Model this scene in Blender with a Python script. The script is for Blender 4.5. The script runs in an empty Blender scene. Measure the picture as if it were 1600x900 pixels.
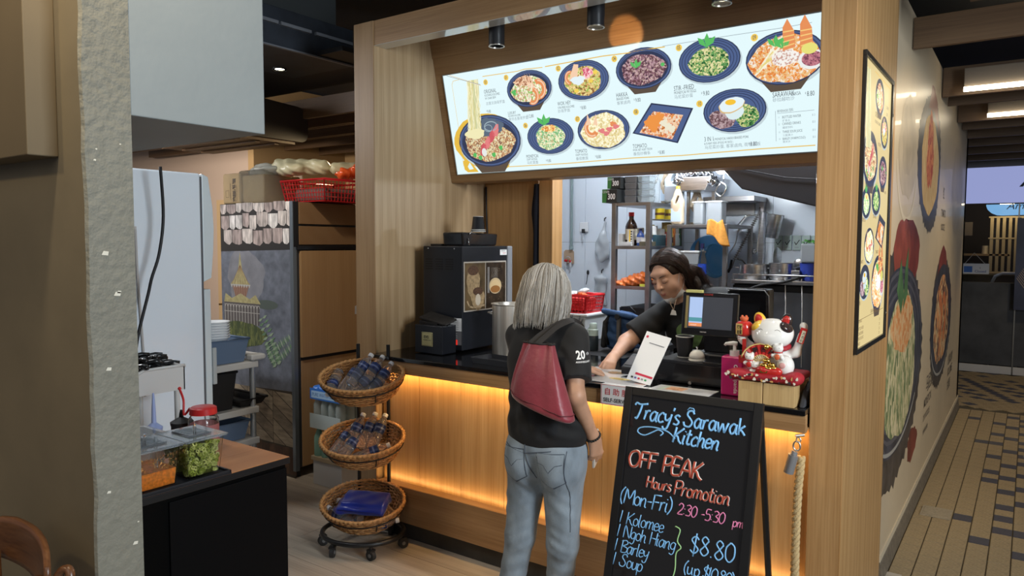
import bpy, bmesh, math, random
import numpy as np
from mathutils import Vector, Matrix, Euler
random.seed(7); PI=math.pi
SC=bpy.context.scene
COL=SC.collection
# ---------------------------------------------------------------- camera
cd=bpy.data.cameras.new('camera'); cam=bpy.data.objects.new('camera',cd); COL.objects.link(cam)
cd.sensor_width=36; cd.lens=1140/1600*36; cd.clip_start=0.05; cd.clip_end=100
_R=Matrix(((0.81531713,-0.03952439,0.57766409),(0.57900274,0.04925043,-0.81383673),(0.00371619,0.99800412,0.06303945)))
cam.matrix_world=Matrix.Translation((0,0,1.68))@_R.to_4x4()
SC.camera=cam
# ---------------------------------------------------------------- exposure, world
SC.view_settings.view_transform='Standard'; SC.view_settings.look='None'
SC.view_settings.gamma=1; SC.view_settings.use_curve_mapping=False
SC.view_settings.exposure=0.0
w=bpy.data.worlds.new('world'); SC.world=w; w.use_nodes=True
w.node_tree.nodes['Background'].inputs[0].default_value=(0.80,0.86,1.0,1)
w.node_tree.nodes['Background'].inputs[1].default_value=0.15
def lamp(name,kind,loc,energy,color=(1,1,1),size=.3,size_y=None,aim=None,spot=None,blend=.5):
    l=bpy.data.lights.new(name,kind); l.energy=energy; l.color=color
    if kind=='AREA':
        l.size=size
        if size_y: l.shape='RECTANGLE'; l.size_y=size_y
    else: l.shadow_soft_size=size
    if kind=='SPOT': l.spot_size=spot; l.spot_blend=blend
    o=bpy.data.objects.new(name,l); COL.objects.link(o); o.location=loc
    if aim is not None: o.rotation_euler=(Vector(aim)-Vector(loc)).to_track_quat('-Z','Y').to_euler()
    return o
# food-court ceiling lamps behind and above the photographer, plus an added side fill
lamp('hall_lamp','AREA',(-0.6,-1.6,3.2),22,(1,.95,.88),2.4,2.0,aim=(-1.9,2.4,.6))
lamp('hall_lamp','AREA',(2.3,1.35,2.3),150,(.82,.92,1.0),1.1,1.1,aim=(-3.0,2.6,1.9))  # cool side fill below ceiling height, added to brighten the left post's inner face
lamp('hall_lamp','SPOT',(-1.9,.7,3.2),100,(1,.84,.60),.08,aim=(-2.3,2.3,0),spot=1.3)
lamp('hall_lamp','SPOT',(-2.9,-.9,3.0),42,(1,.78,.45),.1,aim=(-3.0,1.0,1.3),spot=1.7)
# corridor spots
lamp('corridor_spot','SPOT',(.75,3.4,2.66),70,(1,.78,.45),.05,aim=(-.55,4.6,1.6),spot=1.15)
lamp('corridor_spot','SPOT',(.9,1.7,2.66),70,(1,.78,.48),.06,aim=(-.6,3.0,1.2),spot=1.3)
lamp('corridor_spot','SPOT',(.7,6.4,2.66),44,(1,.80,.48),.05,aim=(-.1,6.3,0),spot=1.9)
lamp('corridor_spot','SPOT',(.5,9.3,2.66),55,(1,.82,.52),.05,aim=(-.1,9.6,0),spot=1.9)
lamp('shop_lamp','POINT',(-.3,12.6,2.3),12,(1,.8,.5),.1)
lamp('passage_spot','SPOT',(-3.42,2.3,2.85),55,(1,.88,.72),.05,aim=(-4.2,3.65,1.2),spot=.95)  # unseen spot added to brighten the mural cabinet doors
# kitchen: cool ceiling tubes over the sink and the shelves, plus an added fill
lamp('kitchen_lamp','AREA',(-2.2,4.30,2.85),58,(.86,.93,1.0),1.1,.25,aim=(-2.0,4.5,1.0))
lamp('kitchen_lamp','AREA',(-1.85,4.55,2.24),3.5,(.86,.93,1.0),.3,.12,aim=(-1.85,5.2,1.5))  # hidden fill added behind the soffit to brighten the blue colander
lamp('kitchen_lamp','AREA',(-1.0,4.1,2.7),24,(.86,.93,1.0),.5,.2,aim=(-1.0,5.2,1.2))
# unseen lights for the passage behind the column on the left
lamp('passage_lamp','AREA',(-3.7,1.6,2.88),12,(.95,.97,1.0),.5,.5,aim=(-3.5,2.0,.8))
lamp('passage_lamp','AREA',(-5.7,1.6,2.88),34,(.97,.97,1.0),.5,.5,aim=(-4.6,3.2,1.1))  # unseen fill added to brighten the mural cabinet's printed front
lamp('passage_lamp','AREA',(-6.4,2.6,2.62),80,(1,.86,.72),.6,.6,aim=(-7.5,4.6,1.4))  # unseen fill added to brighten the pinkish back wall
lamp('passage_lamp','SPOT',(-4.6,4.45,2.6),45,(1,.75,.42),.05,aim=(-4.7,3.9,1.9),spot=1.9)
# ---------------------------------------------------------------- materials
_m={}
def _new(n):
    m=bpy.data.materials.new(n); m.use_nodes=True; nt=m.node_tree
    return m,nt,nt.nodes['Principled BSDF']
def mat(n,c,rough=.5,metal=0,noise=0,scale=30,bump=0,bscale=None,emit=None,es=1,trans=0,ior=1.45,coat=0,alpha=1,sheen=0,stretch=None,spec=None):
    """plain surface with optional procedural colour variation and fine relief"""
    if n in _m: return _m[n]
    m,nt,b=_new(n); N=nt.nodes; L=nt.links
    c=tuple(c)+(1,) if len(c)==3 else c
    b.inputs['Base Color'].default_value=c; b.inputs['Roughness'].default_value=rough
    b.inputs['Metallic'].default_value=metal; b.inputs['Transmission Weight'].default_value=trans
    b.inputs['IOR'].default_value=ior; b.inputs['Coat Weight'].default_value=coat
    b.inputs['Alpha'].default_value=alpha; b.inputs['Sheen Weight'].default_value=sheen
    if spec is not None: b.inputs['Specular IOR Level'].default_value=spec
    if emit is not None:
        b.inputs['Emission Color'].default_value=tuple(emit)+(1,); b.inputs['Emission Strength'].default_value=es
    if noise or bump:
        tc=N.new('ShaderNodeTexCoord'); mp=N.new('ShaderNodeMapping'); L.new(tc.outputs['Object'],mp.inputs[0])
        if stretch: mp.inputs['Scale'].default_value=stretch
    if noise:
        t=N.new('ShaderNodeTexNoise'); t.inputs['Scale'].default_value=scale; t.inputs['Detail'].default_value=6
        L.new(mp.outputs[0],t.inputs[0])
        r=N.new('ShaderNodeValToRGB'); r.color_ramp.elements[0].position=.3; r.color_ramp.elements[1].position=.7
        r.color_ramp.elements[0].color=tuple(max(0,x*(1-noise)) for x in c[:3])+(1,)
        r.color_ramp.elements[1].color=tuple(min(1,x*(1+noise)) for x in c[:3])+(1,)
        L.new(t.outputs[0],r.inputs[0]); L.new(r.outputs[0],b.inputs['Base Color'])
    if bump:
        t=N.new('ShaderNodeTexNoise'); t.inputs['Scale'].default_value=bscale or scale; t.inputs['Detail'].default_value=4
        L.new(mp.outputs[0],t.inputs[0])
        bp=N.new('ShaderNodeBump'); bp.inputs['Strength'].default_value=bump; bp.inputs['Distance'].default_value=.01
        L.new(t.outputs[0],bp.inputs['Height']); L.new(bp.outputs[0],b.inputs['Normal'])
    _m[n]=m; return m
def wood(n,c1,c2,axis='z',rough=.42,sc=1.0,fine=1.5):
    """oak laminate: long streaks plus cathedral figure along an axis"""
    if n in _m: return _m[n]
    m,nt,b=_new(n); N=nt.nodes; L=nt.links
    tc=N.new('ShaderNodeTexCoord')
    oi=N.new('ShaderNodeObjectInfo'); ad=N.new('ShaderNodeVectorMath'); ad.operation='MULTIPLY_ADD'
    ad.inputs[1].default_value=(1,1,1)
    cv=N.new('ShaderNodeVectorMath'); cv.operation='SCALE'; cv.inputs[0].default_value=(7,11,5); L.new(oi.outputs['Random'],cv.inputs[3])
    L.new(tc.outputs['Object'],ad.inputs[0]); L.new(cv.outputs[0],ad.inputs[2])
    def mp(s):
        q=N.new('ShaderNodeMapping'); q.inputs['Scale'].default_value=s; L.new(ad.outputs[0],q.inputs[0]); return q
    k={'z':(1,1,.07),'x':(.07,1,1),'y':(1,.07,1)}[axis]
    a=N.new('ShaderNodeTexNoise'); a.inputs['Scale'].default_value=95*fine; a.inputs['Detail'].default_value=5
    L.new(mp(tuple(v if v==1 else v*.3 for v in k)).outputs[0],a.inputs[0])
    g=N.new('ShaderNodeTexWave'); g.wave_type='RINGS'; g.rings_direction='SPHERICAL'
    g.inputs['Scale'].default_value=4.5*sc; g.inputs['Distortion'].default_value=7; g.inputs['Detail'].default_value=3; g.inputs['Detail Scale'].default_value=1.4
    L.new(mp(k).outputs[0],g.inputs[0])
    r=N.new('ShaderNodeValToRGB'); r.color_ramp.elements[0].color=tuple(c1)+(1,); r.color_ramp.elements[1].color=tuple(c2)+(1,)
    r.color_ramp.elements[0].position=.25; r.color_ramp.elements[1].position=.75
    mx=N.new('ShaderNodeMath'); mx.operation='MULTIPLY_ADD'; mx.inputs[1].default_value=.20
    L.new(g.outputs['Fac'],mx.inputs[0]);
    sb=N.new('ShaderNodeMath'); sb.operation='MULTIPLY'; sb.inputs[1].default_value=.82; L.new(a.outputs[0],sb.inputs[0]); L.new(sb.outputs[0],mx.inputs[2])
    L.new(mx.outputs[0],r.inputs[0]); L.new(r.outputs[0],b.inputs['Base Color'])
    b.inputs['Roughness'].default_value=rough
    bp=N.new('ShaderNodeBump'); bp.inputs['Strength'].default_value=.12; bp.inputs['Distance'].default_value=.003
    L.new(a.outputs[0],bp.inputs['Height']); L.new(bp.outputs[0],b.inputs['Normal'])
    _m[n]=m; return m
def food(n,cols,scale=60,es=0,stretch=(1,1,1),rough=.6,kind='vor'):
    """blotchy picture of food: voronoi / noise cells run through several colours; es>0 for backlit prints"""
    if n in _m: return _m[n]
    m,nt,b=_new(n); N=nt.nodes; L=nt.links
    tc=N.new('ShaderNodeTexCoord'); mp=N.new('ShaderNodeMapping'); mp.inputs['Scale'].default_value=stretch; L.new(tc.outputs['Object'],mp.inputs[0])
    t=N.new('ShaderNodeTexNoise'); t.inputs['Scale'].default_value=scale; t.inputs['Detail'].default_value=3; t.inputs['Distortion'].default_value=1.5
    L.new(mp.outputs[0],t.inputs[0])
    v=N.new('ShaderNodeTexVoronoi'); v.inputs['Scale'].default_value=scale*1.3; L.new(mp.outputs[0],v.inputs[0])
    sp=N.new('ShaderNodeSeparateColor'); L.new(v.outputs['Color'],sp.inputs[0])
    ad=N.new('ShaderNodeMath'); ad.operation='MULTIPLY_ADD'; ad.inputs[1].default_value=.55; L.new(sp.outputs[0],ad.inputs[0])
    s2=N.new('ShaderNodeMath'); s2.operation='MULTIPLY'; s2.inputs[1].default_value=.5; L.new(t.outputs[0],s2.inputs[0]); L.new(s2.outputs[0],ad.inputs[2])
    r=N.new('ShaderNodeValToRGB'); e=r.color_ramp.elements
    while len(e)<len(cols): e.new(.5)
    for i,c in enumerate(cols): e[i].position=.0 if i==0 else .22+.56*i/len(cols); e[i].color=tuple(x*(.82 if es else 1) for x in c)+(1,)
    r.color_ramp.interpolation='CONSTANT' if es else 'LINEAR'
    L.new(ad.outputs[0],r.inputs[0]); L.new(r.outputs[0],b.inputs['Base Color'])
    b.inputs['Roughness'].default_value=rough
    if es:
        L.new(r.outputs[0],b.inputs['Emission Color']); b.inputs['Emission Strength'].default_value=es
    _m[n]=m; return m
def glow(n,c,es): return mat(n,(0.02,0.02,0.02),.4,emit=c,es=es)
# ---------------------------------------------------------------- mesh builder
class MB:
    def __init__(s): s.v=[]; s.f=[]; s.mi=[]; s.cur=0
    def add(s,vs,fs,mi=None):
        o=len(s.v); s.v.extend([tuple(v) for v in vs]); s.f.extend([tuple(i+o for i in f) for f in fs]); s.mi.extend([s.cur if mi is None else mi]*len(fs)); return s
    def box(s,x0,x1,y0,y1,z0,z1):
        vs=[(x,y,z) for x in(x0,x1) for y in(y0,y1) for z in(z0,z1)]
        return s.add(vs,[(0,1,3,2),(4,6,7,5),(0,4,5,1),(2,3,7,6),(0,2,6,4),(1,5,7,3)])
    def obox(s,c,size,rot=(0,0,0)):
        R=Euler(rot).to_matrix(); h=Vector(size)/2
        vs=[Vector(c)+R@Vector((sx*h.x,sy*h.y,sz*h.z)) for sx in(-1,1) for sy in(-1,1) for sz in(-1,1)]
        return s.add(vs,[(0,1,3,2),(4,6,7,5),(0,4,5,1),(2,3,7,6),(0,2,6,4),(1,5,7,3)])
    def cyl(s,p0,p1,r0,r1=None,n=16,cap=True):
        r1=r0 if r1 is None else r1
        return s.tube([p0,p1],[r0,r1],n,cap)
    def tube(s,pts,r,n=8,cap=True,closed=False):
        pts=[Vector(p) for p in pts]; m=len(pts)
        rs=[r]*m if not hasattr(r,'__len__') else r
        d0=(pts[1]-pts[0]).normalized(); up=Vector((0,0,1)) if abs(d0.z)<.9 else Vector((1,0,0))
        u=d0.cross(up).normalized(); vs=[]
        for i,p in enumerate(pts):
            if closed: d=(pts[(i+1)%m]-pts[i-1])
            else: d=pts[min(i+1,m-1)]-pts[max(i-1,0)]
            if d.length<1e-9: d=d0
            d.normalize(); u=(u-d*u.dot(d))
            if u.length<1e-6: u=d.orthogonal()
            u.normalize(); w_=d.cross(u)
            for k in range(n):
                a=2*PI*k/n; vs.append(p+(u*math.cos(a)+w_*math.sin(a))*rs[i])
        fs=[]; mm=m if closed else m-1
        for i in range(mm):
            j=(i+1)%m
            for k in range(n): fs.append((i*n+k,i*n+(k+1)%n,j*n+(k+1)%n,j*n+k))
        if cap and not closed: fs.append(tuple(range(n-1,-1,-1))); fs.append(tuple(range((m-1)*n,m*n)))
        return s.add(vs,fs)
    def lathe(s,prof,c=(0,0,0),n=24,rot=None,sx=1,sy=1):
        R=Euler(rot).to_matrix() if rot else Matrix.Identity(3); vs=[]
        for r,z in prof:
            for k in range(n):
                a=2*PI*k/n; vs.append(Vector(c)+R@Vector((r*sx*math.cos(a),r*sy*math.sin(a),z)))
        fs=[]
        for i in range(len(prof)-1):
            for k in range(n): fs.append((i*n+k,i*n+(k+1)%n,(i+1)*n+(k+1)%n,(i+1)*n+k))
        return s.add(vs,fs)
    def ball(s,c,r,n=16,m=10,rot=None):
        r=(r,r,r) if not hasattr(r,'__len__') else r
        R=Euler(rot).to_matrix() if rot else Matrix.Identity(3); vs=[Vector(c)+R@Vector((0,0,-r[2]))]
        for i in range(1,m):
            t=-PI/2+PI*i/m
            for k in range(n):
                a=2*PI*k/n; vs.append(Vector(c)+R@Vector((r[0]*math.cos(t)*math.cos(a),r[1]*math.cos(t)*math.sin(a),r[2]*math.sin(t))))
        vs.append(Vector(c)+R@Vector((0,0,r[2]))); L=len(vs)-1; fs=[]
        for k in range(n): fs.append((0,1+(k+1)%n,1+k)); fs.append((L,1+(m-2)*n+k,1+(m-2)*n+(k+1)%n))
        for i in range(m-2):
            for k in range(n): fs.append((1+i*n+k,1+i*n+(k+1)%n,1+(i+1)*n+(k+1)%n,1+(i+1)*n+k))
        return s.add(vs,fs)
    def prism(s,poly,a,b,axis='z'):
        """2-D polygon extruded from a to b along an axis (poly in the other two, in x,y,z order)"""
        def P(u,v,t): return {'z':(u,v,t),'y':(u,t,v),'x':(t,u,v)}[axis]
        n=len(poly); vs=[P(u,v,a) for u,v in poly]+[P(u,v,b) for u,v in poly]
        fs=[tuple(range(n-1,-1,-1)),tuple(range(n,2*n))]+[(i,(i+1)%n,n+(i+1)%n,n+i) for i in range(n)]
        return s.add(vs,fs)
    def face(s,vs): return s.add(vs,[tuple(range(len(vs)))])
    def mesh(s,name,mats):
        me=bpy.data.meshes.new(name); me.from_pydata(s.v,[],s.f)
        for m in (mats if isinstance(mats,(list,tuple)) else [mats]): me.materials.append(m)
        if len(me.materials)>1: me.polygons.foreach_set('material_index',s.mi)
        bm=bmesh.new(); bm.from_mesh(me); bmesh.ops.recalc_face_normals(bm,faces=bm.faces); bm.to_mesh(me); bm.free()
        return me
def rootmat(p):
    return Matrix.Identity(4) if p is None else p['_mw']
ROOT={}
def part(name,mb,mats,root=None,smooth=False,bevel=0,kind=None,label=None,world=True,sub=0,auto=None,seg=2):
    """link one mesh; vertices are given in world space when world=True and moved into the thing's frame"""
    me=mb.mesh(name,mats) if isinstance(mb,MB) else mb
    o=bpy.data.objects.new(name,me); COL.objects.link(o)
    if root is not None:
        o.parent=root
        if world:
            mw=ROOT.get(root.name,Matrix.Identity(4)); me.transform(mw.inverted())
        ROOT[o.name]=ROOT.get(root.name,Matrix.Identity(4))
    if smooth or auto:
        me.polygons.foreach_set('use_smooth',[True]*len(me.polygons))
        if auto or smooth=='a':
            me.set_sharp_from_angle(angle=math.radians(auto or 40))
    if bevel:
        b=o.modifiers.new('b','BEVEL'); b.width=bevel; b.segments=seg; b.limit_method='ANGLE'; b.angle_limit=.7; b.harden_normals=False
    if sub:
        q=o.modifiers.new('s','SUBSURF'); q.levels=sub; q.render_levels=sub
    if kind: o['kind']=kind
    if label: o['label']=label
    return o
def tag(o,label,cat,group=None):
    o['label']=label; o['category']=cat
    if group: o['group']=group
    return o
def thing(name,label,cat,loc=(0,0,0),rz=0,group=None):
    o=bpy.data.objects.new(name,None); COL.objects.link(o); o.location=loc; o.rotation_euler=(0,0,rz)
    o.empty_display_size=.05
    ROOT[o.name]=Matrix.Translation(loc)@Matrix.Rotation(rz,4,'Z')
    return tag(o,label,cat,group)
def single(name,mb,mats,label,cat,group=None,**k):
    """a thing of one mesh, its origin at its own base"""
    vs=np.array(mb.v); c=((vs[:,0].min()+vs[:,0].max())/2,(vs[:,1].min()+vs[:,1].max())/2,vs[:,2].min())
    mb.v=[(x-c[0],y-c[1],z-c[2]) for x,y,z in mb.v]
    o=part(name,mb,mats,None,**k); o.location=c; ROOT[o.name]=Matrix.Translation(c); return tag(o,label,cat,group)
def struct(name,mb,mats,root=None,**k):
    o=part(name,mb,mats,root,**k)
    if root is None: o['kind']='structure'
    return o
KIDS={}
def kids(o): return [c for c in bpy.data.objects if c.parent is o]
def dup(src,loc,rz=None,label=None,group=None,rot=None):
    def cp(o,par):
        c=o.copy(); COL.objects.link(c)
        if par is not None: c.parent=par
        for k in KIDS.setdefault(o.name,kids(o)): cp(k,c)
        return c
    r=cp(src,None); r.location=loc
    if rz is not None: r.rotation_euler=(0,0,rz)
    if rot is not None: r.rotation_euler=rot
    if label: r['label']=label
    if group: r['group']=group
    return r
# flat print helpers: pieces laid a hair above one another on a plane given by origin, right and up vectors
_txt={}
def text_mesh(body,size=1,shear=0,bold=0,spacing=1,align='LEFT'):
    k=(body,shear,bold,spacing,align)
    if k not in _txt:
        c=bpy.data.curves.new('t','FONT'); c.body=body; c.shear=shear; c.offset=bold; c.space_character=spacing; c.align_x=align
        c.resolution_u=2
        o=bpy.data.objects.new('t',c); COL.objects.link(o)
        bpy.context.view_layer.update()
        me=bpy.data.meshes.new_from_object(o.evaluated_get(bpy.context.evaluated_depsgraph_get()))
        _txt[k]=([tuple(v.co) for v in me.vertices],[tuple(p.vertices) for p in me.polygons])
        bpy.data.objects.remove(o); bpy.data.curves.remove(c); bpy.data.meshes.remove(me)
    v,f=_txt[k]; return [(x*size,y*size) for x,y,_ in v],f
class Print:
    """artwork on a plane: u to the right, v up, metres; layers stand off the plane by tenths of a millimetre"""
    def __init__(s,o,u,v,n): s.o,s.u,s.vv,s.n=Vector(o),Vector(u).normalized(),Vector(v).normalized(),Vector(n).normalized(); s.mb=MB(); s.mats=[]
    def P(s,u,v,h): return s.o+s.u*u+s.vv*v+s.n*h
    def m(s,mt):
        if mt not in s.mats: s.mats.append(mt)
        s.mb.cur=s.mats.index(mt)
    def poly(s,pts,mt,h=.0004): s.m(mt); s.mb.face([s.P(u,v,h) for u,v in pts]); return s
    def ell(s,c,a,b,mt,h=.0004,n=28,rot=0,wob=0,seed=0,k=3):
        rd=random.Random(seed); ph=[rd.uniform(0,6.28) for _ in range(4)]; pts=[]
        for i in range(n):
            t=2*PI*i/n; w_=1+wob*(math.sin(k*t+ph[0])+.6*math.sin((2*k+1)*t+ph[1])+.4*math.sin(11*t+ph[2]))
            x,y=a*w_*math.cos(t),b*w_*math.sin(t); pts.append((c[0]+x*math.cos(rot)-y*math.sin(rot),c[1]+x*math.sin(rot)+y*math.cos(rot)))
        return s.poly(pts,mt,h)
    def ring(s,c,a,b,w_,mt,h=.0005,n=32,t0=0,t1=2*PI):
        s.m(mt); vs=[]
        for i in range(n+1):
            t=t0+(t1-t0)*i/n
            for q in (0,w_): vs.append(s.P(c[0]+(a-q)*math.cos(t),c[1]+(b-q)*math.sin(t),h))
        s.mb.add(vs,[(2*i,2*i+1,2*i+3,2*i+2) for i in range(n)]); return s
    def line(s,pts,w_,mt,h=.0006):
        s.m(mt)
        for (a,b),(c,d) in zip(pts[:-1],pts[1:]):
            L=math.hypot(c-a,d-b) or 1; nx,ny=-(d-b)/L*w_/2,(c-a)/L*w_/2; ex,ey=(c-a)/L*w_*.3,(d-b)/L*w_*.3
            s.mb.face([s.P(a+nx-ex,b+ny-ey,h),s.P(a-nx-ex,b-ny-ey,h),s.P(c-nx+ex,d-ny+ey,h),s.P(c+nx+ex,d+ny+ey,h)])
        return s
    def text(s,t,u,v,size,mt,h=.0007,shear=0,bold=0,spacing=1,align='LEFT',sx=1,rot=0):
        vs,fs=text_mesh(t,size,shear,bold,spacing,align); s.m(mt); c,q=math.cos(rot),math.sin(rot)
        s.mb.add([s.P(u+x*sx*c-y*q,v+x*sx*q+y*c,h) for x,y in vs],fs); return s
    def done(s,name,root=None,**k): return part(name,s.mb,s.mats,root,**k)
def spline(pts,n=6):
    P=[Vector(p) for p in pts]; out=[]
    for i in range(len(P)-1):
        a=P[max(i-1,0)];b=P[i];c=P[i+1];d=P[min(i+2,len(P)-1)]
        for k in range(n):
            t=k/n; out.append(.5*((2*b)+(c-a)*t+(2*a-5*b+4*c-d)*t*t+(3*b-a-3*c+d)*t**3))
    out.append(P[-1]); return out
# ================================================================ colours
OAK=wood('oak',(.30,.155,.052),(.47,.275,.115)); OAKX=wood('oak_x',(.25,.135,.055),(.38,.225,.105),'x')
OAKY=wood('oak_y',(.28,.155,.06),(.42,.25,.11),'y')
OAKL=wood('oak_light',(.36,.24,.125),(.50,.36,.215))
BEAM=wood('beam_wood',(.075,.040,.018),(.125,.072,.034),'x',.5)
BLACK=mat('black_paint',(.012,.012,.014),.55); MESHB=mat('black_mesh',(.010,.011,.014),.6,noise=.8,scale=160,bump=.6)
WHITE=mat('white_plastic',(.75,.77,.80),.35); STEEL=mat('steel',(.55,.56,.58),.28,metal=1,noise=.15,scale=14,stretch=(1,1,6))
BLKPL=mat('black_plastic',(.010,.010,.012),.3); CHROME=mat('chrome',(.7,.7,.72),.15,metal=1)
RED=mat('red_plastic',(.50,.012,.016),.35); GLASS=mat('clear_plastic',(.95,.97,1),.06,trans=1,ior=1.3)
MILK=mat('milky_plastic',(.82,.86,.90),.35,trans=.55,ior=1.2)
# ================================================================ floors
def floor_planks():
    b=MB(); b.box(-12,-.46,-2,3.9,-.05,-.004); b.box(-12,-3.2,3.9,6.3,-.05,-.004)
    f=struct('floor',b,mat('floor_joint',(.09,.075,.06),.7)); f['label']='greyish oak plank floor of the food hall'
    m=wood('floor_oak',(.36,.305,.245),(.53,.465,.385),'x',.38,.8)
    rd=random.Random(3); w_=.185; base=None
    for j in range(24):
        y=.0+j*w_-.35; x=-6.2-rd.uniform(0,1.1)
        while x<-.46:
            x1=min(x+1.22,-.462)
            if x1-x>.05 and x1>-6 and y>-.4:
                q=MB().box(x+.0012,x1-.0012,y+.0012,y+w_-.0012,-.0045,rd.uniform(-.0003,.0003))
                o=part('plank',q,m,f)
            x+=1.22
    return f
floor_planks()
def floor_tiles():
    b=MB(); b.box(-3.2,2.5,3.9,11.6,-.05,-.006); b.box(-.46,2.5,-2,3.9,-.05,-.006)
    f=struct('floor',b,mat('grout',(.075,.06,.04),.9)); f['label']='small sandy brick tiles with scattered slate tiles in the corridor'
    tan=mat('sandy_tile',(.30,.225,.13),.75,noise=.22,scale=70,bump=.3,bscale=220); drk=mat('slate_tile',(.06,.058,.075),.6,noise=.2,scale=80,bump=.2)
    dm={}
    def tile(sx,sy):
        q=MB(); q.box(-sx/2,sx/2,-sy/2,sy/2,-.006,-.0015); q.box(-sx/2+.002,sx/2-.002,-sy/2+.002,sy/2-.002,-.0015,0); return q
    cw,rh=.1025,.118; x0=-.534
    dark={(3,6),(2,9),(4,12),(4,10),(4,8),(5,8),(5,5),(3,17),(3,19),(4,15),(4,21),(5,16),(5,13),(5,22),(5,24),(3,23),(4,25),(2,27),(3,30),(4,33),(5,28),(5,31),(4,29),(5,36),(3,27),(4,37),(3,34),(5,34),(5,19),(5,26),(4,18),(6,11),(6,17),(6,21),(6,30),(6,35),(1,35)}
    ta=tile(cw-.006,rh-.006).mesh('tile',tan); tb=tile(cw-.006,rh-.006).mesh('tile',drk)
    s=MB(); rd=random.Random(9); n=0
    for c in range(-1,14):
        for r in range(0,44):
            x=x0+(c+.5)*cw; y=4.065+(r-5+.5)*rh
            if c<0 and y<8.75: continue
            if y>8.72: continue
            inview = c<=5 and y>3.9
            d=(c,r-5) in dark or (c>5 and rd.random()<.10)
            if inview and n<292:
                o=bpy.data.objects.new('tile',tb if d else ta); COL.objects.link(o); o.parent=f; o.location=(x,y,rd.uniform(-.001,.0006)); n+=1
            else:
                s.cur=1 if d else 0; s.box(x-cw/2+.003,x+cw/2-.003,y-rh/2+.003,y+rh/2-.003,-.006,0)
    o=part('brick_tiles',s,[tan,drk],f,kind='stuff')
    # far field laid on the diagonal with many slate tiles
    s=MB(); a=math.radians(45); R=Matrix.Rotation(a,3,'Z')
    for i in range(-26,27):
        for j in range(-22,23):
            p=R@Vector((i*.105+(j%2)*.05,j*.125,0)); p+=Vector((-.4,10.1,0))
            if not(8.78<p.y<11.24 and -3.1<p.x<2.3): continue
            k=(i+2*j)%5; d=(k in(0,2) and 9.3<p.y<10.5) or (k==0 and rd.random()<.25)
            s.cur=1 if d else 0; s.obox((p.x,p.y,-.003),(.099,.119,.006),(0,0,a))
    part('diagonal_tiles',s,[tan,drk],f,kind='stuff')
    c=part('access_cover',MB().box(-.50,-.335,5.08,5.28,0,.004).box(-.485,-.35,5.1,5.26,.004,.006),mat('cover',(.30,.25,.18),.6,noise=.2,scale=90,bump=.3),f,bevel=.002)
floor_tiles()
# ================================================================ ceiling
c=struct('ceiling',MB().box(-10,3,-.2,12,3.42,3.5),MESHB); c['label']='black mesh ceiling void high above the stall'
# wooden ceiling boards along the corridor and behind the stall
def beam(x0,x1,y,z0=2.70,h=.17):
    return single('ceiling_board',MB().box(x0,x1,y,y+.035,z0,z0+h),BEAM,'',"board",bevel=.002)
lab=['nearest dark wooden ceiling board, only a sliver at the top edge of the picture','wide wooden ceiling board second from the camera in the corridor','wooden ceiling board carrying the brightest tube lamp','thin wooden ceiling board just behind the brightest tube lamp','wooden ceiling board carrying the second, fainter tube lamp','wooden ceiling board just behind the fainter tube lamp','far wooden ceiling board above the mural wall end','farther wooden ceiling board lit from below near the shopfront','last but one wooden ceiling board before the lavender sign','last wooden ceiling board, directly before the lavender sign']
for (x0,y,h),l in zip([(-.25,3.66,.15),(-.545,4.40,.16),(-.545,5.95,.2),(-.545,6.35,.17),(-.545,7.25,.18),(-.545,7.75,.17),(-.545,8.4,.17),(-2.5,9.1,.17),(-2.5,9.9,.17),(-2.5,10.7,.17)],lab):
    o=beam(x0,2.4,y,2.70,h); o['label']=l; o['group']='wooden ceiling boards of the corridor'
ll=['nearest','second','third','fourth','fifth','sixth','seventh']
for i,y in enumerate([4.02,4.37,4.42,4.8,4.85,5.3,5.8]):
    o=beam(-8.9,-3.36,y,2.70,.16); o['label']='%s of the thin wooden ceiling boards behind the left oak post'%ll[i]; o['group']='wooden ceiling boards behind the stall'
def tube_lamp(loc,L,lab,E):
    t=thing('tube_lamp',lab,'lamp',loc)
    part('housing',MB().box(-.0,L,-.02,.02,.0,.13),mat('lamp_housing',(.15,.125,.10),.6),t,world=False,bevel=.003)
    part('tube',MB().cyl((.0,-.03,-.012),(L,-.03,-.012),.016,n=12),glow('tube_glow',(1,.86,.62),E),t,smooth='a',world=False)
    return t
tube_lamp((-.41,5.84,2.725),1.3,'bright tube lamp on a ceiling board, nearer of the two in the corridor',14)
tube_lamp((-.33,7.15,2.73),1.3,'slim tube lamp on a ceiling board, farther of the two in the corridor',11)
# ================================================================ mural wall (right) and pillar
cream=mat('mural_cream',(.52,.42,.29),.38,noise=.05,scale=3,coat=.1)
wr=struct('wall_right',MB().box(-.65,-.552,3.90,8.67,0,2.9).box(-.70,-.552,8.5,8.67,0,3.1),cream); wr['label']='cream wall of the stall printed with big food pictures'
b=MB(); b.prism([(-.552,0),(-.535,0),(-.545,.09),(-.552,.10)],3.93,8.68,'y');
bs=struct('baseboard_right',b,mat('base_tile',(.14,.115,.085),.6,noise=.3,scale=40));
b=MB(); b.box(-.553,-.547,3.93,8.68,.10,.135); o=struct('trim_1',b,mat('cream_strip',(.52,.44,.32),.6))
pr=struct('wall_pillar_right',MB().box(-.676,-.55,2.95,3.92,0,3.4),OAK,bevel=.003); pr['label']='oak clad pillar at the right end of the counter'
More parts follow.
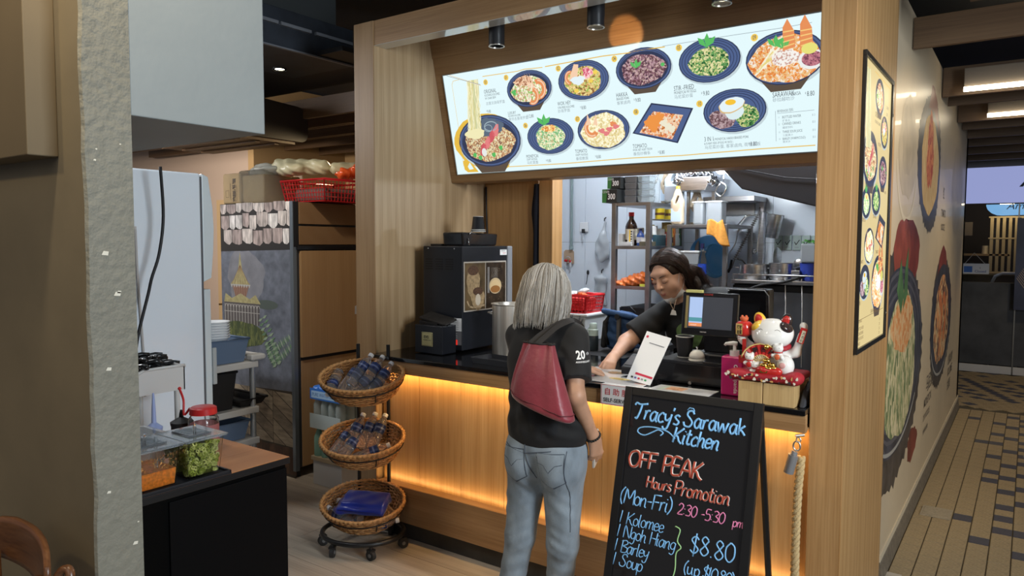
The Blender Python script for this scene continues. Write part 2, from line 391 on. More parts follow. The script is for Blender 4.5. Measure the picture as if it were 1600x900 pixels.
# ================================================================ stall frame, left
pl=struct('wall_pillar_left',MB().box(-3.205,-3.05,2.95,3.97,0,2.914),OAKL,bevel=.002); pl['label']='oak clad post and side wall at the left end of the counter'
b=MB(); b.box(-3.05,-.676,2.95,3.04,2.779,2.914); o=struct('trim_2',b,OAKX,bevel=.002); o['label']='oak header beam across the stall front'; part('gloss_soffit',MB().box(-3.049,-.677,2.952,3.04,2.776,2.779),mat('soffit_gloss',(.50,.48,.44),.22,coat=1),o)  # pale soffit base puts the menu's reflection into the colour
# partition behind the coffee machine
b=MB(); b.box(-3.05,-2.615,3.97,4.02,0,2.9); o=struct('wall_partition',b,OAK,bevel=.002); o['label']='dark oak partition panel behind the coffee machine'
o=part('door_panel',MB().box(-3.02,-2.63,3.955,3.97,.2,2.065),OAK,o,bevel=.002)
struct('trim_3',MB().box(-2.56,-2.46,3.90,4.02,0,2.9),OAK,bevel=.002)
part('front_board',MB().box(-3.206,-3.051,2.944,2.951,0,2.913),wood('oak_board',(.26,.15,.065),(.37,.23,.11)),pl,bevel=.001)  # board toned darker: the post front's shade is put into the oak colour
# menu bulkhead with sloping face
yz=lambda z:3.47+(2.69-z)*.239
b=MB(); b.prism([(yz(3.05),3.05),(yz(2.055),2.055),(3.78,2.055),(3.78,3.05)],-3.05,-.676,'x')
bk=struct('wall_menu_bulkhead',b,OAKX,bevel=.002); bk['label']='sloping oak bulkhead that carries the menu'
part('upper_board',MB().prism([(yz(3.05)-.006,3.05),(yz(2.80)-.006,2.80),(yz(2.80)+.01,2.80),(yz(3.05)+.01,3.05)],-3.049,-.677,'x'),OAKX,bk)
# ================================================================ kitchen shell
kt=mat('kitchen_grout',(.35,.38,.42),.7)
wb=struct('wall_back',MB().box(-3.5,-.65,5.305,5.40,0,2.95),kt); wb['label']='white tiled back wall of the kitchen'
tm=MB(); tm.box(.0015,.3785,-.008,0,.0015,.6035); tm=tm.mesh('tile',mat('white_wall_tile',(.66,.72,.80),.18,coat=.2))
for i in range(7):
    for j in range(5):
        o=bpy.data.objects.new('tile',tm); COL.objects.link(o); o.parent=wb; o.location=(-3.42+i*.38-.02+.043,5.305,-.135+j*.605)
struct('wall_kitchen_left',MB().box(-3.48,-3.40,4.02,5.3,0,2.95).box(-3.48,-3.05,4.02,4.06,0,2.95),mat('kitchen_paint',(.62,.66,.70),.5))
struct('ceiling',MB().box(-3.48,-.65,3.8,5.4,2.95,3.0),mat('kitchen_ceiling',(.30,.32,.35),.7))
struct('floor',MB().box(-3.4,-.65,3.9,5.3,-.003,.003),mat('kitchen_floor',(.10,.10,.11),.6))
# ================================================================ painted masonry on the left
pb=mat('taupe_paint',(.185,.15,.095),.7,noise=.10,scale=3.5,bump=.12,bscale=9)  # same paint as the grey green return, warm light put into its brown tone
pg=mat('grey_green_paint',(.215,.203,.160),.6,noise=.05,scale=6,bump=.55,bscale=38)
ps=mat('smooth_grey_paint',(.27,.295,.295),.6,noise=.04,scale=3,bump=.10,bscale=25)  # same paint again, cool light from the right put into its bluish tone
wl=struct('wall_left',MB().box(-6,-2.105,.96,1.083,0,3.4),pb); wl['label']='painted masonry wall end at the far left, warm light toned into its colour'
# rough greenish return with an uneven painted edge
b=MB(); rd=random.Random(5); prev=None; n=46
vs=[];fs=[]
for i in range(n+1):
    z=3.4*i/n; y0=.955-rd.uniform(0,.006); vs+= [(-2.108,y0,z),(-2.098,y0+.004+rd.uniform(0,.003),z),(-2.098,1.084,z),(-2.108,1.084,z)]
for i in range(n):
    for k in range(3): fs.append((i*4+k,i*4+k+1,(i+1)*4+k+1,(i+1)*4+k))
b.add(vs,fs); part('plaster_return',b,pg,wl,label='rough grey green plaster face')
# downstand beam over the serving opening
struct('wall_downstand',MB().box(-4.2,-2.099,1.083,1.53,2.035,3.4),ps,bevel=.003)['label']='smooth downstand over the serving opening, bluish light toned into its colour'
struct('wall_left',MB().box(-6,-2.262,.88,.96,1.915,3.4),mat('taupe_dark',(.14,.105,.06),.7,noise=.06,scale=4),bevel=.003)['label']='darker taupe box in the top left corner'
lm=mat('paint_chip',(.75,.70,.58),.7)
for i,(y,z,a) in enumerate([]): pass
b=MB()
for (x,z,w_,h) in [(-2.395,2.075,.022,.017)]: b.box(x,x+w_,.957,.9595,z,z+h)
o=part('tape_scrap',b,lm,wl,label='small cream scrap of tape')
b=MB()
for (y,z,s) in [(1.0,1.645,.010),(1.03,1.53,.010),(1.035,1.535,.006),(1.0,1.32,.008),(1.06,.80,.008),(1.07,.86,.003),(.99,.97,.006),(.98,1.9,.004),(.985,1.93,.003),(1.05,1.95,.003)]:
    b.add([(-2.0965,y-s,z-s*.5),(-2.0965,y+s*.8,z-s*.7),(-2.0965,y+s,z+s*.4),(-2.0965,y-s*.4,z+s*.6)],[(0,1,2,3)])
part('paint_chips',b,lm,wl,kind='stuff',label='pale chips where the paint has flaked')
# ================================================================ hall behind the passage
struct('wall_hall_back',MB().box(-12,-7.03,5.0,5.1,0,3.4),mat('pinkish_wall',(.48,.38,.31),.7))['label']='pinkish beige back wall behind the fridge'
struct('wall_hall_back',MB().box(-7.03,-6.93,4.9,6.3,0,3.4).box(-7.0,-3.2,6.2,6.3,0,3.4),mat('yellowish_wall',(.40,.27,.13),.7))['label']='ochre wall at the end of the passage'
struct('wall_far_left',MB().box(-12,-11.9,-2,5,0,3.4),mat('pinkish_wall',(.42,.34,.27),.7))
struct('wall_stall_outer',MB().box(-3.50,-3.485,4.0,5.4,0,2.95),OAKL)
dn=struct('door_1',MB().box(-7.72,-7.1,4.95,5.0,0,2.15),mat('beige_door',(.50,.36,.20),.5)); dn['label']='beige door leaf between white fridge and mural cabinet'
part('door_handle',MB().cyl((-7.60,4.95,.95),(-7.60,4.88,.95),.012,n=10).cyl((-7.60,4.885,.95),(-7.47,4.885,.96),.011,n=10),mat('brass',(.6,.42,.15),.25,metal=1),dn,smooth='a')
# dark duct, ceiling unit, downlight
t=thing('ventilation_duct','long black sheet metal duct under the ceiling above the passage','duct',(-4.2,3.1,2.9))
part('duct_body',MB().box(-4.6,-3.95,2.3,3.62,2.91,3.16),mat('duct_navy',(.022,.027,.036),.5,noise=.4,scale=6),t,bevel=.004)
part('flange',MB().box(-3.955,-3.935,2.3,3.62,2.905,2.915),mat('duct_edge',(.16,.17,.19),.35),t)  # pale strip: highlight on the duct's bottom edge put into colour
for a,b_ in ((2.3,2.98),(3.0,3.24),(3.28,3.6)): part('rail',MB().box(-3.96,-3.93,a,b_,3.05,3.07),mat('duct_edge',(.16,.17,.19),.35),t)
part('upper_duct',MB().box(-4.5,-3.99,2.3,3.5,3.165,3.4),mat('duct_dark',(.03,.034,.035),.6),t)
t=thing('air_conditioner','dark grey ceiling unit with rounded corner above the cardboard box','air conditioner',(-5.4,3.4,2.50))
b=MB(); pr_=[(3.0,2.505),(4.02,2.505)]+[(4.0+.07*math.sin(a)-.0,2.575-.07*math.cos(a)) for a in np.linspace(.2,1.57,5)]+[(4.07-.10*(1-math.cos(a)),2.67+.12*math.sin(a)) for a in np.linspace(0,1.57,6)]+[(3.0,2.85)]
b.prism(pr_,-6.2,-5.0,'x'); part('casing',b,mat('ac_grey',(.035,.03,.027),.5),t,smooth='a')
part('base_board',MB().box(-6.2,-5.02,3.0,3.95,2.48,2.505),BEAM,t)
for i in range(5): part('slat',MB().box(-6.1,-5.05,3.05+i*.18,3.09+i*.18,2.465,2.48),BEAM,t)
for x in(-5.9,-5.2): part('hanger_rod',MB().cyl((x,3.5,2.8),(x,3.5,3.415),.01,n=8),BLACK,t)
t=thing('ceiling_downlight','small lit recessed downlight beside the black duct','lamp',(-4.43,3.36,2.9))
part('rim',MB().lathe([(.05,0),(.05,.02),(.035,.02),(.033,.004)],(0,0,0),20),BLACK,t,world=False,smooth='a')
part('bulb',MB().lathe([(.001,.006),(.033,.006),(.03,.015)],(0,0,0),16),glow('down_glow',(1,.9,.6),22),t,world=False)
struct('ceiling',MB().box(-5.6,-3.7,3.3,4.0,2.92,2.95),BLACK)['label']='black ceiling panel around the small downlight'
# ================================================================ far shop
sf=struct('wall_shopfront',MB().box(-3,2.5,11.3,11.36,.11,1.178),mat('slate_panel',(.045,.045,.05),.5,noise=.35,scale=5)); sf['label']='dark slate panel front of the shop across the corridor'
part('kick_rail',MB().box(-3,-.145,11.27,11.3,.0,.10).box(-.13,2.5,11.27,11.3,.0,.10),mat('white_rail',(.52,.50,.50),.4),sf,bevel=.003)
part('joint_post',MB().box(-.145,-.13,11.28,11.32,0,2.19),mat('alu_post',(.25,.24,.22),.3,metal=1),sf)
part('glass_pane',MB().box(-3,-.145,11.31,11.318,1.178,2.19),mat('shop_glass',(.9,.9,.9),.03,trans=1,ior=1.15),sf)
part('glass_pane',MB().box(-.13,2.5,11.31,11.318,1.178,2.19),mat('shop_glass',(.9,.9,.9),.03,trans=1,ior=1.15),sf)
sd=mat('shop_dark',(.035,.03,.028),.7); struct('wall_shop_back',MB().box(-3,2.5,14,14.1,0,3.2),sd); struct('wall_shop_left',MB().box(-3.1,-3,11.36,14,0,3.2),sd); struct('wall_shop_right',MB().box(2.5,2.6,11.3,14,0,3.2),sd); struct('ceiling',MB().box(-3,2.5,11.36,14,3.0,3.1),sd); struct('floor',MB().box(-3,2.5,11.36,14,-.1,0),sd)
struct('wall_corridor_left',MB().box(-3.2,-3.1,8,11.3,0,3.4),mat('shop_dark',(.035,.03,.028),.7))
struct('trim_4',MB().box(-3,2.5,11.25,11.32,2.66,3.4),mat('grey_board',(.10,.09,.075),.6),bevel=.003)
# ================================================================ counter
t=counter=thing('service_counter','long oak service counter with glossy black worktop and glowing front recess','counter',(-1.86,3.2,0))
hon=wood('honey_panel',(.38,.20,.07),(.52,.31,.13),'z',.4)
xs=[-3.03,-2.751,-2.452,-2.165,-1.976,-1.60,-1.30,-.985,-.68]
for a,b_,d in zip(xs[:-1],xs[1:],[0,.006,0,.007,.002,.008,0,.005]):
    part('front_panel',MB().box(a+.001,b_-.001,2.985+d*0,3.01,.28,.955),hon,t,bevel=.001)
part('fascia',MB().box(-3.03,-.677,2.90,2.93,.95,1.02),OAKX,t,bevel=.002)
part('fascia_soffit',MB().box(-3.03,-.677,2.93,3.01,.957,.965),OAKX,t)
part('ledge',MB().box(-3.03,-.677,2.925,3.01,.10,.305),OAKX,t,bevel=.002)
part('kick_board',MB().box(-3.03,-.677,2.96,3.01,0,.10),mat('kick_dark',(.035,.033,.03),.5,noise=.3,scale=8),t)
part('worktop',MB().box(-3.048,-.678,2.893,3.62,1.018,1.04),mat('black_granite',(.006,.006,.007),.09,coat=.3),t,bevel=.003)
part('carcass',MB().box(-3.02,-.68,3.012,3.60,0,1.017),BLACK,t)
part('light_strip',MB().box(-3.0,-.69,2.934,2.944,.951,.957),glow('led_strip',(1,.62,.22),2),t)
for i in range(4):
    l=lamp('counter_strip_light','AREA',(-2.74+i*.585,2.945,.948),1.45,(1,.60,.22),.57,.014); l.rotation_euler=(math.radians(12),0,0)
    l=lamp('ledge_strip_light','AREA',(-2.74+i*.585,2.945,.315),.45,(1,.60,.22),.57,.014); l.rotation_euler=(math.radians(155),0,0)
# self-service sign
P=Print((-1.556,2.897,.955),(1,0,0),(0,0,1),(0,-1,0))
red_=mat('print_red',(.55,.02,.03),.5); blk=mat('print_black',(.015,.015,.02),.5); wht=mat('card_white',(.78,.78,.78),.4)
t=thing('self_service_sign','white self-service card with red characters hanging on the counter edge, half behind the blackboard','sign',(-1.46,2.895,.955))
part('card',MB().box(-1.556,-1.346,2.886,2.889,.953,1.0435).box(-1.556,-1.346,2.889,2.93,1.0415,1.0435),wht,t)
P=Print((-1.556,2.8855,.953),(1,0,0),(0,0,1),(0,-1,0))
P.line([(.004,.004),(.206,.004),(.206,.09),(.004,.09),(.004,.004)],.0018,red_)
P.text('自 助 服 务',.018,.048,.034,red_,bold=.004); P.text('SELF-SERVICE',.014,.014,.025,blk,bold=.012,sx=.95)
P.done('lettering',t)
# ================================================================ dish pictures shared by both light boxes
def dish(P,c,a,b_,kind,E,n=0,tilt=.0,e=''):
    """one printed bowl of food"""
    G=lambda nm,col: (glow(nm+e,col,E))
    rim=G('bowl_navy',(.025,.035,.085)); rim2=G('bowl_blue',(.075,.12,.27) if not e else (.04,.05,.08)); lo=G('bowl_brown',(.10,.07,.05)); sh=G('bowl_shade',(.55,.66,.70))
    if kind!='square': P.ell((c[0]+a*.03,c[1]-b_*.08),a*1.02,b_*1.02,sh,.0003)
    deep=kind in('kolo','prawn','pork','laksa')
    if deep: P.poly([(c[0]-a*.93,c[1]-b_*.2),(c[0]-a*.38,c[1]-b_*1.22),(c[0]+a*.38,c[1]-b_*1.22),(c[0]+a*.93,c[1]-b_*.2)],lo,.0004)
    if kind=='square':
        q=[(c[0]-a,c[1]-b_*.35),(c[0]-a*.30,c[1]+b_),(c[0]+a,c[1]+b_*.55),(c[0]+a*.45,c[1]-b_)]
        P.poly(q,rim,.0005); P.poly([(c[0]+(x-c[0])*.93,c[1]+(y-c[1])*.92) for x,y in q],rim2,.0006)
        P.poly([(c[0]+(x-c[0])*.72-a*.04,c[1]+(y-c[1])*.70-b_*.1) for x,y in q],food('f_square'+e,[(.35,.10,.03),(.75,.28,.08),(.8,.75,.6),(.7,.2,.1),(.85,.6,.4)],70,E),.0008)
        P.ell((c[0]-a*.25,c[1]+b_*.1),a*.32,b_*.35,G('pr_orange',(.85,.30,.06)),.0009,wob=.2,seed=3,rot=.6)
        for k in range(3): P.ell((c[0]+a*(.05+.12*k),c[1]+b_*(.0-.16*k)),a*.12,b_*.16,G('tofu',(.85,.80,.62)),.001,wob=.15,seed=k)
        return
    P.ell(c,a,b_,rim,.0005); P.ell(c,a*.965,b_*.955,rim2,.0006)
    for k in (.90,.80,.70): P.ring(c,a*k,b_*k,a*.02,rim,.0007)
    if deep: P.ell((c[0],c[1]-b_*.04),a*.88,b_*.86,rim,.0008)
    rd=random.Random(hash(kind)%999 if False else len(kind)*7+ord(kind[0]))
    F={'kolo':[(.75,.70,.42),(.55,.32,.14),(.20,.08,.05),(.8,.76,.5),(.45,.22,.12)],'prawn':[(.8,.74,.5),(.9,.85,.7),(.55,.25,.12),(.25,.5,.12),(.85,.8,.6)],
       'noodle':[(.22,.10,.03),(.55,.33,.10),(.85,.72,.35),(.3,.45,.08),(.7,.5,.2)],'pork':[(.07,.03,.05),(.22,.10,.13),(.42,.26,.30),(.55,.40,.36),(.12,.05,.06)],
       'green':[(.02,.10,.03),(.08,.28,.08),(.6,.62,.25),(.12,.35,.10),(.8,.75,.4)],'pile':[(.45,.40,.20),(.86,.80,.50),(.12,.40,.15),(.90,.86,.62),(.2,.45,.2)],
       'crisp':[(.62,.50,.22),(.88,.80,.52),(.95,.90,.70),(.70,.60,.30)],'laksa':[(.75,.20,.04),(.9,.45,.15),(.92,.85,.72),(.8,.28,.06),(.85,.55,.25)],'three':[(.15,.08,.09),(.35,.22,.25),(.5,.38,.4)]}[kind]
    fm=food('f_'+kind+e,F,85 if kind!='laksa' else 70,E)
    if kind=='three':
        P.ell((c[0]-a*.42,c[1]-b_*.38),a*.42,b_*.40,fm,.0009,wob=.05,seed=1,rot=-.3)
        P.ell((c[0]+a*.38,c[1]-b_*.28),a*.38,b_*.52,food('f_green'+e,[(.02,.10,.03),(.08,.28,.08),(.6,.62,.25),(.12,.35,.10),(.8,.75,.4)],85,E),.001,wob=.05,seed=2,rot=-.5)
        P.ell((c[0],c[1]-b_*.02),a*.30,b_*.40,G('rice',(.72,.86,.88)),.0011,wob=.03,seed=3)
        P.ell((c[0]-a*.08,c[1]+b_*.25),a*.42,b_*.34,G('egg_brown',(.72,.50,.22)),.0012,wob=.03,seed=4,rot=.2); P.ell((c[0]-a*.07,c[1]+b_*.29),a*.40,b_*.32,G('egg_white',(.92,.93,.88)),.0013,wob=.03,seed=4,rot=.2)
        P.ell((c[0]-a*.10,c[1]+b_*.40),a*.17,b_*.13,G('yolk',(.92,.55,.04)),.0014); return
    fa,fb={'kolo':(.80,.72),'prawn':(.80,.70),'noodle':(.72,.74),'pork':(.80,.74),'green':(.66,.66),'pile':(.62,.70),'crisp':(.84,.88),'laksa':(.90,.88)}[kind]
    P.ell((c[0],c[1]-b_*.06),a*fa,b_*fb,fm,.0009,wob=.04,seed=len(kind))
    pr_=G('prawn',(.80,.28,.10)); prl=G('prawn_light',(.92,.62,.42)); gr=G('leaf',(.10,.50,.12)); ye=G('sprout',(.78,.62,.18)); pk=G('pink_meat',(.78,.22,.22))
    def prawn(x,y,s,r,fl=1):
        P.ring((c[0]+x*a,c[1]+y*b_),s*a,s*a*1.1,s*a*.55,pr_,.0012,14,r,r+3.6); P.ring((c[0]+x*a,c[1]+y*b_),s*a*.9,s*a,s*a*.16,prl,.0013,14,r+.2,r+3.2)
    def leaf(x,y,s):
        for r in (-.7,0.1,.8): P.poly([(c[0]+x*a,c[1]+y*b_),(c[0]+x*a+s*a*math.sin(r-.35)*.6,c[1]+y*b_+s*a*math.cos(r-.35)*.6),(c[0]+x*a+s*a*math.sin(r),c[1]+y*b_+s*a*math.cos(r)),(c[0]+x*a+s*a*math.sin(r+.35)*.6,c[1]+y*b_+s*a*math.cos(r+.35)*.6)],gr,.0014)
    if kind=='kolo':
        for k in range(4): P.ell((c[0]+a*(-.22+.16*k),c[1]+b_*(-.30+.22*k)),a*.17,b_*.13,pk if k%2 else G('pork_red',(.62,.10,.12)),.0012,wob=.1,seed=k,rot=1.1)
        P.ell((c[0]-a*.2,c[1]-b_*.42),a*.08,b_*.16,G('white_fat',(.8,.82,.8)),.0013)
        for x,y in ((-.52,-.5),(.35,-.3),(.1,-.55),(-.35,-.62)): P.ell((c[0]+a*x,c[1]+b_*y),a*.06,b_*.09,gr,.0014,wob=.1)
    if kind=='prawn':
        P.ell((c[0]-a*.2,c[1]+b_*.45),a*.42,b_*.26,food('f_meatb'+e,[(.3,.12,.06),(.7,.4,.25),(.85,.6,.4)],90,E),.001,wob=.08,seed=5)
        prawn(.42,-.1,.34,-1.6); prawn(.12,-.42,.30,-2.2); P.ring((c[0]-a*.38,c[1]-b_*.35),a*.17,b_*.22,a*.04,G('squid',(.55,.38,.25)),.0012)
        for x in (.0,.1,.2): P.poly([(c[0]+a*x,c[1]-b_*.1),(c[0]+a*(x-.12),c[1]+b_*.85),(c[0]+a*(x+.04),c[1]+b_*.1)],prl,.0013)
        P.ell((c[0]-a*.68,c[1]-b_*.1),a*.1,b_*.16,gr,.0014,wob=.2)
    if kind=='noodle':
        P.poly([(c[0]-a*.55,c[1]+b_*.1),(c[0]-a*.3,c[1]+b_*.85),(c[0]-a*.12,c[1]+b_*.8),(c[0]-a*.22,c[1]+b_*.1)],prl,.0012); prawn(-.5,.2,.22,1.2)
        P.ell((c[0]-a*.2,c[1]+b_*.02),a*.28,b_*.22,G('egg_white',(.78,.90,.94)),.0013,wob=.12,seed=2); P.ell((c[0]+a*.2,c[1]+b_*.32),a*.2,b_*.28,food('f_pinkm'+e,[(.55,.08,.15),(.85,.35,.4),(.9,.6,.6)],90,E),.0013,wob=.15,seed=3)
        for x,y in ((.5,.3),(-.3,-.5),(.3,-.1)): P.ell((c[0]+a*x,c[1]+b_*y),a*.09,b_*.1,G('yellow_bit',(.9,.65,.1)),.0014)
    if kind=='pork': leaf(-.25,.05,.30); P.ell((c[0]+a*.70,c[1]+b_*.05),a*.07,b_*.09,gr,.0013)
    if kind=='green': leaf(-.05,.60,.42)
    if kind=='pile': leaf(-.2,.62,.42); P.ell((c[0],c[1]+b_*.42),a*.30,b_*.20,food('f_carrot'+e,[(.6,.2,.05),(.9,.5,.15),(.9,.75,.4)],90,E),.0012,wob=.1,seed=6);
    if kind=='crisp':
        prawn(-.42,.15,.30,2.0); P.poly([(c[0]-a*.62,c[1]+b_*.3),(c[0]-a*.55,c[1]+b_*.9),(c[0]-a*.42,c[1]+b_*.35)],prl,.0013); P.poly([(c[0]-a*.35,c[1]+b_*.3),(c[0]-a*.22,c[1]+b_*.85),(c[0]-a*.18,c[1]+b_*.25)],prl,.0013)
        for x,y in ((.4,.25),(.5,.1),(.25,.0),(-.05,-.05),(.12,-.2)): P.ell((c[0]+a*x,c[1]+b_*y),a*.12,b_*.12,pk if x!=.4 else pr_,.0013,wob=.15,seed=int(x*9))
    if kind=='laksa':
        for k in range(9): P.line([(c[0]+a*(-.75+.05*k),c[1]+b_*(-.5+.1*k)),(c[0]+a*(-.35+.07*k),c[1]+b_*(.0+.09*((k*3)%7)))],a*.05,ye if k%2 else G('sprout2',(.92,.88,.70)),.0012)
        P.ell((c[0]+a*.02,c[1]+b_*.0),a*.36,b_*.30,food('f_shred'+e,[(.6,.35,.3),(.92,.9,.85),(.95,.93,.9)],110,E),.0013,wob=.05,seed=4)
        for x,y,h in ((.12,.25,1.15),(.55,.2,1.25)):
            P.poly([(c[0]+a*(x-.16),c[1]+b_*y),(c[0]+a*(x-.14),c[1]+b_*(y+h*.75)),(c[0]+a*(x-.02),c[1]+b_*(y+h)),(c[0]+a*(x+.14),c[1]+b_*(y+h*.6)),(c[0]+a*(x+.16),c[1]+b_*(y+.1))],pr_,.0014)
            for k in range(4): P.line([(c[0]+a*(x-.13),c[1]+b_*(y+.15+k*.18)),(c[0]+a*(x+.13),c[1]+b_*(y+.22+k*.16))],a*.03,G('prawn_line',(.92,.60,.20)),.0015)
        leaf(-.22,.45,.30); leaf(-.05,.35,.28)
        P.ell((c[0]+a*.66,c[1]-b_*.18),a*.32,b_*.36,G('dip_white',(.85,.86,.84)),.0014); P.ell((c[0]+a*.68,c[1]-b_*.16),a*.26,b_*.27,food('f_sambal'+e,[(.2,.06,.1),(.6,.25,.3),(.45,.15,.2)],110,E),.0015); P.ell((c[0]+a*.62,c[1]+b_*.22),a*.2,b_*.2,G('lime',(.80,.75,.20)),.0016)
def noodles(P,x0,y0,x1,y1,w0,w1,E,e=''):
    rd=random.Random(4); cs=[glow('strand%d'%i+e,c,E) for i,c in enumerate([(.88,.82,.48),(.70,.62,.25),(.95,.92,.68)])]
    P.poly([(x0-w0*.9,y0),(x1-w1*.9,y1),(x1+w1*.9,y1),(x0+w0*.9,y0)],glow('strand_gap'+e,(.60,.62,.35),E),.0010)
    for k in range(34):
        a=rd.uniform(-1,1); pts=[]
        for j in range(9):
            t_=j/8; pts.append((x0+(x1-x0)*t_+a*(w0+(w1-w0)*t_)+rd.uniform(-1,1)*w0*.16,y0+(y1-y0)*t_))
        P.line(pts,.0034*w0/.04,cs[k%3],.0012+.00002*k)
# ================================================================ menu light box
t=thing('menu_lightbox','wide glowing menu board with ten numbered dishes above the counter','menu board',(-1.9,3.6,2.1))
vN=Vector((0,-.239,1)).normalized(); nN=Vector((0,-1,-.239)).normalized(); o0=Vector((-2.984,3.47,2.69))
def mslab(u0,u1,v0,v1,h0,h1):
    b=MB(); vs=[o0+Vector((u,0,0))+vN*v+nN*h for u in(u0,u1) for v in(v0,v1) for h in(h0,h1)]
    return b.add(vs,[(0,1,3,2),(4,6,7,5),(0,4,5,1),(2,3,7,6),(0,2,6,4),(1,5,7,3)])
bgE=glow('menu_back',(.78,.95,.98),1.0)
part('acrylic_panel',mslab(0,2.29,-.60,.006,-.01,.004),bgE,t)
b=mslab(-.004,2.30,.006,.011,-.01,.008)
for q in (mslab(-.004,2.30,-.605,-.60,-.01,.008),mslab(-.004,0,-.6,.006,-.01,.008)): b.add(q.v,q.f)
part('frame',b,mat('frame_alu',(.35,.40,.42),.3,metal=.6),t)
E0=1.0; ML=lambda h=0: Print(o0+nN*(.0045+h),(1,0,0),vN,nN)
gold=glow('print_gold',(.80,.50,.06),1.0); ink=glow('print_ink',(.10,.12,.14),1.0); ink2=glow('print_grey',(.28,.34,.38),1.0)
P=ML()
P.line([(.30,-.034),(.55,-.036),(.60,-.031),(.72,-.037)],.004,gold); P.line([(.74,-.035),(1.1,-.029),(1.26,-.034),(1.32,-.03),(1.45,-.033)],.005,gold); P.line([(1.44,-.028),(1.8,-.03),(2.02,-.033),(2.15,-.03)],.0022,ink2)
P.line([(.40,-.573),(.8,-.577),(1.2,-.572),(1.5,-.577),(1.9,-.571),(2.15,-.572)],.0045,gold); P.line([(.06,-.05),(.062,-.3),(.058,-.55)],.0022,gold)
P.line([(.062,-.05),(.072,-.034),(.10,-.031),(.12,-.031)],.0025,gold)
P.poly([(.058,-.52),(.062,-.572),(.085,-.59),(.17,-.592),(.10,-.50)],gold,.0002); P.poly([(.365,-.592),(.40,-.575),(.45,-.47),(.52,-.42)],gold,.0002)
P.poly([(.09,-.555),(.10,-.575),(.135,-.572),(.11,-.53)],bgE,.0003)
P.line([(1.977,-.40),(1.975,-.54)],.0018,ink2); P.line([(1.985,-.412),(2.15,-.412)],.0018,ink2)
P.done('border_lines',t,kind='stuff')
P=ML()
P.ell((.25,-.41),.235,.165,gold,.0002,wob=.02)
dish(P,(.282,-.41),.233,.155,'kolo',E0)
P.ell((.31,-.33),.085,.055,glow('steam',(.10,.14,.20),1),.0010,wob=.12,seed=8); P.ring((.31,-.325),.05,.03,.006,glow('steam2',(.35,.45,.5),1),.0012); P.ring((.29,-.335),.03,.022,.004,glow('steam2',(.35,.45,.5),1),.0013)
noodles(P,.219,-.045,.185,-.345,.042,.05,E0)
P.ell((.185,-.36),.075,.03,glow('strand0',(.88,.82,.48),1),.0019,wob=.08)
P.line([(.055,.003),(.278,-.083)],.006,glow('chopstick',(.80,.74,.60),1),.0022); P.line([(.03,.003),(.276,-.078)],.002,ink,.0023)
P.done('dish_picture',t,label='tall noodles lifted by chopsticks from a navy bowl')
for c,a,b_,k,l in [((.614,-.14),.153,.102,'prawn','bowl with prawns'),((.969,-.135),.157,.104,'noodle','fried noodles on a navy plate'),((1.324,-.12),.155,.102,'pork','dark braised pork bowl'),((1.672,-.128),.155,.104,'green','green vegetables with egg on a navy plate'),
                 ((.718,-.416),.156,.101,'pile','small pile of noodles and greens'),((1.06,-.409),.159,.105,'crisp','crispy noodles with a prawn'),((1.405,-.405),.172,.108,'square','square navy dish'),((1.782,-.378),.155,.103,'three','rice with egg, pork and greens'),((2.027,-.165),.178,.12,'laksa','large bowl of laksa with two prawns')]:
    P=ML(); dish(P,c,a,b_,k,E0); P.done('dish_picture',t,label=l)
for n_,u,v in [('03',.316,-.069),('01',.467,-.061),('02',.822,-.056),('04',1.167,-.052),('05',1.524,-.048),('06',.56,-.343),('07',.909,-.338),('08',1.264,-.334),('10',1.611,-.328),('09',1.895,-.056)]:
    P=ML(); P.ell((u,v),.0165,.0165,glow('badge',(.92,.62,.10),1),.001); P.text(n_,u,v-.0085,.028,ink,.0012,sx=.62,bold=.01,align='CENTER'); P.done('number_badge',t)
P=ML(); T=lambda s,u,v,z,m=ink,sx=.62,b_=.0: P.text(s,u,v,z,m,.0012,sx=sx,bold=b_)
for s,u,v,z in [('ORIGINAL',.294,-.133,.032),('KUCHING KOLOMEE',.296,-.150,.019),('W/ CHAR SIEW',.296,-.168,.019),('9.80',.300,-.246,.025),('LUXURY',.447,-.270,.024),('KUCHING KOLOMEE',.447,-.284,.015),('12.80',.586,-.302,.028),
   ('WOK HEY',.792,-.254,.030),('STIR-FRIED KOLOMEE',.791,-.272,.018),('8.80',.942,-.289,.027),('HAKKA',1.158,-.248,.032),('BRAISED PORK',1.158,-.264,.018),('9.80',1.266,-.284,.029),('STIR -FRIED',1.482,-.252,.034),('MONEYCAI W/ EGGS',1.482,-.269,.020),('9.80',1.632,-.291,.031),
   ('SARAWAK',1.966,-.337,.034),('LAKSA',2.052,-.337,.023),('8.80',2.120,-.347,.032),('MONEYCAI',.538,-.530,.027),('CRISPY NOODLE',.538,-.544,.016),('9.80',.680,-.563,.025),('TOMATO',.872,-.524,.029),('CRISPY NOODLE',.872,-.540,.017),('8.80',1.004,-.561,.026),
   ('TOMATO',1.228,-.522,.031),('WOK HEY HUEY TEOW',1.227,-.537,.017),('8.80',1.378,-.562,.027),('3 IN 1',1.623,-.515,.032),('( MONEYCAI, HAKKA BRAISED PORK',1.672,-.514,.017),('& SUNNY SIDE UP EGG W/ RICE )',1.622,-.532,.016),('8.80',1.852,-.555,.031),
   ('BEVERAGES 饮料',1.985,-.407,.016),('BOTTLED WATER',2.007,-.437,.017),('CANNED DRINKS',2.006,-.468,.017),('THREE SOUR JUICE',2.006,-.505,.017),('BARLEY (WARM/COLD)',2.005,-.537,.016)]:
    T(s,u,v,z)
for u,v in [(.294,-.238),(.578,-.292),(.934,-.281),(1.258,-.275),(1.623,-.282),(2.112,-.337),(.672,-.556),(.996,-.553),(1.370,-.554),(1.844,-.546)]: T('$',u,v,.014)
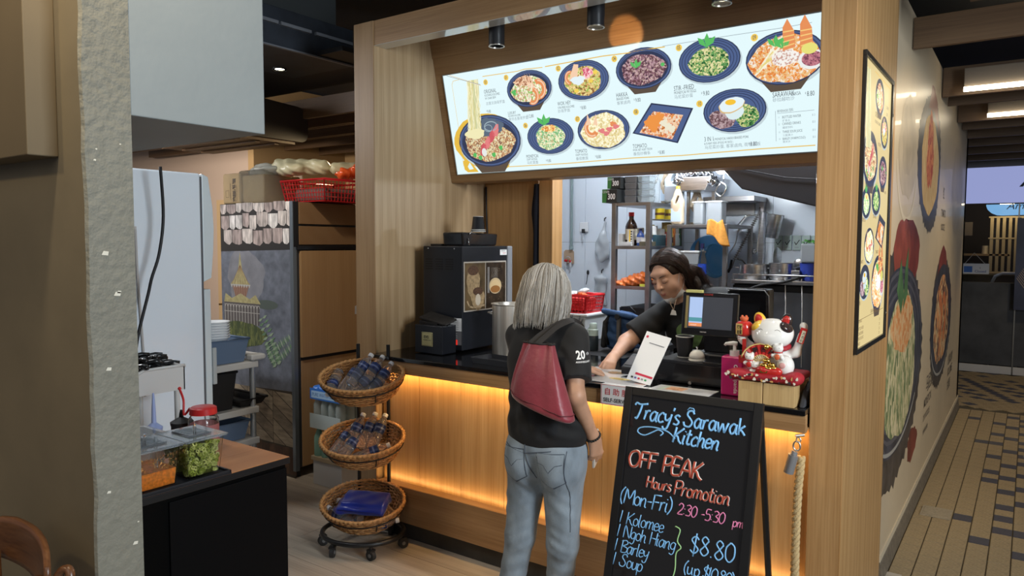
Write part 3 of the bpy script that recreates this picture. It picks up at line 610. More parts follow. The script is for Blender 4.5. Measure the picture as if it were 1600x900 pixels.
for s,u,v in [('11',1.987,-.435),('12',1.987,-.467),('13',1.987,-.504),('14',1.987,-.536),('$1.5',2.14,-.437),('$2.5',2.14,-.468),('$3.5',2.14,-.505),('$2.5',2.14,-.537)]: T(s,u,v,.013,ink2)
for s,u,v in [('古晋叉烧哥罗面',.297,-.199),('豪华古晋哥罗面',.447,-.305),('炒哥罗面',.789,-.292),('客家卤肉',1.158,-.286),('马尼菜炒蛋',1.481,-.290),('砂拉越叻沙',1.966,-.356),('马尼菜面',.538,-.565),('番茄脆面',.872,-.562),('番茄炒粿条',1.227,-.559),('马尼菜炒蛋, 客家卤肉, 荷包蛋饭',1.622,-.553),('矿泉水',2.007,-.452),('罐装饮料',2.006,-.484),('三酸果汁',2.006,-.520),('薏米水',2.005,-.550)]: T(s,u,v,.020 if v not in(-.452,-.484,-.52,-.55) else .012,ink2,1.0)
P.done('lettering',t,kind='stuff')
# ================================================================ portrait light box on the pillar side
t=thing('poster_lightbox','tall glowing menu poster in a black frame on the side of the right oak pillar','poster',(-.545,3.42,1.24))
Y0,Y1,Z0,Z1=3.075,3.76,1.245,2.415
b=MB(); b.box(-.549,-.535,Y0,Y1,Z0,Z0+.02).box(-.549,-.535,Y0,Y1,Z1-.02,Z1).box(-.549,-.535,Y0,Y0+.012,Z0+.02,Z1-.02).box(-.549,-.535,Y1-.03,Y1,Z0+.02,Z1-.02)
part('frame',b,mat('frame_black',(.01,.01,.01),.3),t,bevel=.001)
part('poster_panel',MB().box(-.549,-.543,Y0+.012,Y1-.03,Z0+.02,Z1-.02),glow('poster_back',(.80,.64,.30),.95),t)
for z in (2.26,1.83,1.36): part('screw',MB().cyl((-.535,Y1-.015,z),(-.532,Y1-.015,z),.006,n=8),CHROME,t)
P=Print((-.5428,0,0),(0,1,0),(0,0,1),(1,0,0)); e='_p'; E1=.95
noodles(P,3.15,2.36,3.20,2.06,.05,.055,E1,e)
for c,a,b_,k in [((3.434,2.294),.105,.074,'prawn'),((3.262,2.02),.165,.112,'kolo'),((3.575,2.163),.095,.069,'noodle'),((3.572,1.99),.10,.07,'pork'),((3.205,1.84),.098,.061,'pile'),((3.425,1.861),.105,.062,'green'),((3.56,1.731),.125,.077,'square'),((3.30,1.67),.11,.073,'crisp'),((3.225,1.524),.11,.07,'three'),((3.535,1.508),.155,.12,'laksa')]: dish(P,c,a,b_,k,E1,e=e)
ip=glow('poster_ink',(.20,.12,.05),.95); rg=random.Random(2)
for s,u,v,z in [('ORIGINAL',3.33,2.20,.03),('KUCHING KOLOMEE',3.33,2.175,.018),('LUXURY',3.60,2.27,.02),('12.80',3.60,2.24,.02),('WOK HEY',3.42,2.09,.022),('HAKKA',3.62,1.90,.02),('MONEYCAI',3.11,1.765,.022),('STIR-FRIED',3.36,1.785,.022),('TOMATO',3.45,1.635,.022),('8.80',3.57,1.64,.02),('TOMATO',3.11,1.60,.02),('3 IN 1',3.11,1.435,.024),('SARAWAK LAKSA',3.38,1.385,.024),('BEVERAGES',3.12,1.365,.018),('BOTTLED WATER',3.12,1.335,.018),('CANNED DRINKS',3.12,1.315,.018),('THREE SOUR JUICE',3.12,1.295,.018),('BARLEY',3.12,1.275,.018),('1.50',3.60,1.335,.018),('2.50',3.60,1.315,.018),('3.50',3.60,1.295,.018),('2.50',3.60,1.275,.018)]:
    P.text(s,u,v,z,ip,.0014,sx=.75,bold=.01)
P.line([(3.10,1.375),(3.70,1.385)],.002,ip,.0013); P.line([(3.3,2.375),(3.70,2.37)],.003,gold,.0013)
P.done('poster_print',t)
# ================================================================ mural prints on the cream wall
P=Print((-.5515,0,0),(0,1,0),(0,0,1),(1,0,0)); M=mat
mural=thing('mural','huge printed bowls of noodles spread along the cream side wall','mural',(-.5515,6,0.2))
navy=M('mural_navy',(.035,.037,.05),.4,noise=.5,scale=5,stretch=(1,1,1)); dark=M('mural_dark',(.05,.042,.038),.4,noise=.5,scale=9); pep=M('mural_pepper',(.15,.025,.018),.4,noise=.5,scale=4); lite=M('mural_rim',(.30,.29,.27),.4)
gl=M('mural_green',(.06,.13,.05),.4,noise=.4,scale=6)
def brush(c,a,b_,m,h,seed,n=90):
    rd=random.Random(seed); pts=[]
    for i in range(n):
        t_=2*PI*i/n; k=1+(.07*rd.random() if i%2 else 0)+.04*math.sin(3*t_+seed); pts.append((c[0]+a*k*math.cos(t_),c[1]+b_*k*math.sin(t_)))
    P.poly(pts,m,h)
# big bowl by the pillar
brush((4.35,1.02),.95,.62,dark,.0002,2)
P.ell((4.62,1.62),.42,.20,pep,.0003,wob=.05,seed=1); P.ell((4.35,1.60),.3,.22,M('mural_pepper2',(.22,.045,.028),.4,noise=.4,scale=5),.0004,wob=.06,seed=2); pass
P.ell((4.35,1.06),.98,.50,navy,.0005);
for k in (.97,.86,.76): P.ring((4.35,1.06),.98*k,.50*k,.022,M('mural_navy2',(.075,.075,.09),.35),.0006)
P.ring((4.35,1.06),.955,.485,.02,lite,.0007,40,3.5,5.6)
P.ell((4.42,1.02),.60,.40,food('mural_noodles',[(.03,.05,.02),(.12,.15,.06),(.45,.38,.20),(.10,.16,.06),(.50,.42,.25)],22,stretch=(1,1,.45)),.0009,wob=.04,seed=5)
P.ell((4.45,1.24),.40,.15,food('mural_carrot',[(.25,.08,.02),(.50,.20,.06),(.50,.32,.16)],22),.0011,wob=.08,seed=6)
P.poly([(4.35,1.30),(4.18,1.44),(4.30,1.60),(4.44,1.40)],gl,.0013); P.poly([(4.42,1.32),(4.46,1.55),(4.56,1.66),(4.58,1.40)],gl,.0014)
P.ell((5.05,.45),.22,.10,pep,.0004,wob=.1,seed=4)
# upper bowl
brush((5.45,2.20),.62,.43,dark,.0002,5); P.ell((5.55,2.42),.32,.26,pep,.0004,wob=.08,seed=7); P.ell((5.45,2.18),.60,.36,navy,.0005)
P.ell((5.46,2.18),.48,.31,food('mural_spag',[(.40,.20,.05),(.55,.33,.12),(.60,.42,.20)],40,stretch=(1,1,.3)),.0008,wob=.04,seed=8); P.ell((5.42,2.26),.18,.24,food('mural_red',[(.45,.06,.02),(.60,.20,.07),(.35,.04,.02)],20),.001,wob=.1,seed=9)
# right bowl
brush((6.62,1.08),.78,.50,dark,.0002,8); P.ell((6.55,1.48),.34,.17,pep,.0003,wob=.06,seed=10); P.ell((6.62,1.08),.78,.44,navy,.0005)
P.ell((6.62,1.08),.56,.34,food('mural_prawn',[(.30,.09,.03),(.55,.24,.09),(.55,.40,.22),(.12,.05,.03)],14),.0008,wob=.05,seed=11)
for k,x in enumerate((6.45,6.75)): P.ring((x,1.10),.19,.20,.10,M('mural_shrimp',(.50,.16,.06),.4,noise=.3,scale=20),.001+.0001*k,14,-1.5,2.2)
P.ring((6.62,1.08),.76,.43,.02,lite,.0007,40,3.6,5.8)
# pale drawn bowls
gh=M('mural_ghost',(.42,.34,.235),.4,noise=.12,scale=7); g2=M('mural_ghost2',(.36,.29,.20),.4,noise=.15,scale=9)
P.ell((4.42,2.18),.33,.27,gh,.0002,wob=.05,seed=12); P.ell((4.42,2.22),.24,.18,g2,.0003,wob=.08,seed=13); P.ring((4.42,2.15),.40,.36,.03,M('mural_pale',(.56,.47,.34),.4),.0003,30,3.3,6.1)
P.ell((7.6,2.15),.55,.38,gh,.0002,wob=.06,seed=14)
mk=M('mural_ink',(.13,.11,.09),.5)
for s,u,v,z,r in [('马尼菜',5.72,.66,.13,0),('MONEYCAI',5.62,.56,.085,0),('DRY NOODLE',5.60,.47,.06,0),('★★★★★',5.62,.37,.06,0),('红',6.35,2.02,.10,0),('TOMATO',6.25,1.88,.08,0),('NOODLE',6.28,1.78,.07,0),('LUXURY',7.35,.62,.12,0),('KOLOMEE',7.35,.52,.10,0),('古晋面',7.35,.40,.10,0)]: P.text(s,u,v,z,mk,.0012,bold=.01)
P.mb.v=[(x,max(y,3.925),z) for x,y,z in P.mb.v]; P.done('mural_print',mural)
# ================================================================ ceiling spotlights in the slot
def spot(x,lab,on):
    t=thing('track_spotlight',lab,'spotlight',(x,3.12,2.70),group='black spotlights above the menu')
    b=MB().lathe([(.001,.0),(.026,.0),(.030,-.02),(.038,-.022),(.041,-.022),(.042,-.018),(.042,.13),(.001,.13)],(0,0,.02),24)
    b=MB().lathe([(.036,.03),(.037,.0),(.042,.0),(.042,.15),(.001,.15)],(0,0,0),24)
    part('can',b,mat('spot_black',(.012,.013,.016),.4),t,world=False,smooth='a')
    part('stem',MB().cyl((0,0,.15),(0,0,.72),.012,n=10),BLACK,t,world=False)
    part('rim',MB().lathe([(.036,.004),(.037,-.001),(.0425,-.001),(.0425,.004)],(0,0,0),24),mat('spot_rim',(.45,.42,.38),.3,metal=1),t,world=False,smooth='a')
    part('lens',MB().lathe([(.001,.02),(.036,.02)],(0,0,0),20),glow('spot_on',(1,.85,.6),3.0) if on else mat('lens_off',(.03,.03,.035),.1),t,world=False)
spot(-2.319,'unlit black spotlight at the left end of the menu',False); spot(-1.731,'lit black spotlight over the middle of the menu',True); spot(-1.119,'black spotlight cut off by the top edge of the picture',True)
lamp('spot_beam','SPOT',(-1.722,3.20,2.60),5,(1,.60,.25),.01,aim=(-1.74,3.45,2.735),spot=.66,blend=.25)
lamp('counter_beam','SPOT',(-1.0,3.2,2.72),26,(1,.93,.82),.03,aim=(-1.1,3.12,1.1),spot=1.2)
lamp('counter_beam','SPOT',(-1.75,3.2,2.72),22,(1,.93,.82),.03,aim=(-1.7,3.2,1.1),spot=1.2)
# ================================================================ blackboard easel
bn=Vector((0,-math.cos(math.atan2(.169,.711)),math.sin(math.atan2(.169,.711)))); bv=Vector((0,.169,.711)).normalized(); bo=Vector((-1.289,2.6,1.111))
t=thing('blackboard_easel','black A-frame blackboard with blue, red and pink chalk-pen writing before the counter','blackboard',(-1.02,2.5,0))
def bslab(u0,u1,v0,v1,h0,h1):
    vs=[bo+Vector((u,0,0))+bv*v+bn*h for u in(u0,u1) for v in(v0,v1) for h in(h0,h1)]
    return MB().add(vs,[(0,1,3,2),(4,6,7,5),(0,4,5,1),(2,3,7,6),(0,2,6,4),(1,5,7,3)])
fr=mat('board_frame',(.008,.008,.009),.35)
part('slate',bslab(.025,.512,-1.02,-.025,-.012,-.004),mat('board_slate',(.012,.011,.011),.10,coat=.5),t)
for a in [(0,.032,-1.13,0),(.507,.539,-1.13,0),(.032,.507,-.032,0),(.032,.507,-1.05,-1.01)]: part('frame_rail',bslab(*a,-.018,.004),fr,t,bevel=.002)
for x in (-1.275,-.765): part('rear_leg',MB().tube([(x,2.615,1.08),(x,2.87,.0)],.012,6),fr,t)
part('hinge',MB().box(-1.25,-.79,2.605,2.63,1.07,1.09),fr,t)
G={ # single stroke letters: width, strokes (x-height .6, cap 1, descender -.35)
'T':(.75,[[(-.05,.82),(.05,.97),(.3,.9),(.8,1.0)],[(.42,.95),(.38,.5),(.25,.02),(.12,.05)]]),'r':(.42,[[(.08,.58),(.10,.3),(.06,0)],[(.1,.35),(.2,.55),(.38,.58)]]),
'a':(.58,[[(.46,.48),(.28,.6),(.1,.42),(.08,.18),(.2,.0),(.36,.12),(.45,.45)],[(.47,.60),(.45,.3),(.45,.08),(.56,.0)]]),'c':(.48,[[(.44,.48),(.3,.6),(.1,.4),(.1,.12),(.25,0),(.45,.1)]]),
'y':(.5,[[(.05,.58),(.1,.25),(.25,.18),(.4,.35)],[(.46,.6),(.40,.1),(.3,-.3),(.1,-.35),(.02,-.2)]]),"'":(.2,[[(.12,1.0),(.08,.8)]]),'s':(.42,[[(.38,.52),(.22,.6),(.08,.48),(.2,.33),(.36,.2),(.25,.02),(.03,.06)]]),
'S':(.7,[[(.62,.82),(.5,1.0),(.25,.95),(.2,.72),(.42,.5),(.55,.28),(.4,.02),(.1,.05),(.0,.28)]]),'w':(.8,[[(.04,.6),(.16,.0)],[(.16,.0),(.36,.55)],[(.36,.55),(.50,.0)],[(.50,.0),(.70,.62)]]),
'k':(.5,[[(.08,1.0),(.08,0)],[(.42,.58),(.1,.28),(.25,.25),(.46,0)]]),'K':(.68,[[(.1,1.0),(.08,0)],[(.62,1.0),(.12,.45),(.3,.42),(.45,.15),(.66,-.02)]]),'i':(.24,[[(.12,.58),(.1,.1),(.2,0)],[(.13,.80),(.14,.84)]]),
't':(.4,[[(.2,.95),(.16,.15),(.28,0),(.38,.08)],[(.02,.64),(.38,.66)]]),'h':(.52,[[(.08,1.0),(.08,0)],[(.08,.3),(.24,.58),(.40,.5),(.40,.1),(.5,0)]]),'e':(.48,[[(.08,.3),(.4,.36),(.38,.55),(.22,.6),(.08,.4),(.1,.1),(.25,0),(.45,.12)]]),
'n':(.54,[[(.08,.58),(.08,0)],[(.08,.32),(.25,.58),(.40,.5),(.40,.1),(.5,0)]]),'O':(.82,[[(.45,1.0),(.15,.85),(.05,.45),(.25,.02),(.6,.05),(.78,.5),(.65,.92),(.40,1.0)]]),'F':(.62,[[(.1,1.0),(.08,0)],[(.08,.98),(.6,1.0)],[(.1,.52),(.5,.54)]]),
'P':(.62,[[(.1,1.0),(.08,0)],[(.1,.98),(.5,.98),(.6,.72),(.4,.48),(.1,.45)]]),'E':(.62,[[(.58,.98),(.1,1.0),(.08,.02),(.58,.0)],[(.1,.52),(.5,.52)]]),'A':(.72,[[(.02,0),(.36,1.0),(.68,0)],[(.15,.35),(.56,.35)]]),
'H':(.7,[[(.1,1.0),(.08,0)],[(.6,1.0),(.58,0)],[(.1,.52),(.6,.5)]]),'o':(.52,[[(.28,.6),(.1,.45),(.1,.12),(.28,0),(.45,.15),(.44,.46),(.26,.6)]]),'u':(.54,[[(.08,.58),(.1,.12),(.25,0),(.42,.2),(.44,.58)],[(.44,.3),(.5,0)]]),
'm':(.78,[[(.08,.58),(.08,0)],[(.08,.32),(.22,.58),(.36,.5),(.36,0)],[(.36,.32),(.5,.58),(.64,.5),(.64,.08),(.74,0)]]),'M':(.85,[[(.06,0),(.14,1.0),(.42,.35),(.70,1.0),(.78,0)]]),'(':(.3,[[(.26,1.08),(.06,.75),(.02,.3),(.2,-.12)]]),')':(.3,[[(.04,1.08),(.24,.75),(.26,.3),(.06,-.12)]]),
'-':(.45,[[(.08,.42),(.38,.44)]]),'2':(.6,[[(.08,.78),(.25,1.0),(.5,.85),(.42,.5),(.08,.02),(.56,.04)]]),'3':(.58,[[(.08,.9),(.3,1.0),(.5,.8),(.26,.55),(.5,.35),(.42,.05),(.08,.05)]]),'0':(.62,[[(.3,1.0),(.08,.7),(.1,.2),(.32,.0),(.54,.3),(.52,.8),(.3,1.0)]]),
'5':(.58,[[(.52,1.0),(.14,.98),(.12,.58),(.4,.58),(.52,.3),(.38,.02),(.06,.05)]]),':':(.24,[[(.12,.55),(.13,.6)],[(.11,.12),(.12,.17)]]),'p':(.54,[[(.08,.58),(.08,-.35)],[(.08,.4),(.28,.6),(.46,.42),(.42,.12),(.24,0),(.08,.12)]]),'l':(.24,[[(.12,1.0),(.1,.1),(.2,0)]]),
'g':(.54,[[(.46,.5),(.28,.6),(.1,.42),(.1,.18),(.26,.05),(.42,.2),(.46,.56)],[(.46,.56),(.42,-.15),(.28,-.36),(.06,-.28)]]),'N':(.74,[[(.06,0),(.10,1.0),(.60,.02),(.66,1.0)]]),'B':(.64,[[(.1,1.0),(.08,0)],[(.0,.9),(.4,1.0),(.55,.78),(.15,.52)],[(.15,.52),(.58,.4),(.5,.05),(.08,.0)]]),
'1':(.3,[[(.15,1.0),(.12,0)]]),'$':(.6,[[(.5,.8),(.3,.95),(.1,.75),(.3,.5),(.5,.28),(.3,.05),(.06,.2)],[(.34,1.12),(.26,-.12)]]),'8':(.62,[[(.48,.85),(.28,1.0),(.12,.8),(.3,.55),(.52,.25),(.3,0),(.08,.22),(.3,.52),(.5,.82)]]),'.':(.26,[[(.1,.02),(.14,.05)]]),' ':(.4,[])}
def write(mb,s,u,v,h,r,slant=.15,rot=0,sp=.9,lift=.001,wob=.5):
    rd=random.Random(s); x=0; co,si=math.cos(rot),math.sin(rot)
    for ch in s:
        w_,st=G.get(ch,(.4,[])); dy=rd.uniform(-.04,.04)*wob
        for q in st:
            pts=[]
            for a,b_ in (spline([(p[0],p[1],0) for p in q],4) if len(q)>2 else [Vector((p[0],p[1],0)) for p in q]) and [(p.x,p.y) for p in (spline([(p[0],p[1],0) for p in q],4) if len(q)>2 else [Vector((p[0],p[1],0)) for p in q])]:
                X=(x+a+slant*b_)*h; Y=(b_+dy)*h; pts.append(bo+Vector((1,0,0))*(u+X*co-Y*si)+bv*(v+X*si+Y*co)+bn*(lift-.004))
            mb.tube(pts,r,6)
        x+=w_*sp
    return x*h
cb=mat('chalk_blue',(.22,.50,.85),.6); cr=mat('chalk_red',(.42,.07,.04),.6); cp=mat('chalk_pink',(.70,.22,.42),.6); cw=mat('chalk_white',(.75,.72,.68),.6); cg=mat('chalk_green',(.35,.62,.28),.6)
b=MB(); rr=.0041
write(b,"Tracy's",.045,-.118,.062,rr,.1,-.02,.90); write(b,'Sarawak',.250,-.122,.060,rr,.05,.0,.93); write(b,'Kitchen',.212,-.186,.058,rr,.15,-.02,.92)
sw=[(.225,-.172),(.19,-.150),(.13,-.143),(.08,-.152),(.072,-.170),(.10,-.178),(.135,-.160),(.155,-.150),(.175,-.158),(.165,-.170)]; b.tube([bo+Vector((1,0,0))*p.x+bv*p.y+bn*-.003 for p in spline([(u,v,0) for u,v in sw],5)],.0028,6)
sw=[(.262,-.06),(.27,-.05),(.285,-.052),(.29,-.062)]; b.tube([bo+Vector((u,0,0))+bv*v+bn*-.003 for u,v in sw],.0022,6)
part('blue_title',b,cb,t,smooth=True,label='blue handwritten title')
b=MB(); write(b,'(Mon-Fri)',.028,-.445,.056,.0026,.1,.0,.88); part('blue_days',b,cb,t,smooth=True,label='blue handwritten weekdays'); b=MB(); write(b,'1 Kolomee',.034,-.520,.046,.0019,.12,.0,.90); write(b,'1 Ngoh Hiang',.030,-.572,.046,.0019,.12,.0,.86); write(b,'1 Barley',.026,-.627,.046,.0019,.12,.0,.86); write(b,'1 Soup',.026,-.678,.046,.0019,.12,.0,.9)
part('blue_list',b,cb,t,smooth=True,label='thin blue handwritten dish list'); b=MB(); write(b,'$8.80',.322,-.566,.066,.0028,.05,.02,.92); write(b,'(u.p $10.80)',.310,-.640,.044,.0022,.1,.0,.76)
part('blue_price',b,cb,t,smooth=True,label='thin blue handwritten price')
for nm,rad,m,lf in (('white_outline',.0058,cw,.0),('red_letters',.0042,cr,.0035)):
    b=MB(); write(b,'OFF',.045,-.302,.060,rad,.08,.015,.95,lf); write(b,'PEAK',.185,-.303,.062,rad,.08,.0,.95,lf); write(b,'Hours',.128,-.370,.042,rad*.66,.1,.01,.92,lf); write(b,'Promotion',.240,-.374,.051,rad*.66,.1,.0,.90,lf)
    part(nm,b,m,t,smooth=True,label=nm.replace('_',' ')+' of the off peak headline')
b=MB(); write(b,'2:30 -5:30',.262,-.440,.040,.0022,.1,.0,.90); write(b,'pm',.468,-.440,.032,.002,.1,.0,.9); part('pink_writing',b,cp,t,smooth=True,label='pink handwritten hours')
b=MB(); b.tube(spline([tuple(bo+Vector((u,0,0))+bv*v+bn*-.003) for u,v in [(.262,-.486),(.282,-.495),(.276,-.535),(.292,-.556),(.276,-.58),(.278,-.64),(.262,-.70),(.25,-.72)]],5),.0022,6); part('green_bracket',b,cg,t,smooth=True,label='green hand-drawn bracket')
# ================================================================ rope barrier hanging at the pillar
t=thing('rope_barrier','beige twisted barrier rope with silver clip hanging beside the right pillar','rope',(-.695,2.90,0))
path=spline([(-.698,2.89,.05),(-.697,2.885,.3),(-.697,2.88,.55),(-.694,2.882,.72),(-.690,2.886,.80),(-.688,2.892,.86)],10)
for k in range(3):
    pts=[]; L=0
    for i,p in enumerate(path):
        if i: L+=(p-path[i-1]).length
    n_=220; acc=[0]
    for i in range(1,len(path)): acc.append(acc[-1]+(path[i]-path[i-1]).length)
    for i in range(n_):
        s=L*i/(n_-1); j=max(j_ for j_ in range(len(acc)) if acc[j_]<=s+1e-9); j=min(j,len(path)-2); f_=(s-acc[j])/max(1e-6,acc[j+1]-acc[j]); p=path[j].lerp(path[j+1],f_)
        a=s/.075*2*PI+k*2*PI/3; pts.append(p+Vector((math.cos(a),math.sin(a),0))*.0085)
    part('rope_strand',MB().tube(pts,.0088,8),mat('rope_beige',(.50,.36,.18),.8,noise=.2,scale=200,bump=.4),t,smooth=True)
sil=mat('silver_clip',(.62,.60,.56),.35,metal=1)
part('end_cap',MB().cyl((-.725,2.86,.800),(-.708,2.86,.872),.019,n=16).cyl((-.708,2.86,.872),(-.704,2.862,.885),.012,n=12),mat('cap_grey',(.33,.33,.34),.45,metal=.6),t,smooth='a')
part('snap_hook',MB().tube([(-.700+.013*math.cos(a),2.872,.905+.018*math.sin(a)) for a in np.linspace(0,2*PI,17)[:-1]],.0035,6,closed=True).tube([(-.696+.008*math.cos(a),2.878,.928+.010*math.sin(a)) for a in np.linspace(0,2*PI,13)[:-1]],.003,6,closed=True),sil,t,smooth=True)
part('wall_eye',MB().cyl((-.680,2.90,.945),(-.71,2.885,.94),.006,n=8),sil,t)
# ================================================================ soft modelling: distance fields turned into one smooth skin
def _rot(r):
    return np.array(r,dtype=np.float64) if hasattr(r[0],'__len__') else np.array(Euler(r).to_matrix())
def _d(p,q):
    t=p[0]
    if t in('cap','capf'):
        a=np.array(p[1],float);b=np.array(p[2],float);ra,rb=p[3],p[4]
        ab=b-a; L2=(ab@ab)+1e-12; s=(q-a)@ab/L2; h=np.clip(s,0,1)
        d=np.sqrt(((q-a-h[...,None]*ab)**2).sum(-1))-(ra+(rb-ra)*h)
        if t=='capf': d=np.maximum(d,(s-1)*math.sqrt(L2))
        return d
    if t=='ell':
        R=_rot(p[3]) if len(p)>3 and p[3] is not None else None; r=np.array(p[2],float); v=q-np.array(p[1],float)
        if R is not None: v=v@R
        k0=np.sqrt(((v/r)**2).sum(-1)); k1=np.sqrt(((v/r**2)**2).sum(-1)); return k0*(k0-1)/np.maximum(k1,1e-6)
    if t=='box':
        R=_rot(p[3]) if p[3] is not None else np.eye(3); v=np.abs((q-np.array(p[1],float))@R)-np.array(p[2],float)+p[4]
        return np.sqrt((np.maximum(v,0)**2).sum(-1))+np.minimum(v.max(-1),0)-p[4]
def _bb(p):
    if p[0] in('cap','capf'):
        a,b=np.array(p[1],float),np.array(p[2],float); r=max(p[3],p[4]); return np.minimum(a,b)-r,np.maximum(a,b)+r
    r=max(p[2])*(1.75 if p[0]=='box' else 1); c=np.array(p[1],float); return c-r,c+r
def sdf(prims,h,k=.02,fn=None,pad=.02):
    """prims: ('cap',a,b,ra,rb) ('capf',...) ('ell',c,r,rot) ('box',c,half,rot,round); optional dict last: op 'u','s' and its own k"""
    P=[(p[:-1],p[-1]) if isinstance(p[-1],dict) else (p,{}) for p in prims]
    bs=[_bb(p) for p,o in P if o.get('op','u')=='u']; lo=np.min([b[0] for b in bs],0)-pad; hi=np.max([b[1] for b in bs],0)+pad
    n=np.ceil((hi-lo)/h).astype(int)+1; ax=[lo[i]+h*np.arange(n[i]) for i in range(3)]
    F=np.full(n,.5,dtype=np.float32)
    for p,o in P:
        kk=o.get('k',k); op=o.get('op','u'); a,b=_bb(p); m=kk+3*h
        i0=np.clip(np.floor((a-m-lo)/h).astype(int),0,n); i1=np.clip(np.ceil((b+m-lo)/h).astype(int)+1,0,n)
        if (i1<=i0).any(): continue
        sl=tuple(slice(i0[i],i1[i]) for i in range(3))
        q=np.stack(np.meshgrid(*[ax[i][i0[i]:i1[i]] for i in range(3)],indexing='ij'),-1); d=_d(p,q); f=F[sl]
        if op=='u': g=np.maximum(kk-np.abs(f-d),0)/kk; F[sl]=np.minimum(f,d)-g*g*kk*.25
        elif op=='s': d=-d; g=np.maximum(kk-np.abs(f-d),0)/kk; F[sl]=np.maximum(f,d)+g*g*kk*.25
        elif op=='i': F[sl]=np.maximum(f,d)
    if fn is not None:
        q=np.stack(np.meshgrid(*ax,indexing='ij'),-1); F=F+fn(q).astype(np.float32)
    s=F<0
    c=np.zeros(n-1,dtype=np.int8)
    for i in(0,1):
        for j in(0,1):
            for l in(0,1): c+=s[i:n[0]-1+i,j:n[1]-1+j,l:n[2]-1+l]
    act=(c>0)&(c<8); idx=np.full(n-1,-1,dtype=np.int64); I=np.argwhere(act); idx[act]=np.arange(len(I))
    S=np.zeros((len(I),3)); C=np.zeros(len(I))
    cor=[(i,j,l) for i in(0,1) for j in(0,1) for l in(0,1)]
    val={q:F[I[:,0]+q[0],I[:,1]+q[1],I[:,2]+q[2]] for q in cor}
    for u in cor:
        for x in range(3):
            if u[x]==0:
                v=list(u); v[x]=1; v=tuple(v); f0,f1=val[u],val[v]; m=(f0<0)!=(f1<0); t=np.where(m,f0/np.where(m,f0-f1,1),0)
                pt=np.tile(np.array(u,float),(len(I),1)); pt[:,x]+=t; S+=pt*m[:,None]; C+=m
    V=lo+(I+S/C[:,None])*h; Fs=[]
    for x in range(3):
        a,b=(x+1)%3,(x+2)%3; u=[slice(0,n[0]),slice(0,n[1]),slice(0,n[2])]; u[x]=slice(0,n[x]-1); v=list(u); v[x]=slice(1,n[x])
        m=s[tuple(u)]!=s[tuple(v)]; E=np.argwhere(m); E=E[(E[:,a]>0)&(E[:,b]>0)&(E[:,a]<n[a]-1)&(E[:,b]<n[b]-1)]
        def g(da,db): q=E.copy(); q[:,a]-=da; q[:,b]-=db; return idx[q[:,0],q[:,1],q[:,2]]
        Q=np.stack([g(0,0),g(1,0),g(1,1),g(0,1)],1); inn=s[E[:,0],E[:,1],E[:,2]]; Q[inn]=Q[inn][:,::-1]; Q=Q[:,::-1]; Fs.append(Q)
    Fa=np.concatenate(Fs); return V,Fa
def soft(name,prims,h,mats,root,k=.02,fn=None,smooth_it=1,label=None,world=True,kind=None,matfn=None):
    V,Fa=sdf(prims,h,k,fn)
    me=bpy.data.meshes.new(name); me.vertices.add(len(V)); me.vertices.foreach_set('co',V.astype(np.float32).ravel())
    me.loops.add(Fa.size); me.loops.foreach_set('vertex_index',Fa.ravel().astype(np.int32)); me.polygons.add(len(Fa))
    me.polygons.foreach_set('loop_start',np.arange(0,Fa.size,4,dtype=np.int32)); me.update(calc_edges=True); me.validate()
    for m in (mats if isinstance(mats,(list,tuple)) else [mats]): me.materials.append(m)
    if matfn is not None:
        ctr=V[Fa].mean(1); me.polygons.foreach_set('material_index',np.array(matfn(ctr),dtype=np.int32))
    o=part(name,me,None,root,smooth=True,label=label,world=world,kind=kind)
    if smooth_it:
        q=o.modifiers.new('s','SMOOTH'); q.factor=.5; q.iterations=smooth_it
    return o
def frame(fwd,up=(0,0,1)):
    """columns: right, forward, up"""
    f=Vector(fwd).normalized(); u=Vector(up); r=f.cross(u).normalized(); u=r.cross(f); return Matrix((r,f,u)).transposed()
def xf(c,R,v,s=1): return tuple(Vector(c)+R@(Vector(v)*s))
def head_prims(c,R,s=1,hair=False):
    X=lambda *v: xf(c,R,v,s); Rn=[list(r) for r in R]
    E=lambda v,r,**o: ('ell',X(*v),tuple(q*s for q in r),Rn,o)
    return [E((0,-.012,.022),(.074,.094,.092)),E((0,.022,-.030),(.064,.066,.078),k=.03),E((0,.045,-.075),(.036,.034,.030),k=.03),
      E((.036,.052,-.028),(.027,.028,.030),k=.02),E((-.036,.052,-.028),(.027,.028,.030),k=.02),E((0,.070,.042),(.052,.018,.018),k=.02),
      E((.030,.094,.012),(.017,.011,.011),op='s',k=.016),E((-.030,.094,.012),(.017,.011,.011),op='s',k=.016),
      E((.031,.077,.010),(.0165,.0115,.0115),k=.004),E((-.031,.077,.010),(.0165,.0115,.0115),k=.004),
      ('cap',X(0,.084,.026),X(0,.104,-.016),.0065*s,.0115*s,dict(k=.010)),E((.012,.092,-.021),(.0085,.010,.007),k=.006),E((-.012,.092,-.021),(.0085,.010,.007),k=.006),
      ('cap',X(-.018,.083,-.050),X(.018,.083,-.050),.006*s,.006*s,dict(k=.008)),('cap',X(0,.090,-.048),X(0,.0905,-.049),.007*s,.007*s,dict(k=.006)),('cap',X(-.014,.082,-.062),X(.014,.082,-.062),.007*s,.007*s,dict(k=.007)),
      ('cap',X(-.024,.094,-.0558),X(.024,.094,-.0558),.0022*s,.0022*s,dict(op='s',k=.003)),
      E((.073,-.006,.004),(.009,.019,.030),k=.010),E((-.073,-.006,.004),(.009,.019,.030),k=.010),E((.080,-.001,.006),(.004,.010,.017),op='s',k=.004),E((-.080,-.001,.006),(.004,.010,.017),op='s',k=.004)]
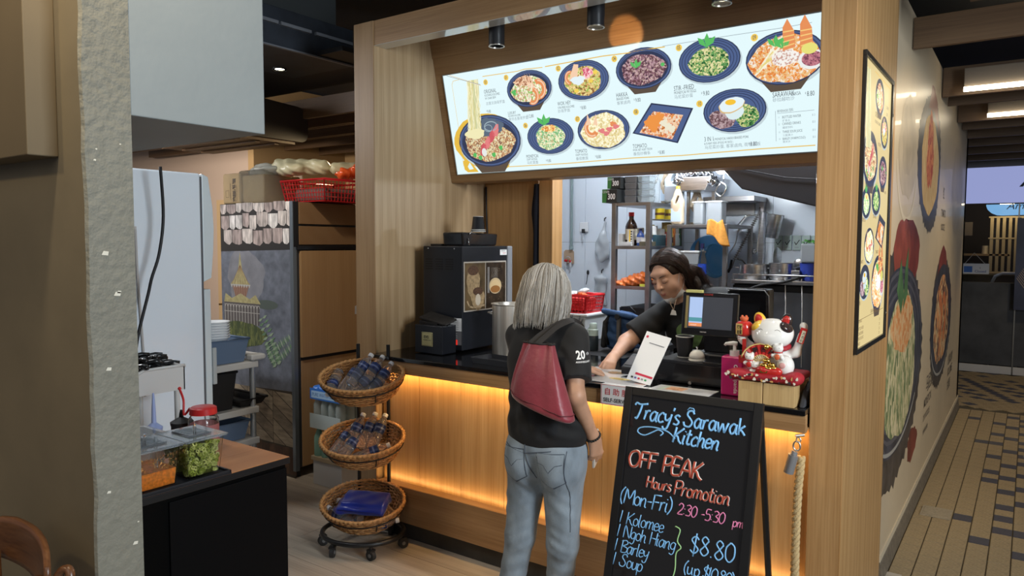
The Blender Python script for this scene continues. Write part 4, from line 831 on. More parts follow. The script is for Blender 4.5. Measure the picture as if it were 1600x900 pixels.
def hand_prims(w,d,n,side,curl=(.3,.4,.3),spread=.07,s=1,curls=None,thumb=(.6,.2,.3)):
    """wrist point, finger direction, palm normal, side=+1/-1 puts the thumb on d x n or its opposite"""
    d=Vector(d).normalized(); n=Vector(n); n=(n-d*n.dot(d)).normalized(); t=d.cross(n)*side; w=Vector(w); P=[]
    A=lambda a,b_,c: w+d*a*s+t*b_*s+n*c*s
    P.append(('cap',tuple(A(-.01,0,0)),tuple(A(.03,.004,0)),.023*s,.021*s,dict(k=.02)))
    for o,b0 in ((.026,.021),(.009,.010),(-.009,-.005),(-.025,-.017)): P.append(('cap',tuple(A(.012,b0*.7,0)),tuple(A(.078-abs(o-.009)*.25,o,-.002)),.014*s,.0105*s,dict(k=.016)))
    ln=[(.038,.024,.019),(.043,.027,.020),(.040,.025,.019),(.031,.019,.017)]
    for i,(o,L) in enumerate(zip((.027,.009,-.009,-.026),ln)):
        base=A(.080-abs(o-.009)*.25,o,-.001); c=curls[i] if curls else curl; ang=0; p=base; dd=(d+t*o*spread*40*.1).normalized()
        for j,l in enumerate(L):
            ang+=c[j]; v=dd*math.cos(ang)+n*math.sin(ang); q=p+v*l*s; P.append(('cap',tuple(p),tuple(q),(.0098-.0009*j)*s,(.0090-.0009*j)*s,dict(k=.004))); p=q
    p=A(.018,.020,.004); a=thumb; v=(d*math.cos(a[0])+t*math.sin(a[0])+n*a[1]).normalized(); q=p+v*.042*s; P.append(('cap',tuple(p),tuple(q),.0135*s,.0115*s,dict(k=.014)))
    v2=(v+n*a[2]-t*.15).normalized(); r=q+v2*.030*s; P.append(('cap',tuple(q),tuple(r),.0108*s,.0100*s,dict(k=.004))); v3=(v2+n*a[2]*.7-t*.15).normalized(); P.append(('cap',tuple(r),tuple(r+v3*.024*s),.0098*s,.0085*s,dict(k=.004)))
    return P
def folds(q,c,d,wl,amp,rad,ph=0,bend=0):
    """soft cloth folds: a windowed ripple around c, crests across direction d"""
    v=q-np.array(c); d=np.array(d,float); d/=np.linalg.norm(d); u=v@d; g=np.exp(-(v**2).sum(-1)/(2*rad*rad));
    w=v@np.array([d[1],d[2],d[0]])
    return amp*g*np.sin(2*PI*u/wl+ph+bend*w)
def strands(name,root,mats,roots_fn,n,npt,r,label=None,seed=1):
    """hair locks: thin three-sided tubes"""
    rd=random.Random(seed); b=MB()
    for i in range(n):
        pts=roots_fn(rd)
        if len(mats)>1: b.cur=rd.randrange(len(mats))
        m=len(pts); b.tube(pts,[r*(1-.75*(k/(m-1))**2) for k in range(m)],3,cap=False)
    return part(name,b,mats,root,smooth=True,label=label,kind='stuff')
# ================================================================ customer seen from behind
skin=mat('skin_warm',(.42,.235,.15),.5,noise=.10,scale=25,bump=.05,bscale=300);
def customer():
    t=thing('person','person with grey bobbed hair, black shirt and blue jeans, seen from behind','person',(-1.6,2.5,0))
    hd=(-1.632,2.545,1.452); R=frame((-.25,.90,-.36))
    rs=(-1.462,2.49,1.30); re=(-1.405,2.405,1.09); rw=(-1.385,2.515,.905)
    ls=(-1.745,2.51,1.285); le=(-1.795,2.66,1.11); lw=(-1.715,2.975,1.085)
    hl=(-1.655,2.47,.84); hr=(-1.50,2.475,.84); kl=(-1.705,2.47,.45); kr=(-1.515,2.50,.45); al=(-1.80,2.50,.09); ar=(-1.60,2.60,.09)
    torso=[('ell',(-1.578,2.47,.905),(.155,.105,.13),None),('ell',(-1.59,2.485,1.04),(.135,.092,.14),None),('ell',(-1.60,2.495,1.18),(.155,.10,.15),None),('ell',(-1.60,2.50,1.265),(.145,.085,.085),None)]
    arms=[('cap',rs,re,.042,.034),('cap',re,rw,.035,.022),('cap',ls,le,.042,.034),('cap',le,lw,.033,.022)]
    curls=[(.5,.7,.5),(.6,.8,.5),(.7,.8,.5),(.8,.9,.5)]
    hands=hand_prims(rw,(.06,.24,-1),(-.85,.35,.1),1,curls=curls,s=.92,thumb=(.35,.35,.35))+hand_prims(lw,(.42,.9,-.12),(0,0,-1),-1,curl=(.25,.45,.35),s=.92,thumb=(.7,.1,.1))
    legs=[('cap',hl,kl,.085,.055),('cap',kl,al,.055,.036),('cap',hr,kr,.085,.055),('cap',kr,ar,.055,.036)]
    feet=[('ell',(al[0],al[1]+.07,.045),(.042,.115,.04),None),('ell',(ar[0],ar[1]+.07,.045),(.042,.115,.04),None)]
    neck=[('cap',(-1.598,2.505,1.30),(-1.61,2.535,1.42),.050,.047)]
    soft('body',torso+neck+head_prims(hd,R)+arms+hands+legs+feet,.0058,skin,t,k=.022,smooth_it=1)
    # polo shirt
    cot=mat('black_cotton',(.005,.005,.006),.8,sheen=.05,bump=.15,bscale=400)
    T=[('ell',(-1.575,2.47,.93),(.178,.128,.15),None),('ell',(-1.59,2.48,1.05),(.165,.118,.15),None),('ell',(-1.60,2.49,1.18),(.172,.118,.155),None),('ell',(-1.60,2.50,1.27),(.155,.095,.09),None),
       ('cap',(-1.69,2.50,1.305),(-1.50,2.50,1.315),.045,.045),('capf',rs,(-1.420,2.425,1.145),.058,.066,dict(k=.03)),('capf',ls,(-1.79,2.64,1.13),.058,.062,dict(k=.03)),
       ('cap',(-1.60,2.515,1.315),(-1.605,2.525,1.365),.062,.060,dict(k=.02)),
       ('box',(-1.58,2.47,.70),(.4,.4,.155),None,.001,dict(op='s',k=.006)),('ell',(-1.608,2.535,1.41),(.056,.054,.05),None,dict(op='s',k=.004))]
    def fn(q):
        return np.clip((q[...,2]-.89)/.05,0,1)*(folds(q,(-1.50,2.38,1.05),(.5,0,1),.075,.006,.09,bend=6)+folds(q,(-1.66,2.38,1.02),(-.5,0,1),.08,.005,.09,1,bend=-5)+folds(q,(-1.45,2.42,1.22),(.8,0,1),.05,.004,.05)+folds(q,(-1.60,2.37,.92),(1,0,.15),.07,.005,.10)+folds(q,(-1.48,2.40,.95),(.3,0,1),.06,.005,.06,bend=9)+folds(q,(-1.58,2.40,1.27),(.3,0,1),.05,.003,.06))
    sh=soft('polo_shirt',T,.0065,cot,t,k=.04,fn=fn,smooth_it=2,label='black short-sleeved polo shirt')
    part('collar',MB().tube([(-1.604+.066*math.cos(a),2.522+.060*math.sin(a),1.362-.018*math.sin(a)+.004) for a in np.linspace(0,2*PI,25)[:-1]],.011,8,closed=True),cot,sh,smooth=True)
    w_=mat('sleeve_white',(.7,.7,.7),.5); from mathutils.bvhtree import BVHTree; bpy.context.view_layer.update(); bs=BVHTree.FromObject(sh,bpy.context.evaluated_depsgraph_get()); of=Vector(t.location)
    P=Print((-1.15,2.14,1.215),(.72,.69,0),(0,0,1),(.69,-.72,0)); P.text('20',0,.018,.042,w_,.0,bold=.03,sx=.9); P.text('th',.044,.030,.016,w_,.0); P.text('ANNIVERSARY',-.004,.004,.0095,w_,.0,bold=.01)
    dr=Vector((-.69,.72,0)); nv=[]
    for v in P.mb.v:
        h=bs.ray_cast(Vector(v)-of,dr); nv.append(tuple((h[0]+of-dr*.002) if h[0] is not None else Vector(v)+dr*.3))
    P.mb.v=nv; P.done('sleeve_print',sh)
    # jeans
    den=mat('washed_denim',(.20,.245,.29),.8,noise=.30,scale=14,bump=.25,bscale=500,stretch=(1,1,.5)); dd=mat('denim_seam',(.055,.07,.095),.8)
    J=[('ell',(-1.577,2.468,.865),(.162,.118,.10),None),('ell',(-1.655,2.455,.80),(.092,.112,.12),None),('ell',(-1.50,2.46,.80),(.092,.112,.12),None)]+[('cap',hl,kl,.094,.062),('capf',kl,(al[0],al[1],.075),.060,.054),('cap',hr,kr,.094,.064),('capf',kr,(ar[0],ar[1],.075),.062,.054)]
    def fj(q):
        f=0
        for (x,y,z,dx,a,r,wl) in [(-1.50,2.40,.47,.5,.0028,.05,.045),(-1.69,2.40,.46,-.6,.0028,.05,.045),(-1.61,2.40,.70,1,.0022,.05,.05),(-1.46,2.42,.62,.7,.0022,.045,.06),(-1.54,2.40,.72,-.9,.002,.05,.06),(-1.72,2.42,.60,-.8,.0025,.05,.06),(-1.52,2.46,.30,.3,.002,.07,.07),(-1.73,2.44,.28,-.3,.002,.07,.07)]:
            f=f+folds(q,(x,y,z),(dx,0,1),wl,a,r,bend=22*dx)
        return f
    je=soft('jeans',J+[('box',(-1.58,2.47,1.06),(.4,.4,.125),None,.001,dict(op='s',k=.004))],.0065,den,t,k=.028,fn=fj,smooth_it=2,label='faded light blue jeans')
    # seams and pockets laid on the denim by ray casting
    bpy.context.view_layer.update(); dg=bpy.context.evaluated_depsgraph_get()
    from mathutils.bvhtree import BVHTree
    bv_=BVHTree.FromObject(je,dg); off=Vector(t.location)
    def proj(x,z,lift=.0015,y0=2.2):
        h=bv_.ray_cast(Vector((x,y0,z))-off,Vector((0,1,0)))
        return (h[0]+off-Vector((0,lift,0))) if h[0] is not None else Vector((x,2.36,z))
    def seam(pts,r=.0018,m=dd):
        P_=[]
        for (a,b_),(c,d_) in zip(pts[:-1],pts[1:]):
            for i in range(8): P_.append(proj(a+(c-a)*i/8,b_+(d_-b_)*i/8))
        return MB().tube(P_,r,5)
    part('seat_seam',seam([(-1.605,.915),(-1.603,.85),(-1.590,.765),(-1.58,.73)]),dd,je,smooth=True)
    part('yoke_seam',seam([(-1.715,.865),(-1.605,.845),(-1.47,.872)]),dd,je,smooth=True)
    for x0 in (-1.545,-1.715):
        pk=[(x0-.005,.855),(x0+.105,.86),(x0+.108,.745),(x0+.060,.715),(x0+.008,.745),(x0-.005,.855)]
        b=MB(); g=[]
        for j in range(9):
            for i in range(9):
                u,v=i/8,j/8; x=x0+.0+.105*u; zb=.745-.03*(1-abs(2*u-1)); z=.857*(v)+zb*(1-v); g.append(proj(x,z,.0028))
        b.add(g,[(j*9+i,j*9+i+1,(j+1)*9+i+1,(j+1)*9+i) for j in range(8) for i in range(8)])
        pkt=part('back_pocket',b,den,je,smooth=True)
        s=seam(pk,.0015); part('pocket_stitching',s,dd,pkt,smooth=True)
        q=[(x0+.0,.815),(x0+.03,.812),(x0+.053,.785),(x0+.078,.814),(x0+.105,.82)]; part('pocket_stitching',seam(q,.0018),dd,pkt,smooth=True)
    part('side_seam',seam([(-1.435,.87),(-1.44,.7),(-1.455,.5)],.0015),dd,je,smooth=True)
    # hair: a full grey bob built from a cap and long locks
    hm=[mat('hair_grey',(.36,.335,.30),.45,noise=.3,scale=30),mat('hair_silver',(.55,.53,.50),.4),mat('hair_dim',(.20,.175,.145),.5)]
    X=lambda *v: xf(hd,R,v)
    H=[('ell',X(0,-.022,.030),(.092,.106,.099),[list(r) for r in R]),('ell',X(0,-.055,-.045),(.088,.066,.085),[list(r) for r in R],dict(k=.03)),('ell',X(.055,-.02,-.05),(.036,.058,.075),[list(r) for r in R],dict(k=.02)),('ell',X(-.055,-.02,-.05),(.036,.058,.075),[list(r) for r in R],dict(k=.02)),
       ('ell',X(0,.085,-.02),(.058,.06,.09),[list(r) for r in R],dict(op='s',k=.01))]
    hr_=soft('hair',H,.006,hm[0],t,k=.02,smooth_it=1,label='straight grey bobbed hair',fn=lambda q: .0022*np.sin((q[...,0]*1.2+q[...,1])*520+np.sin(q[...,2]*40)*1.5))
    part_=Vector((.018,.0,.0))
    def lock(rd):
        a=rd.uniform(-2.55,2.55)+PI/2*0; phi=a-PI/2   # around the head, leaving the face free
        th=rd.uniform(.0,.28); lx,ly=math.cos(phi),math.sin(phi); pts=[]; s_=1.02+rd.uniform(-.02,.05); dz=rd.uniform(-.035,.03)
        end=-.120+dz-.02*max(0,-ly)
        for k in range(11):
            u=k/10
            if u<.55: e=(PI/2-th)*(1-u/.55); x=.096*s_*math.cos(e)*lx; y=-.022+.106*s_*math.cos(e)*ly; z=.030+.099*s_*math.sin(e)
            else:
                v=(u-.55)/.45; fl=1+.13*math.sin(v*2.4)-.12*v*v+(.10*v*v if lx<0 else 0); x=.096*s_*lx*fl; y=-.022+.106*s_*ly*fl-.012*v; z=.030-(.03-end)*v
            pts.append(X(x+.003*math.sin(u*7+a*9),y,z))
        return pts
    strands('hair_strands',hr_,hm,lock,1500,11,.00135,seed=4)
    # beaded bracelet
    br=MB(); ax=(Vector(rw)-Vector(re)).normalized(); u=ax.orthogonal().normalized(); v=ax.cross(u); c=Vector(rw)-ax*.008
    pr=MB()
    for i in range(20): a=2*PI*i/20; pr.ball(tuple(c+(u*math.cos(a)+v*math.sin(a))*.029),.0052,8,6)
    o=single('bracelet',pr,mat('bead_black',(.01,.01,.01),.15),'black beaded bracelet on the wrist of the grey haired person','bracelet',smooth=True)
    # phone held in the hanging hand
    ph=thing('phone','slim pale phone held low in the hand of the grey haired person','phone',(-1.398,2.57,.82))
    part('body',MB().obox((-1.402,2.560,.850),(.008,.070,.145),(.22,.05,.25)),mat('phone_silver',(.55,.53,.50),.25,metal=.5),ph,bevel=.003)
    part('back_glass',MB().obox((-1.3965,2.5585,.850),(.003,.066,.140),(.22,.05,.25)),mat('phone_pale',(.55,.52,.48),.2),ph,bevel=.001)
customer()
def tote():
    t=thing('tote_bag','maroon nylon tote bag with black strap slung over the shoulder of the grey haired person','bag',(-1.5,2.33,1.03))
    ny=mat('maroon_nylon',(.20,.022,.035),.42,sheen=.3,noise=.15,scale=8,bump=.3,bscale=30); bl=mat('strap_black',(.015,.013,.013),.7)
    # cross-sections down the bag: centre, half width, half depth
    secs=[(1.292,-1.530,.066,.018),(1.27,-1.530,.072,.024),(1.20,-1.522,.096,.040),(1.12,-1.515,.120,.056),(1.07,-1.505,.136,.060),(1.045,-1.498,.138,.058),(1.035,-1.495,.120,.045)]
    b=MB(); n=40; vs=[]
    for j,(z,x,a,d) in enumerate(secs):
        for i in range(n):
            th=2*PI*i/n; c,s=math.cos(th),math.sin(th); cx=math.copysign(abs(c)**.75,c)*a; cy=math.copysign(abs(s)**.8,s)*d
            ripple=(.006*math.sin(5*th+j*.5)+.003*math.sin(11*th+j*1.3))*(1 if j<5 else 0); vs.append((x+cx,2.318+cy+ripple+(.018 if z>1.25 else 0),z-.30*cx*(1 if j>2 else .12)*(.9 if j>3 else .5)))
    fs=[(j*n+i,j*n+(i+1)%n,(j+1)*n+(i+1)%n,(j+1)*n+i) for j in range(len(secs)-1) for i in range(n)]+[tuple((len(secs)-1)*n+i for i in range(n))]
    b.add(vs,fs); o=part('bag_body',b,ny,t,smooth=True,sub=1)
    rim=[vs[i] for i in range(n)]; part('rim_piping',MB().tube(rim,.004,6,closed=True),bl,t,smooth=True)
    part('bottom_piping',MB().tube([vs[4*n+i] for i in range(n)],.0022,6,closed=True),mat('maroon_dark',(.10,.01,.018),.5),t,smooth=True)
    for y in (0,.03):
        P=spline([(-1.565+y,2.322,1.285),(-1.540+y,2.362,1.320),(-1.510+y*.6,2.405,1.350),(-1.487+y*.5,2.455,1.368),(-1.482+y*.4,2.505,1.366),(-1.482+y*.4,2.560,1.335),(-1.484,2.585,1.28),(-1.484,2.60,1.22)],6)
        q=MB(); vs2=[]
        for i,p in enumerate(P):
            d=(P[min(i+1,len(P)-1)]-P[max(i-1,0)]).normalized(); s=d.cross(Vector((.3,-1,.4))).normalized()*.011; nn=s.cross(d).normalized()*.0015
            vs2+= [p+s+nn,p-s+nn,p-s-nn,p+s-nn]
        for i in range(len(P)-1):
            for k in range(4): q.add([vs2[i*4+k],vs2[i*4+(k+1)%4],vs2[(i+1)*4+(k+1)%4],vs2[(i+1)*4+k]],[(0,1,2,3)])
        part('strap',q,bl,t,smooth=True)
tote()
# ================================================================ server behind the counter
def server():
    t=thing('person','person with dark hair and lowered face mask in black t-shirt behind the counter','person',(-1.42,3.86,0))
    hd=(-1.590,3.715,1.497); R=frame((-.20,-.90,-.40),(-.16,.0,1))
    rs=(-1.655,3.80,1.285); re=(-1.80,3.63,1.13); rw=(-1.735,3.345,1.085); ls=(-1.262,3.86,1.345); le=(-1.165,3.85,1.08); lw=(-1.19,3.74,.90)
    sk=mat('skin_light',(.58,.34,.24),.45,noise=.08,scale=22,bump=.04,bscale=300)
    torso=[('ell',(-1.38,4.00,.88),(.17,.13,.14),None),('ell',(-1.40,3.94,1.05),(.17,.13,.17),None),('ell',(-1.455,3.87,1.20),(.18,.12,.14),None),('cap',(-1.61,3.81,1.29),(-1.32,3.86,1.31),.05,.05)]
    legs=[('cap',(-1.46,4.02,.82),(-1.46,4.03,.45),.085,.06),('cap',(-1.46,4.03,.45),(-1.46,4.06,.09),.055,.04),('cap',(-1.30,4.03,.82),(-1.30,4.05,.45),.085,.06),('cap',(-1.30,4.05,.45),(-1.30,4.08,.09),.055,.04),('ell',(-1.46,4.0,.045),(.045,.12,.042),None),('ell',(-1.30,4.02,.045),(.045,.12,.042),None)]
    arms=[('cap',rs,re,.052,.043),('cap',re,rw,.044,.026),('cap',ls,le,.052,.043),('cap',le,lw,.043,.026)]
    fc=[(.35,.6,.4),(.75,.9,.6),(.8,1.0,.6),(.85,1.0,.6)]
    hands=hand_prims(rw,(.25,-.95,-.28),(-.1,-.2,-1),-1,curls=fc,s=.92,thumb=(.5,.3,.3))+hand_prims(lw,(-.1,-.25,-1),(-1,0,0),1,s=.92)
    neck=[('cap',(-1.50,3.83,1.30),(-1.572,3.74,1.43),.058,.055)]
    soft('body',torso+neck+head_prims(hd,R,1.10)+arms+hands+legs,.0052,sk,t,k=.022,smooth_it=1)
    X=lambda *v: xf(hd,R,v,1.10); Rn=[list(r) for r in R]
    lash=mat('lash',(.02,.012,.01),.6); lip=mat('lips',(.40,.13,.11),.45)
    for s in(-1,1):
        part('eyelid_line',MB().tube([X(s*.031+dx*.0155,.0895-.35*abs(dx)**2*.012,.0045-.0045*(1-dx*dx)) for dx in np.linspace(-1,1,9)],[.0006,.0011,.0014,.0015,.0015,.0015,.0014,.0011,.0006],6),lash,t,smooth=True)
        part('eyebrow',MB().tube([X(s*(.014+.034*u),.0905-.014*u*u,.030+.006*math.sin(u*2.6)) for u in np.linspace(0,1,8)],[.0012,.002,.0024,.0024,.0022,.0018,.0014,.0008],6),mat('brow',(.05,.03,.022),.7),t,smooth=True)
        part('nostril',MB().ball(X(s*.0075,.0985,-.0275),(.0028,.0022,.0018),8,6),lash,t,smooth=True)
    part('lips',MB().tube([X(dx*.020,.0915-.006*dx*dx,-.0525-.0015*dx*dx) for dx in np.linspace(-1,1,9)],[.0006,.0022,.003,.0032,.003,.0032,.003,.0022,.0006],6).tube([X(dx*.017,.0905-.005*dx*dx,-.0595) for dx in np.linspace(-1,1,9)],[.0006,.0025,.0035,.004,.004,.004,.0035,.0025,.0006],6),lip,t,smooth=True)
    cot=mat('black_tee',(.007,.007,.008),.85,sheen=.05,bump=.1,bscale=400)
    T=[('ell',(-1.38,3.99,.92),(.195,.165,.17),None),('ell',(-1.40,3.92,1.06),(.20,.16,.17),None),('ell',(-1.455,3.86,1.20),(.205,.145,.145),None),('cap',(-1.62,3.81,1.295),(-1.30,3.87,1.355),.062,.068),('ell',(-1.37,3.90,1.335),(.18,.10,.105),None),
       ('capf',rs,(-1.775,3.675,1.165),.068,.078,dict(k=.03)),('capf',ls,(-1.190,3.85,1.15),.068,.078,dict(k=.03)),('cap',(-1.505,3.815,1.32),(-1.525,3.79,1.355),.068,.066),
       ('ell',(-1.555,3.755,1.40),(.064,.062,.055),None,dict(op='s',k=.004)),('box',(-1.4,3.95,.62),(.5,.5,.15),None,.001,dict(op='s',k=.005))]
    tee=soft('t_shirt',T,.0065,cot,t,k=.04,smooth_it=2,label='black t-shirt',fn=lambda q: folds(q,(-1.62,3.72,1.2),(.6,.3,1),.07,.005,.07)+folds(q,(-1.35,3.74,1.2),(-.7,0,1),.07,.005,.08))
    tr=soft('trousers',[('ell',(-1.38,4.0,.86),(.18,.14,.13),None)]+[('cap',(-1.46,4.02,.80),(-1.46,4.03,.45),.10,.072),('capf',(-1.46,4.03,.45),(-1.46,4.06,.07),.07,.06),('cap',(-1.30,4.03,.80),(-1.30,4.05,.45),.10,.072),('capf',(-1.30,4.05,.45),(-1.30,4.08,.07),.07,.06)],.009,mat('dark_trousers',(.02,.02,.025),.8),t,k=.03)
    from mathutils.bvhtree import BVHTree
    bpy.context.view_layer.update(); bv_=BVHTree.FromObject(tee,bpy.context.evaluated_depsgraph_get()); off=Vector(t.location); cp_=Vector((0,0,1.68))
    def patch(pts,m,nm,lift):
        c=Vector((sum(p[0] for p in pts)/len(pts),0,sum(p[1] for p in pts)/len(pts))); g=[]; NR=6; n=len(pts)
        for r in range(NR+1):
            for x,z in pts:
                X_=c.x+(x-c.x)*r/NR; Z_=c.z+(z-c.z)*r/NR; h=bv_.ray_cast(Vector((X_,3.2,Z_))-off,Vector((0,1,0))); p=(h[0]+off) if h[0] is not None else Vector((X_,3.75,Z_)); g.append(p-Vector((0,lift,0)))
        part(nm,MB().add(g,[(r*n+i,r*n+(i+1)%n,(r+1)*n+(i+1)%n,(r+1)*n+i) for r in range(NR) for i in range(n)]),m,tee,smooth=True)
    gc=(-1.475,1.185); patch([(gc[0]+.075*math.cos(a)*(1+.08*math.sin(3*a)),gc[1]+.075*math.sin(a)*(1+.06*math.cos(2*a))) for a in np.linspace(0,2*PI,29)[:-1]],mat('print_green',(.10,.17,.055),.8,noise=.3,scale=40),'shirt_print',.003)
    # mask pulled under the chin, ear loop, lanyard tag
    mk=mat('mask_white',(.72,.73,.74),.6,bump=.2,bscale=60)
    V=[]; n=17; rows=[(.060,-.098,.030),(.078,-.104,.0),(.070,-.120,.0),(.045,-.130,.0)]
    b=MB()
    for j,(yy,zz,_) in enumerate([(.074,-.076,0),(.080,-.094,0),(.068,-.112,0),(.042,-.122,0)]):
        for i in range(n):
            a=(i/(n-1)-.5)*2.5; V.append(X(math.sin(a)*(.062+.002*j),yy*math.cos(a)*(1.0)+.006-.01*abs(a),zz+.028*abs(a)**1.5-.004*math.cos(6*a)))
    b.add(V,[(j*n+i,j*n+i+1,(j+1)*n+i+1,(j+1)*n+i) for j in range(3) for i in range(n-1)])
    m_=thing('face_mask','white face mask pulled down under the chin of the person behind the counter','face mask',tuple(hd))
    o=part('mask_cloth',b,mk,m_,smooth=True); q=o.modifiers.new('t','SOLIDIFY'); q.thickness=.002
    for s in(-1,1): part('ear_loop',MB().tube([X(s*.055,.052,-.062),X(s*.066,.035,-.03),X(s*.076,.01,.02),X(s*.083,-.012,.034),X(s*.084,-.026,.012),X(s*.078,-.018,-.02),X(s*.064,.03,-.072)],.0013,5),mk,m_,smooth=True)
    part('tag_cord',MB().tube([(-1.572,3.675,1.375),(-1.560,3.672,1.345),(-1.548,3.680,1.318)],.0018,6).tube([(-1.532,3.675,1.375),(-1.540,3.672,1.345),(-1.548,3.680,1.318)],.0018,6),mat('cord_cream',(.6,.45,.33),.6),m_,smooth=True)
    part('tag',MB().prism([(-1.565,1.292),(-1.530,1.292),(-1.535,1.315),(-1.555,1.322)],3.672,3.677,'y'),mat('tag_white',(.7,.68,.64),.5),m_,bevel=.001)
    # hair: dark, parted, combed back behind the ears and falling on the neck
    hm=[mat('hair_black',(.022,.014,.011),.38,noise=.3,scale=30),mat('hair_brown',(.06,.030,.02),.38),mat('hair_dark',(.012,.008,.007),.4)]
    H=[('ell',X(0,-.020,.034),tuple(q*1.1 for q in (.084,.100,.096)),Rn),('ell',X(0,-.075,-.035),tuple(q*1.1 for q in (.070,.052,.080)),Rn,dict(k=.03)),('ell',X(.045,-.085,-.085),tuple(q*1.1 for q in (.05,.04,.07)),Rn,dict(k=.02)),('ell',X(-.04,-.085,-.085),tuple(q*1.1 for q in (.05,.04,.07)),Rn,dict(k=.02)),
       ('ell',X(0,.100,.004),tuple(q*1.1 for q in (.078,.074,.100)),Rn,dict(op='s',k=.012)),('ell',X(.07,.03,-.04),tuple(q*1.1 for q in (.035,.045,.055)),Rn,dict(op='s',k=.01)),('ell',X(-.07,.03,-.04),tuple(q*1.1 for q in (.035,.045,.055)),Rn,dict(op='s',k=.01))]
    hr_=soft('hair',H,.0055,hm[0],t,k=.02,smooth_it=1,label='dark brown hair tucked behind the ears',fn=lambda q: .0018*np.sin((q[...,0]-q[...,1]*1.2)*480+np.sin(q[...,2]*50)*2))
    def lock(rd):
        s=rd.choice((-1,1)); u0=rd.uniform(-.06,.088); x0=-.02; pts=[]; sp=rd.uniform(1.0,1.05); end=rd.uniform(-.17,-.09); yb=-.058-rd.uniform(0,.05)
        for k in range(11):
            u=k/10
            if u<.6:
                e=u/.6*1.9; x=x0*(1-u)+s*.086*sp*math.sin(min(e,1.6)); z=.034+.100*sp*math.cos(e)*(1-.18*max(0,u0/.08)); y=u0*(1-u/.6*.2)+yb*(u/.6)**1.5
            else:
                v=(u-.6)/.4; x=s*(.086*sp*math.sin(1.6)-.02*v); z=(.034+.100*sp*math.cos(1.9)*(1-.18*max(0,u0/.08)))*(1-v)+end*v; y=u0*.8+yb-.0-.035*v*v-.02*v
            r=math.sqrt((x/.084)**2+((y+.02)/.100)**2+((z-.034)/.096)**2)
            if u<.62 or r<1.03: f=1.04*sp/max(r,.2); x,y,z=x*f,-.02+(y+.02)*f,.034+(z-.034)*f
            pts.append(X(x,y,z))
        return pts
    strands('hair_strands',hr_,hm,lock,1100,11,.0014,seed=6)
server()
# ================================================================ things on the counter
ZC=1.0405
blk_gloss=mat('black_gloss',(.010,.010,.012),.18,coat=.2); blk_sat=mat('black_satin',(.014,.015,.019),.42); gold_=mat('gold',(.75,.50,.12),.22,metal=1); goldp=mat('gold_plate',(.62,.55,.28),.3,metal=.8)
cer=mat('ceramic_white',(.80,.79,.76),.10,coat=.6); redc=mat('ceramic_red',(.48,.025,.02),.14,coat=.5)
# coffee machine
t=thing('coffee_machine','tall black coffee machine with a coffee photo panel on the left of the counter','coffee machine',(-2.79,3.46,ZC))
navyp=mat('machine_navy',(.009,.0105,.015),.36,noise=.15,scale=5)
part('cabinet',MB().box(-2.94,-2.642,3.229,3.67,ZC+.012,1.655),navyp,t,bevel=.006)
part('side_trim',MB().box(-2.648,-2.630,3.662,3.712,ZC+.01,1.655),mat('trim_grey',(.32,.34,.38),.35,metal=.4),t,bevel=.008)
part('rear_panel',MB().box(-2.90,-2.648,3.67,3.72,ZC+.01,1.64),blk_gloss,t,bevel=.006)
for r in range(3):
    for c in range(5): part('vent',MB().box(-2.92+r*.078,-2.865+r*.078,3.2275,3.2295,1.575-c*.014,1.581-c*.014),mat('vent_black',(.003,.003,.003),.6),t)
for x in (-2.90,-2.70): part('screw',MB().ball((x,3.229,1.640),.005,8,6),STEEL,t,smooth=True)
part('filler_lid',MB().box(-2.91,-2.82,3.26,3.31,1.655,1.668),blk_gloss,t,bevel=.004)
P=Print((-2.6415,3.229,ZC),(0,1,0),(0,0,1),(1,0,0))
pp=part('photo_panel',MB().box(-2.642,-2.6395,3.242,3.655,1.275,1.565),mat('panel_white',(.42,.38,.33),.4),t,bevel=.001)
P=Print((-2.639,3.242,1.275),(0,1,0),(0,0,1),(1,0,0))
cf=mat('coffee_dark',(.035,.022,.013),.3,noise=.6,scale=22); jute=mat('jute_sack',(.34,.24,.13),.4,noise=.35,scale=70); bean=food('beans',[(.010,.006,.005),(.05,.022,.012),(.10,.045,.02)],160); cream_=mat('coffee_foam',(.62,.45,.24),.3)
P.poly([(.008,.008),(.20,.008),(.20,.282),(.008,.282)],mat('coffee_brown',(.10,.065,.03),.35,noise=.5,scale=14),.0003); P.poly([(.207,.008),(.405,.008),(.405,.282),(.207,.282)],cf,.0003)
P.ell((.085,.17),.062,.085,jute,.0005,wob=.05,seed=1); P.ell((.085,.238),.050,.028,bean,.0007); P.ell((.13,.07),.062,.062,jute,.0006,wob=.06,seed=2); P.ell((.13,.115),.048,.024,bean,.0008); P.ell((.13,.065),.025,.035,mat('jute_pale',(.55,.48,.38),.4),.0009)
P.line([(.03,.06),(.05,.03),(.09,.02),(.19,.03)],.010,mat('spoon_wood',(.45,.33,.2),.4),.001)
P.ell((.30,.14),.062,.048,mat('glass_cup',(.55,.42,.25),.15),.0006,n=30); P.ell((.30,.138),.052,.038,cream_,.0008); P.ell((.30,.120),.048,.022,mat('coffee_mid',(.30,.13,.04),.2),.0009)
rg=random.Random(3)
for k in range(40):
    x,y=rg.uniform(.215,.395),rg.uniform(.02,.26); P.ell((x,y),.003,.002,mat('steam_dot',(.22,.17,.11),.4),.0005,n=6)
for k in range(6): P.line([(.26+.012*k,.19),(.27+.012*k+.01*math.sin(k),.22),(.262+.012*k,.25)],.0025,mat('steam_line',(.30,.26,.22),.4),.0006)
P.poly([(.222,.10),(.242,.10),(.242,.255),(.222,.255)],mat('grinder_steel',(.35,.33,.31),.3,metal=.5),.0005)
P.done('photo_print',pp)
